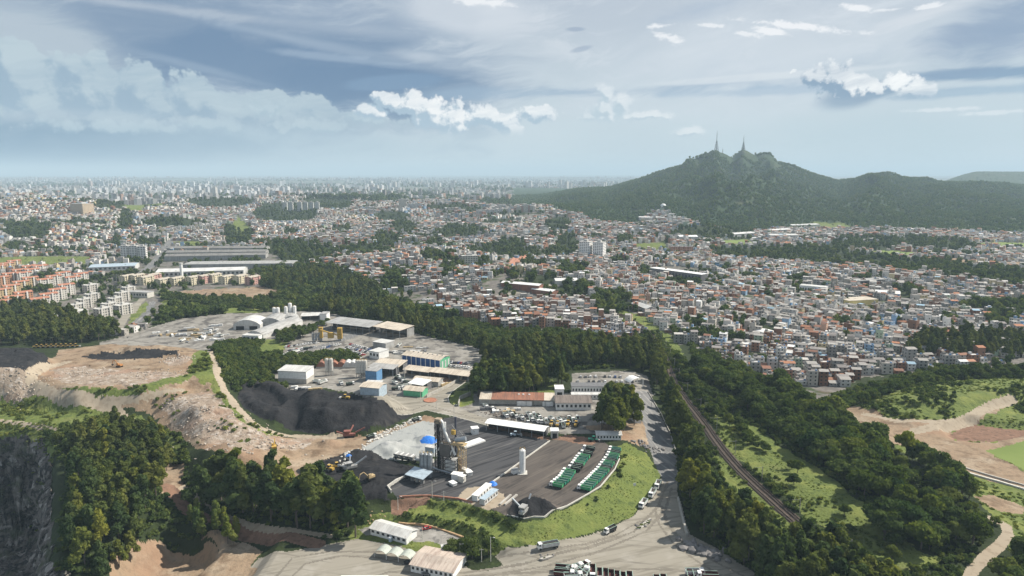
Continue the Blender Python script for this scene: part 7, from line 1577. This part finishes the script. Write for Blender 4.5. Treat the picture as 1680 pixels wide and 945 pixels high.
# boulders and stone blocks along the tracks
def stones(name, label, pts, n, s0, s1, spread, mat, seed, kind='stuff'):
    rs = random.Random(seed); P = ppoly(pts); b = MB(); iv, if_ = IV, IF
    for _ in range(n):
        k_ = rs.randrange(len(P) - 1); f = rs.random(); x = P[k_][0] + (P[k_ + 1][0] - P[k_][0]) * f + rs.gauss(0, spread); y = P[k_][1] + (P[k_ + 1][1] - P[k_][1]) * f + rs.gauss(0, spread); z = hgt(x, y); s_ = rs.uniform(s0, s1)
        V = iv * np.array([rs.uniform(.7, 1.3), rs.uniform(.7, 1.3), rs.uniform(.5, .9)]) * s_ * (1 + np.random.RandomState(_).uniform(-.25, .25, (len(iv), 1))) + np.array([x, y, z + s_ * .25]); b.faces(V.tolist(), if_.tolist())
    o = b.build(name, mat); o['kind'] = kind
M_STONE = simple('pale_stone', (.52, .50, .46), .9); M_RSTONE = simple('rubble_stone', (.40, .345, .29), .9, var=.2); M_DSTONE = simple('grey_stone', (.20, .19, .185), .9)
stones('boulders', '', [(500, 790), (560, 758), (600, 730), (640, 706), (690, 683)], 110, .4, 1.0, 1.0, M_STONE, 1); stones('boulders', '', [(436, 793), (480, 790), (540, 772)], 30, .4, .8, 1.0, M_STONE, 2); stones('boulders', '', [(620, 718), (660, 700), (688, 684)], 60, .5, 1.1, 1.6, M_STONE, 3)
stones('rubble_stones', '', [(270, 660), (330, 690), (380, 700), (420, 715), (460, 730), (360, 745)], 420, .25, .8, 9, M_RSTONE, 4); stones('rubble_stones', '', [(0, 625), (60, 635), (40, 612)], 90, .3, .8, 6, M_RSTONE, 5); stones('rubble_stones', '', [(100, 610), (200, 615), (300, 610)], 120, .3, .7, 5, M_RSTONE, 6)
stones('rubble_stones', '', [(270, 592), (310, 588)], 110, .3, 1.0, 4, M_RSTONE, 7); stones('rock_pile', '', [(1130, 893), (1150, 903), (1175, 912)], 60, .8, 2.2, 2.4, M_DSTONE, 8); stones('rock_pile', '', [(1050, 730), (1075, 738)], 40, .5, 1.3, 2.5, M_DSTONE, 9); stones('scrap_heap', '', [(800, 676), (850, 684), (930, 694)], 260, .3, .9, 4, simple('scrap', (.16, .13, .11), .8), 10)
stones('scrap_heap', '', [(720, 628), (735, 622)], 60, .4, 1.2, 3, simple('scrap_tan', (.36, .22, .14), .8), 11); stones('spoil_stones', '', [(600, 855), (640, 854)], 26, .2, .5, 2, simple('tan_stone', (.5, .36, .22), .9), 12); stones('roadside_stones', '', [(886, 917), (906, 912)], 16, .3, .6, .8, M_DSTONE, 14); stones('roadside_stones', '', [(1046, 866), (1066, 852)], 20, .3, .7, 1.2, M_DSTONE, 13)
# traffic islands
for (pts, lab) in [([(884, 919), (902, 912), (909, 914), (890, 921)], 'narrow rocky island in the pale road near the long tipper'), ([(1044, 868), (1062, 853), (1068, 850), (1066, 857), (1052, 868)], 'narrow weedy island in the middle of the wide junction')]:
    P = ppoly(pts); z = max(hgt(*p) for p in P); b = MB(); n = len(P); b.faces([(p[0], p[1], z - .3) for p in P] + [(p[0], p[1], z + .35) for p in P], [tuple(range(n, 2 * n)), tuple(range(n - 1, -1, -1))] + [(i, (i + 1) % n, n + (i + 1) % n, n + i) for i in range(n)]); tag(b.build('traffic_island', M_CONC), lab, 'island')
    X, Y = scatter_in(P, 1.4, 5); scatter('island_weeds', 'tuft', np.c_[X, Y, np.full(len(X), z + .3)], np.full(len(X), .55), seed=1)
# --- railway
def rail_path(off, step=2.0):
    Q = []; P = [Vector(p) for p in RAIL]
    # smooth the centre line
    T = []
    for i in range(len(P) - 1):
        p0, p1, p2, p3 = P[max(i - 1, 0)], P[i], P[i + 1], P[min(i + 2, len(P) - 1)]; k_ = max(1, int((p2 - p1).length / step))
        for j in range(k_): t_ = j / k_; T.append(.5 * ((2 * p1) + (p2 - p0) * t_ + (2 * p0 - 5 * p1 + 4 * p2 - p3) * t_ ** 2 + (3 * p1 - p0 - 3 * p2 + p3) * t_ ** 3))
    for i in range(len(T)):
        d = (T[min(i + 1, len(T) - 1)] - T[max(i - 1, 0)]).normalized(); q = T[i] + Vector((-d.y, d.x)) * off; Q.append((q.x, q.y, hgt(q.x, q.y), d))
    return Q
for i, off in enumerate((-2.6, -1.25, 1.1, 2.45)):
    Q = rail_path(off, 5); b = MB(); V = []
    for (x, y, z, d) in Q: s_ = Vector((-d.y, d.x)) * .09; V += [(x - s_.x, y - s_.y, z), (x + s_.x, y + s_.y, z), (x + s_.x, y + s_.y, z + .5), (x - s_.x, y - s_.y, z + .5)]
    n = len(Q); b.faces(V, [(4 * j + k_, 4 * j + (k_ + 1) % 4, 4 * j + 4 + (k_ + 1) % 4, 4 * j + 4 + k_) for j in range(n - 1) for k_ in range(4)]); tag(b.build('rail', M_RAIL), ['outermost steel rail on the side of the tall belt', 'inner steel rail of the track by the tall belt', 'inner steel rail of the track by the green strip', 'outermost steel rail on the side of the green strip'][i], 'rail', 'rails of the double track')
b = MB()
for off in (-1.92, 1.78):
    for (x, y, z, d) in rail_path(off, 1.1):
        if y > 520: continue
        s_ = Vector((-d.y, d.x)); a = Vector((x, y)); c0 = a - s_ * 1.1 - d * .13; c1 = a + s_ * 1.2 - d * .13; c2 = a + s_ * 1.2 + d * .13; c3 = a - s_ * 1.2 + d * .13; b.faces([(q.x, q.y, z - .1) for q in (c0, c1, c2, c3)] + [(q.x, q.y, z + .28) for q in (c0, c1, c2, c3)], [(4, 5, 6, 7), (0, 1, 5, 4), (1, 2, 6, 5), (2, 3, 7, 6), (3, 0, 4, 7)])
o = b.build('sleepers', M_SLEEP); o['kind'] = 'stuff'
Q = rail_path(5.2, 2); acc = 0
for k_, j in enumerate(range(10, len(Q), 17)):
    x, y, z, d = Q[j]
    t = thing('catenary_mast', f'slim railway mast beside the track, {ORD[min(k_, 16)]} from the distant end', 'mast', (x, y, z), math.atan2(d.y, d.x), 'railway masts'); MB().tube((0, 0, -1), (0, 0, 8), .16, 6).build('pole', M_CONC, t); MB().tube((0, 0, 7.2), (0, -4.4, 7.6), .07, 4).build('bracket', M_GREYS, t)
# --- factories and large roofs in the town
def big(p0, p1, depth, h, wm, rm_, kind, rh, label, name='factory', wins=0, vents=0, stripe=None): return shed(name, label, p0, p1, depth, h, wm, rm_, kind, rh, None, cat='factory' if name == 'factory' else 'building', wins=wins, vents=vents, stripe=stripe)
M_DROOF = roofmat('weathered_roof', (.21, .205, .195), (.12, .115, .11), .8); M_LROOF = simple('bright_roof', (.62, .61, .59), .5, scale=.08)
big((256, 456), (400, 452), 34, 9, M_PALE, M_LROOF, 'vault' if False else 'gable', 3, 'front bay of the long factory with a bright pale roof', wins=20); big((300, 455 - 12), (480, 440), 40, 9, M_GREYS, M_GREYS, 'flat', 0, 'wide grey bay of the long factory reaching the wood')
for i, (a, b_) in enumerate([((270, 429), (436, 424)), ((272, 423), (436, 418)), ((274, 417), (437, 412))]): big(a, b_, 24, 9, M_GREYS, M_DROOF, 'gable', 3, f'{["nearest","middle","farthest"][i]} dark ridge roof at the back of the long factory', vents=14)
big((146, 446), (222, 443), 44, 7, M_PALE, M_SLBL, 'gable', 2, 'blue-grey roofed factory hall beside the trio of white blocks', wins=10)
big((200, 487), (242, 489), 12, 7, M_CONCL, M_GREYS, 'flat', 0, 'grey long block at the head of the slab rows', 'school_block', wins=9)
t = shed('school_block', 'long dark school block with a bright white roof', (1066, 452), (1150, 464), 16, 12, M_DGREY, M_WHITE, 'flat', cat='school', wins=16)
big((822, 470), (884, 482), 14, 8, M_RUST, M_WHITE, 'gable', 1.5, 'long white-roofed hall with red sides by the railway', 'market_hall'); big((872, 481), (906, 489), 14, 7, M_RUST, M_WHITE, 'gable', 1.5, 'shorter white-roofed hall with red sides', 'market_hall')
for i in range(4): big((820 + i * 7, 447 - i * 1.5), (846 + i * 7, 430 - i * 1.5), 8, 5, M_CONCL, M_TILE, 'gable', 1.5, f'{ORD[i]} tile-roofed terrace above the white-roofed hall', 'terrace')
big((1392, 506), (1440, 503), 20, 9, simple('yellow_wall', (.62, .52, .22), .8), M_BEIGE, 'flat', 0, 'yellow-walled warehouse in the middle of the town', 'warehouse'); big((1311, 480), (1354, 484), 14, 10, M_WHITE, M_PALE, 'flat', 0, 'white hall with yellow base and a row of dark windows', 'warehouse', wins=10, stripe=simple('yellow_base', (.62, .50, .18), .8))
big((1400, 472), (1455, 466), 16, 8, M_DGREY, M_GREYS, 'flat', 0, 'long dark grey block among trees in the town', 'warehouse', wins=10); big((1146, 482), (1186, 478), 12, 6, M_BLUE, simple('blue_roof', (.16, .30, .50), .6), 'gable', 1, 'blue-roofed hall in the town', 'warehouse'); big((1436, 487), (1476, 490), 20, 6, M_PALE, M_WHITE, 'gable', 2, 'white-roofed hall beside the yellow warehouse', 'warehouse')
big((912, 468), (948, 470), 22, 7, M_PALE, M_LROOF, 'gable', 2, 'pale metal hall near the twin towers', 'warehouse'); big((562, 449), (612, 455), 12, 8, M_WHITE, simple('striped_roof', (.35, .36, .38), .6), 'flat', 0, 'white building with coloured stripes behind the wood', 'school_block', wins=8)
big((1036, 505), (1060, 515), 12, 6, M_GREYS, M_PALE, 'gable', 2, 'pale shed beside the railway bushes', 'warehouse'); big((1240, 550), (1262, 556), 14, 5, M_WHITE, M_WHITE, 'gable', 1.2, 'white hall on the slope above the railway wood', 'warehouse')
for i, (a, b_, rm_, lab) in enumerate([((1048, 362), (1090, 360), M_LROOF, 'pale hall at the foot of the mountain'), ((1190, 388), (1240, 387), M_LROOF, 'long pale hall in the valley before the mountain'), ((1262, 383), (1300, 381), M_LROOF, 'white factory roof in the valley'), ((1115, 394), (1145, 395), M_WHITE, 'white shed by the bright valley field'), ((1300, 374), (1345, 373), M_PALE, 'long grey roof near the grassy mountain foot'), ((1265, 392), (1310, 391), M_PALE, 'pale roof beside the valley road')]): big(a, b_, 34, 8, M_PALE, rm_, 'gable', 2, lab, 'valley_hall')
x, y = pick(1088, 339); z = hgt(x, y); t = thing('dome', 'white dome house on the mountain foot', 'dome', (x, y, z), 0); b = MB()
for j in range(5):
    a, b2 = j * math.pi / 10, (j + 1) * math.pi / 10; b.cyl(0, 0, 11 * math.cos(a), 11 * math.sin(a), 11 * math.sin(b2), 16, 11 * math.cos(b2) + .01, cap=False)
b.build('shell', M_WHITE, t); MB().cyl(0, 0, 11.5, -6, 0, 16).build('base', M_CONC, t)
x, y = pick(299, 462); t = thing('water_tower', 'tall slim white chimney tower before the long factory', 'tower', (x, y, hgt(x, y)), 0); MB().cyl(0, 0, 2.2, -1, 26, 14).build('shaft', M_WHITE, t); MB().cyl(0, 0, 2.5, 26, 28, 14).build('cap', M_PALE, t)
# --- masts on the mountain
def mast(px_, h, wbase, label, tube_from=.5, dx=0):
    a = (px_ - 840) / F; y = RD; x = a * y; yy = np.linspace(RD - 200, RD + 200, 41); i = int(np.argmax(height(yy * 0 + x, yy))); y = float(yy[i]); z = hgt(x, y)
    t = thing('antenna_mast', label, 'mast', (x, y, z - 3), .4, None); m_ = MB(); n = 7; zt = h * tube_from
    for i in range(n):
        za, zb = zt * i / n, zt * (i + 1) / n; wa, wb = wbase * (1 - .86 * i / n), wbase * (1 - .86 * (i + 1) / n); C = [(-1, -1), (1, -1), (1, 1), (-1, 1)]
        for k_ in range(4):
            A, B = C[k_], C[(k_ + 1) % 4]; m_.tube((A[0] * wa, A[1] * wa, za), (A[0] * wb, A[1] * wb, zb), 1.0, 4); m_.tube((A[0] * wb, A[1] * wb, zb), (B[0] * wb, B[1] * wb, zb), .6, 4); m_.tube((A[0] * wa, A[1] * wa, za), (B[0] * wb, B[1] * wb, zb), .6, 4)
    m_.build('lattice', M_DGREY, t); MB().tube((0, 0, zt * .95), (0, 0, h * .85), 1.5, 6, 1.1).build('upper_mast', M_DGREY, t); MB().tube((0, 0, h * .85), (0, 0, h), .7, 5, .35).build('tip', M_DGREY, t)
    for f in (.42, .55, .62, .72): MB().cyl(0, 0, 2.6, h * f, h * f + 2.2, 8).build('antenna_ring', M_GREYS, t)
mast(1168, 120, 9, 'tallest antenna mast, standing on the western peak'); mast(1213, 82, 7, 'second antenna mast on the rocky middle peak'); mast(1196, 40, 3, 'short antenna mast in the saddle between the peaks', .3); mast(1209, 50, 2.4, 'thin short mast beside the second mast', .3); mast(1156, 16, 3, 'tiny antenna hut mast west of the tallest mast', .3); mast(1222, 14, 3, 'tiny antenna on the shoulder of the middle peak', .3)
# pylon by the slabs
x, y = pick(191, 482); t = thing('pylon', 'dark lattice pylon beside the grey slab rows', 'pylon', (x, y, hgt(x, y)), .3); m_ = MB(); truss(m_, -1.6, 1.6, -1.6, 1.6, -1, 26, 8, .22); m_.build('lattice', M_DGREY, t)
for z_ in (20, 23, 25.5): MB().cbox(0, 0, 9, .5, z_, z_ + .4).build('cross_arm', M_DGREY, t)
# lone wall of white advertising board on the slope
x, y = pick(1041, 800); t = thing('sign_board', 'small blank white board standing in the grass of the slope', 'sign', (x, y, hgt(x, y)), .3); MB().cbox(0, 0, 1.6, .1, 1.0, 2.4).build('board', M_WHITE, t); MB().cbox(0, .08, .12, .12, -.5, 1.6).build('post', M_GREYS, t)
for pr in (protoG, protoB, protoE, protoW, protoS, protoM, CARP): assert pr.name in usedp
# labels: where several things would share one, tell them apart by their order across the view
_by = {}
for o in sc.objects:
    if o.get('label') and o.parent is None: _by.setdefault(o['label'], []).append(o)
_OW = ['leftmost', 'second from left', 'third from left', 'fourth from left', 'fifth from left', 'sixth from left', 'seventh from left', 'eighth from left', 'ninth from left', 'tenth from left']
for lab, L in _by.items():
    if 1 < len(L) <= 10 and len(lab.split()) <= 13 and not lab.startswith('tall slim'):
        L.sort(key=lambda o: project(o.location.x, o.location.y, o.location.z)[0])
        for i, o in enumerate(L): o['label'] = lab + ', ' + _OW[i]
# ------------------------------------------------------------------ haze: the damp air over the valley
hm = bpy.data.materials.new('haze_air'); hm.use_nodes = True; ht = hm.node_tree; ht.nodes.clear()
pv = ht.nodes.new('ShaderNodeVolumePrincipled'); ho = ht.nodes.new('ShaderNodeOutputMaterial'); ht.links.new(pv.outputs[0], ho.inputs['Volume'])
pv.inputs['Color'].default_value = (0.66, 0.86, 1.0, 1.0); pv.inputs['Density'].default_value = HAZE; pv.inputs['Anisotropy'].default_value = 0.0
hx0, hx1, hy0, hy1, hz0, hz1 = -61000, 61000, -2000, 61000, -160, 470
hv = np.array([(x, y, z) for x in (hx0, hx1) for y in (hy0, hy1) for z in (hz0, hz1)], float)
hq = np.array([(0, 1, 3, 2), (4, 6, 7, 5), (0, 4, 5, 1), (2, 3, 7, 6), (0, 2, 6, 4), (1, 5, 7, 3)])
hme = mesh_np('haze', hv, hq, [hm]); hobj = link('haze', hme); hobj['kind'] = 'stuff'
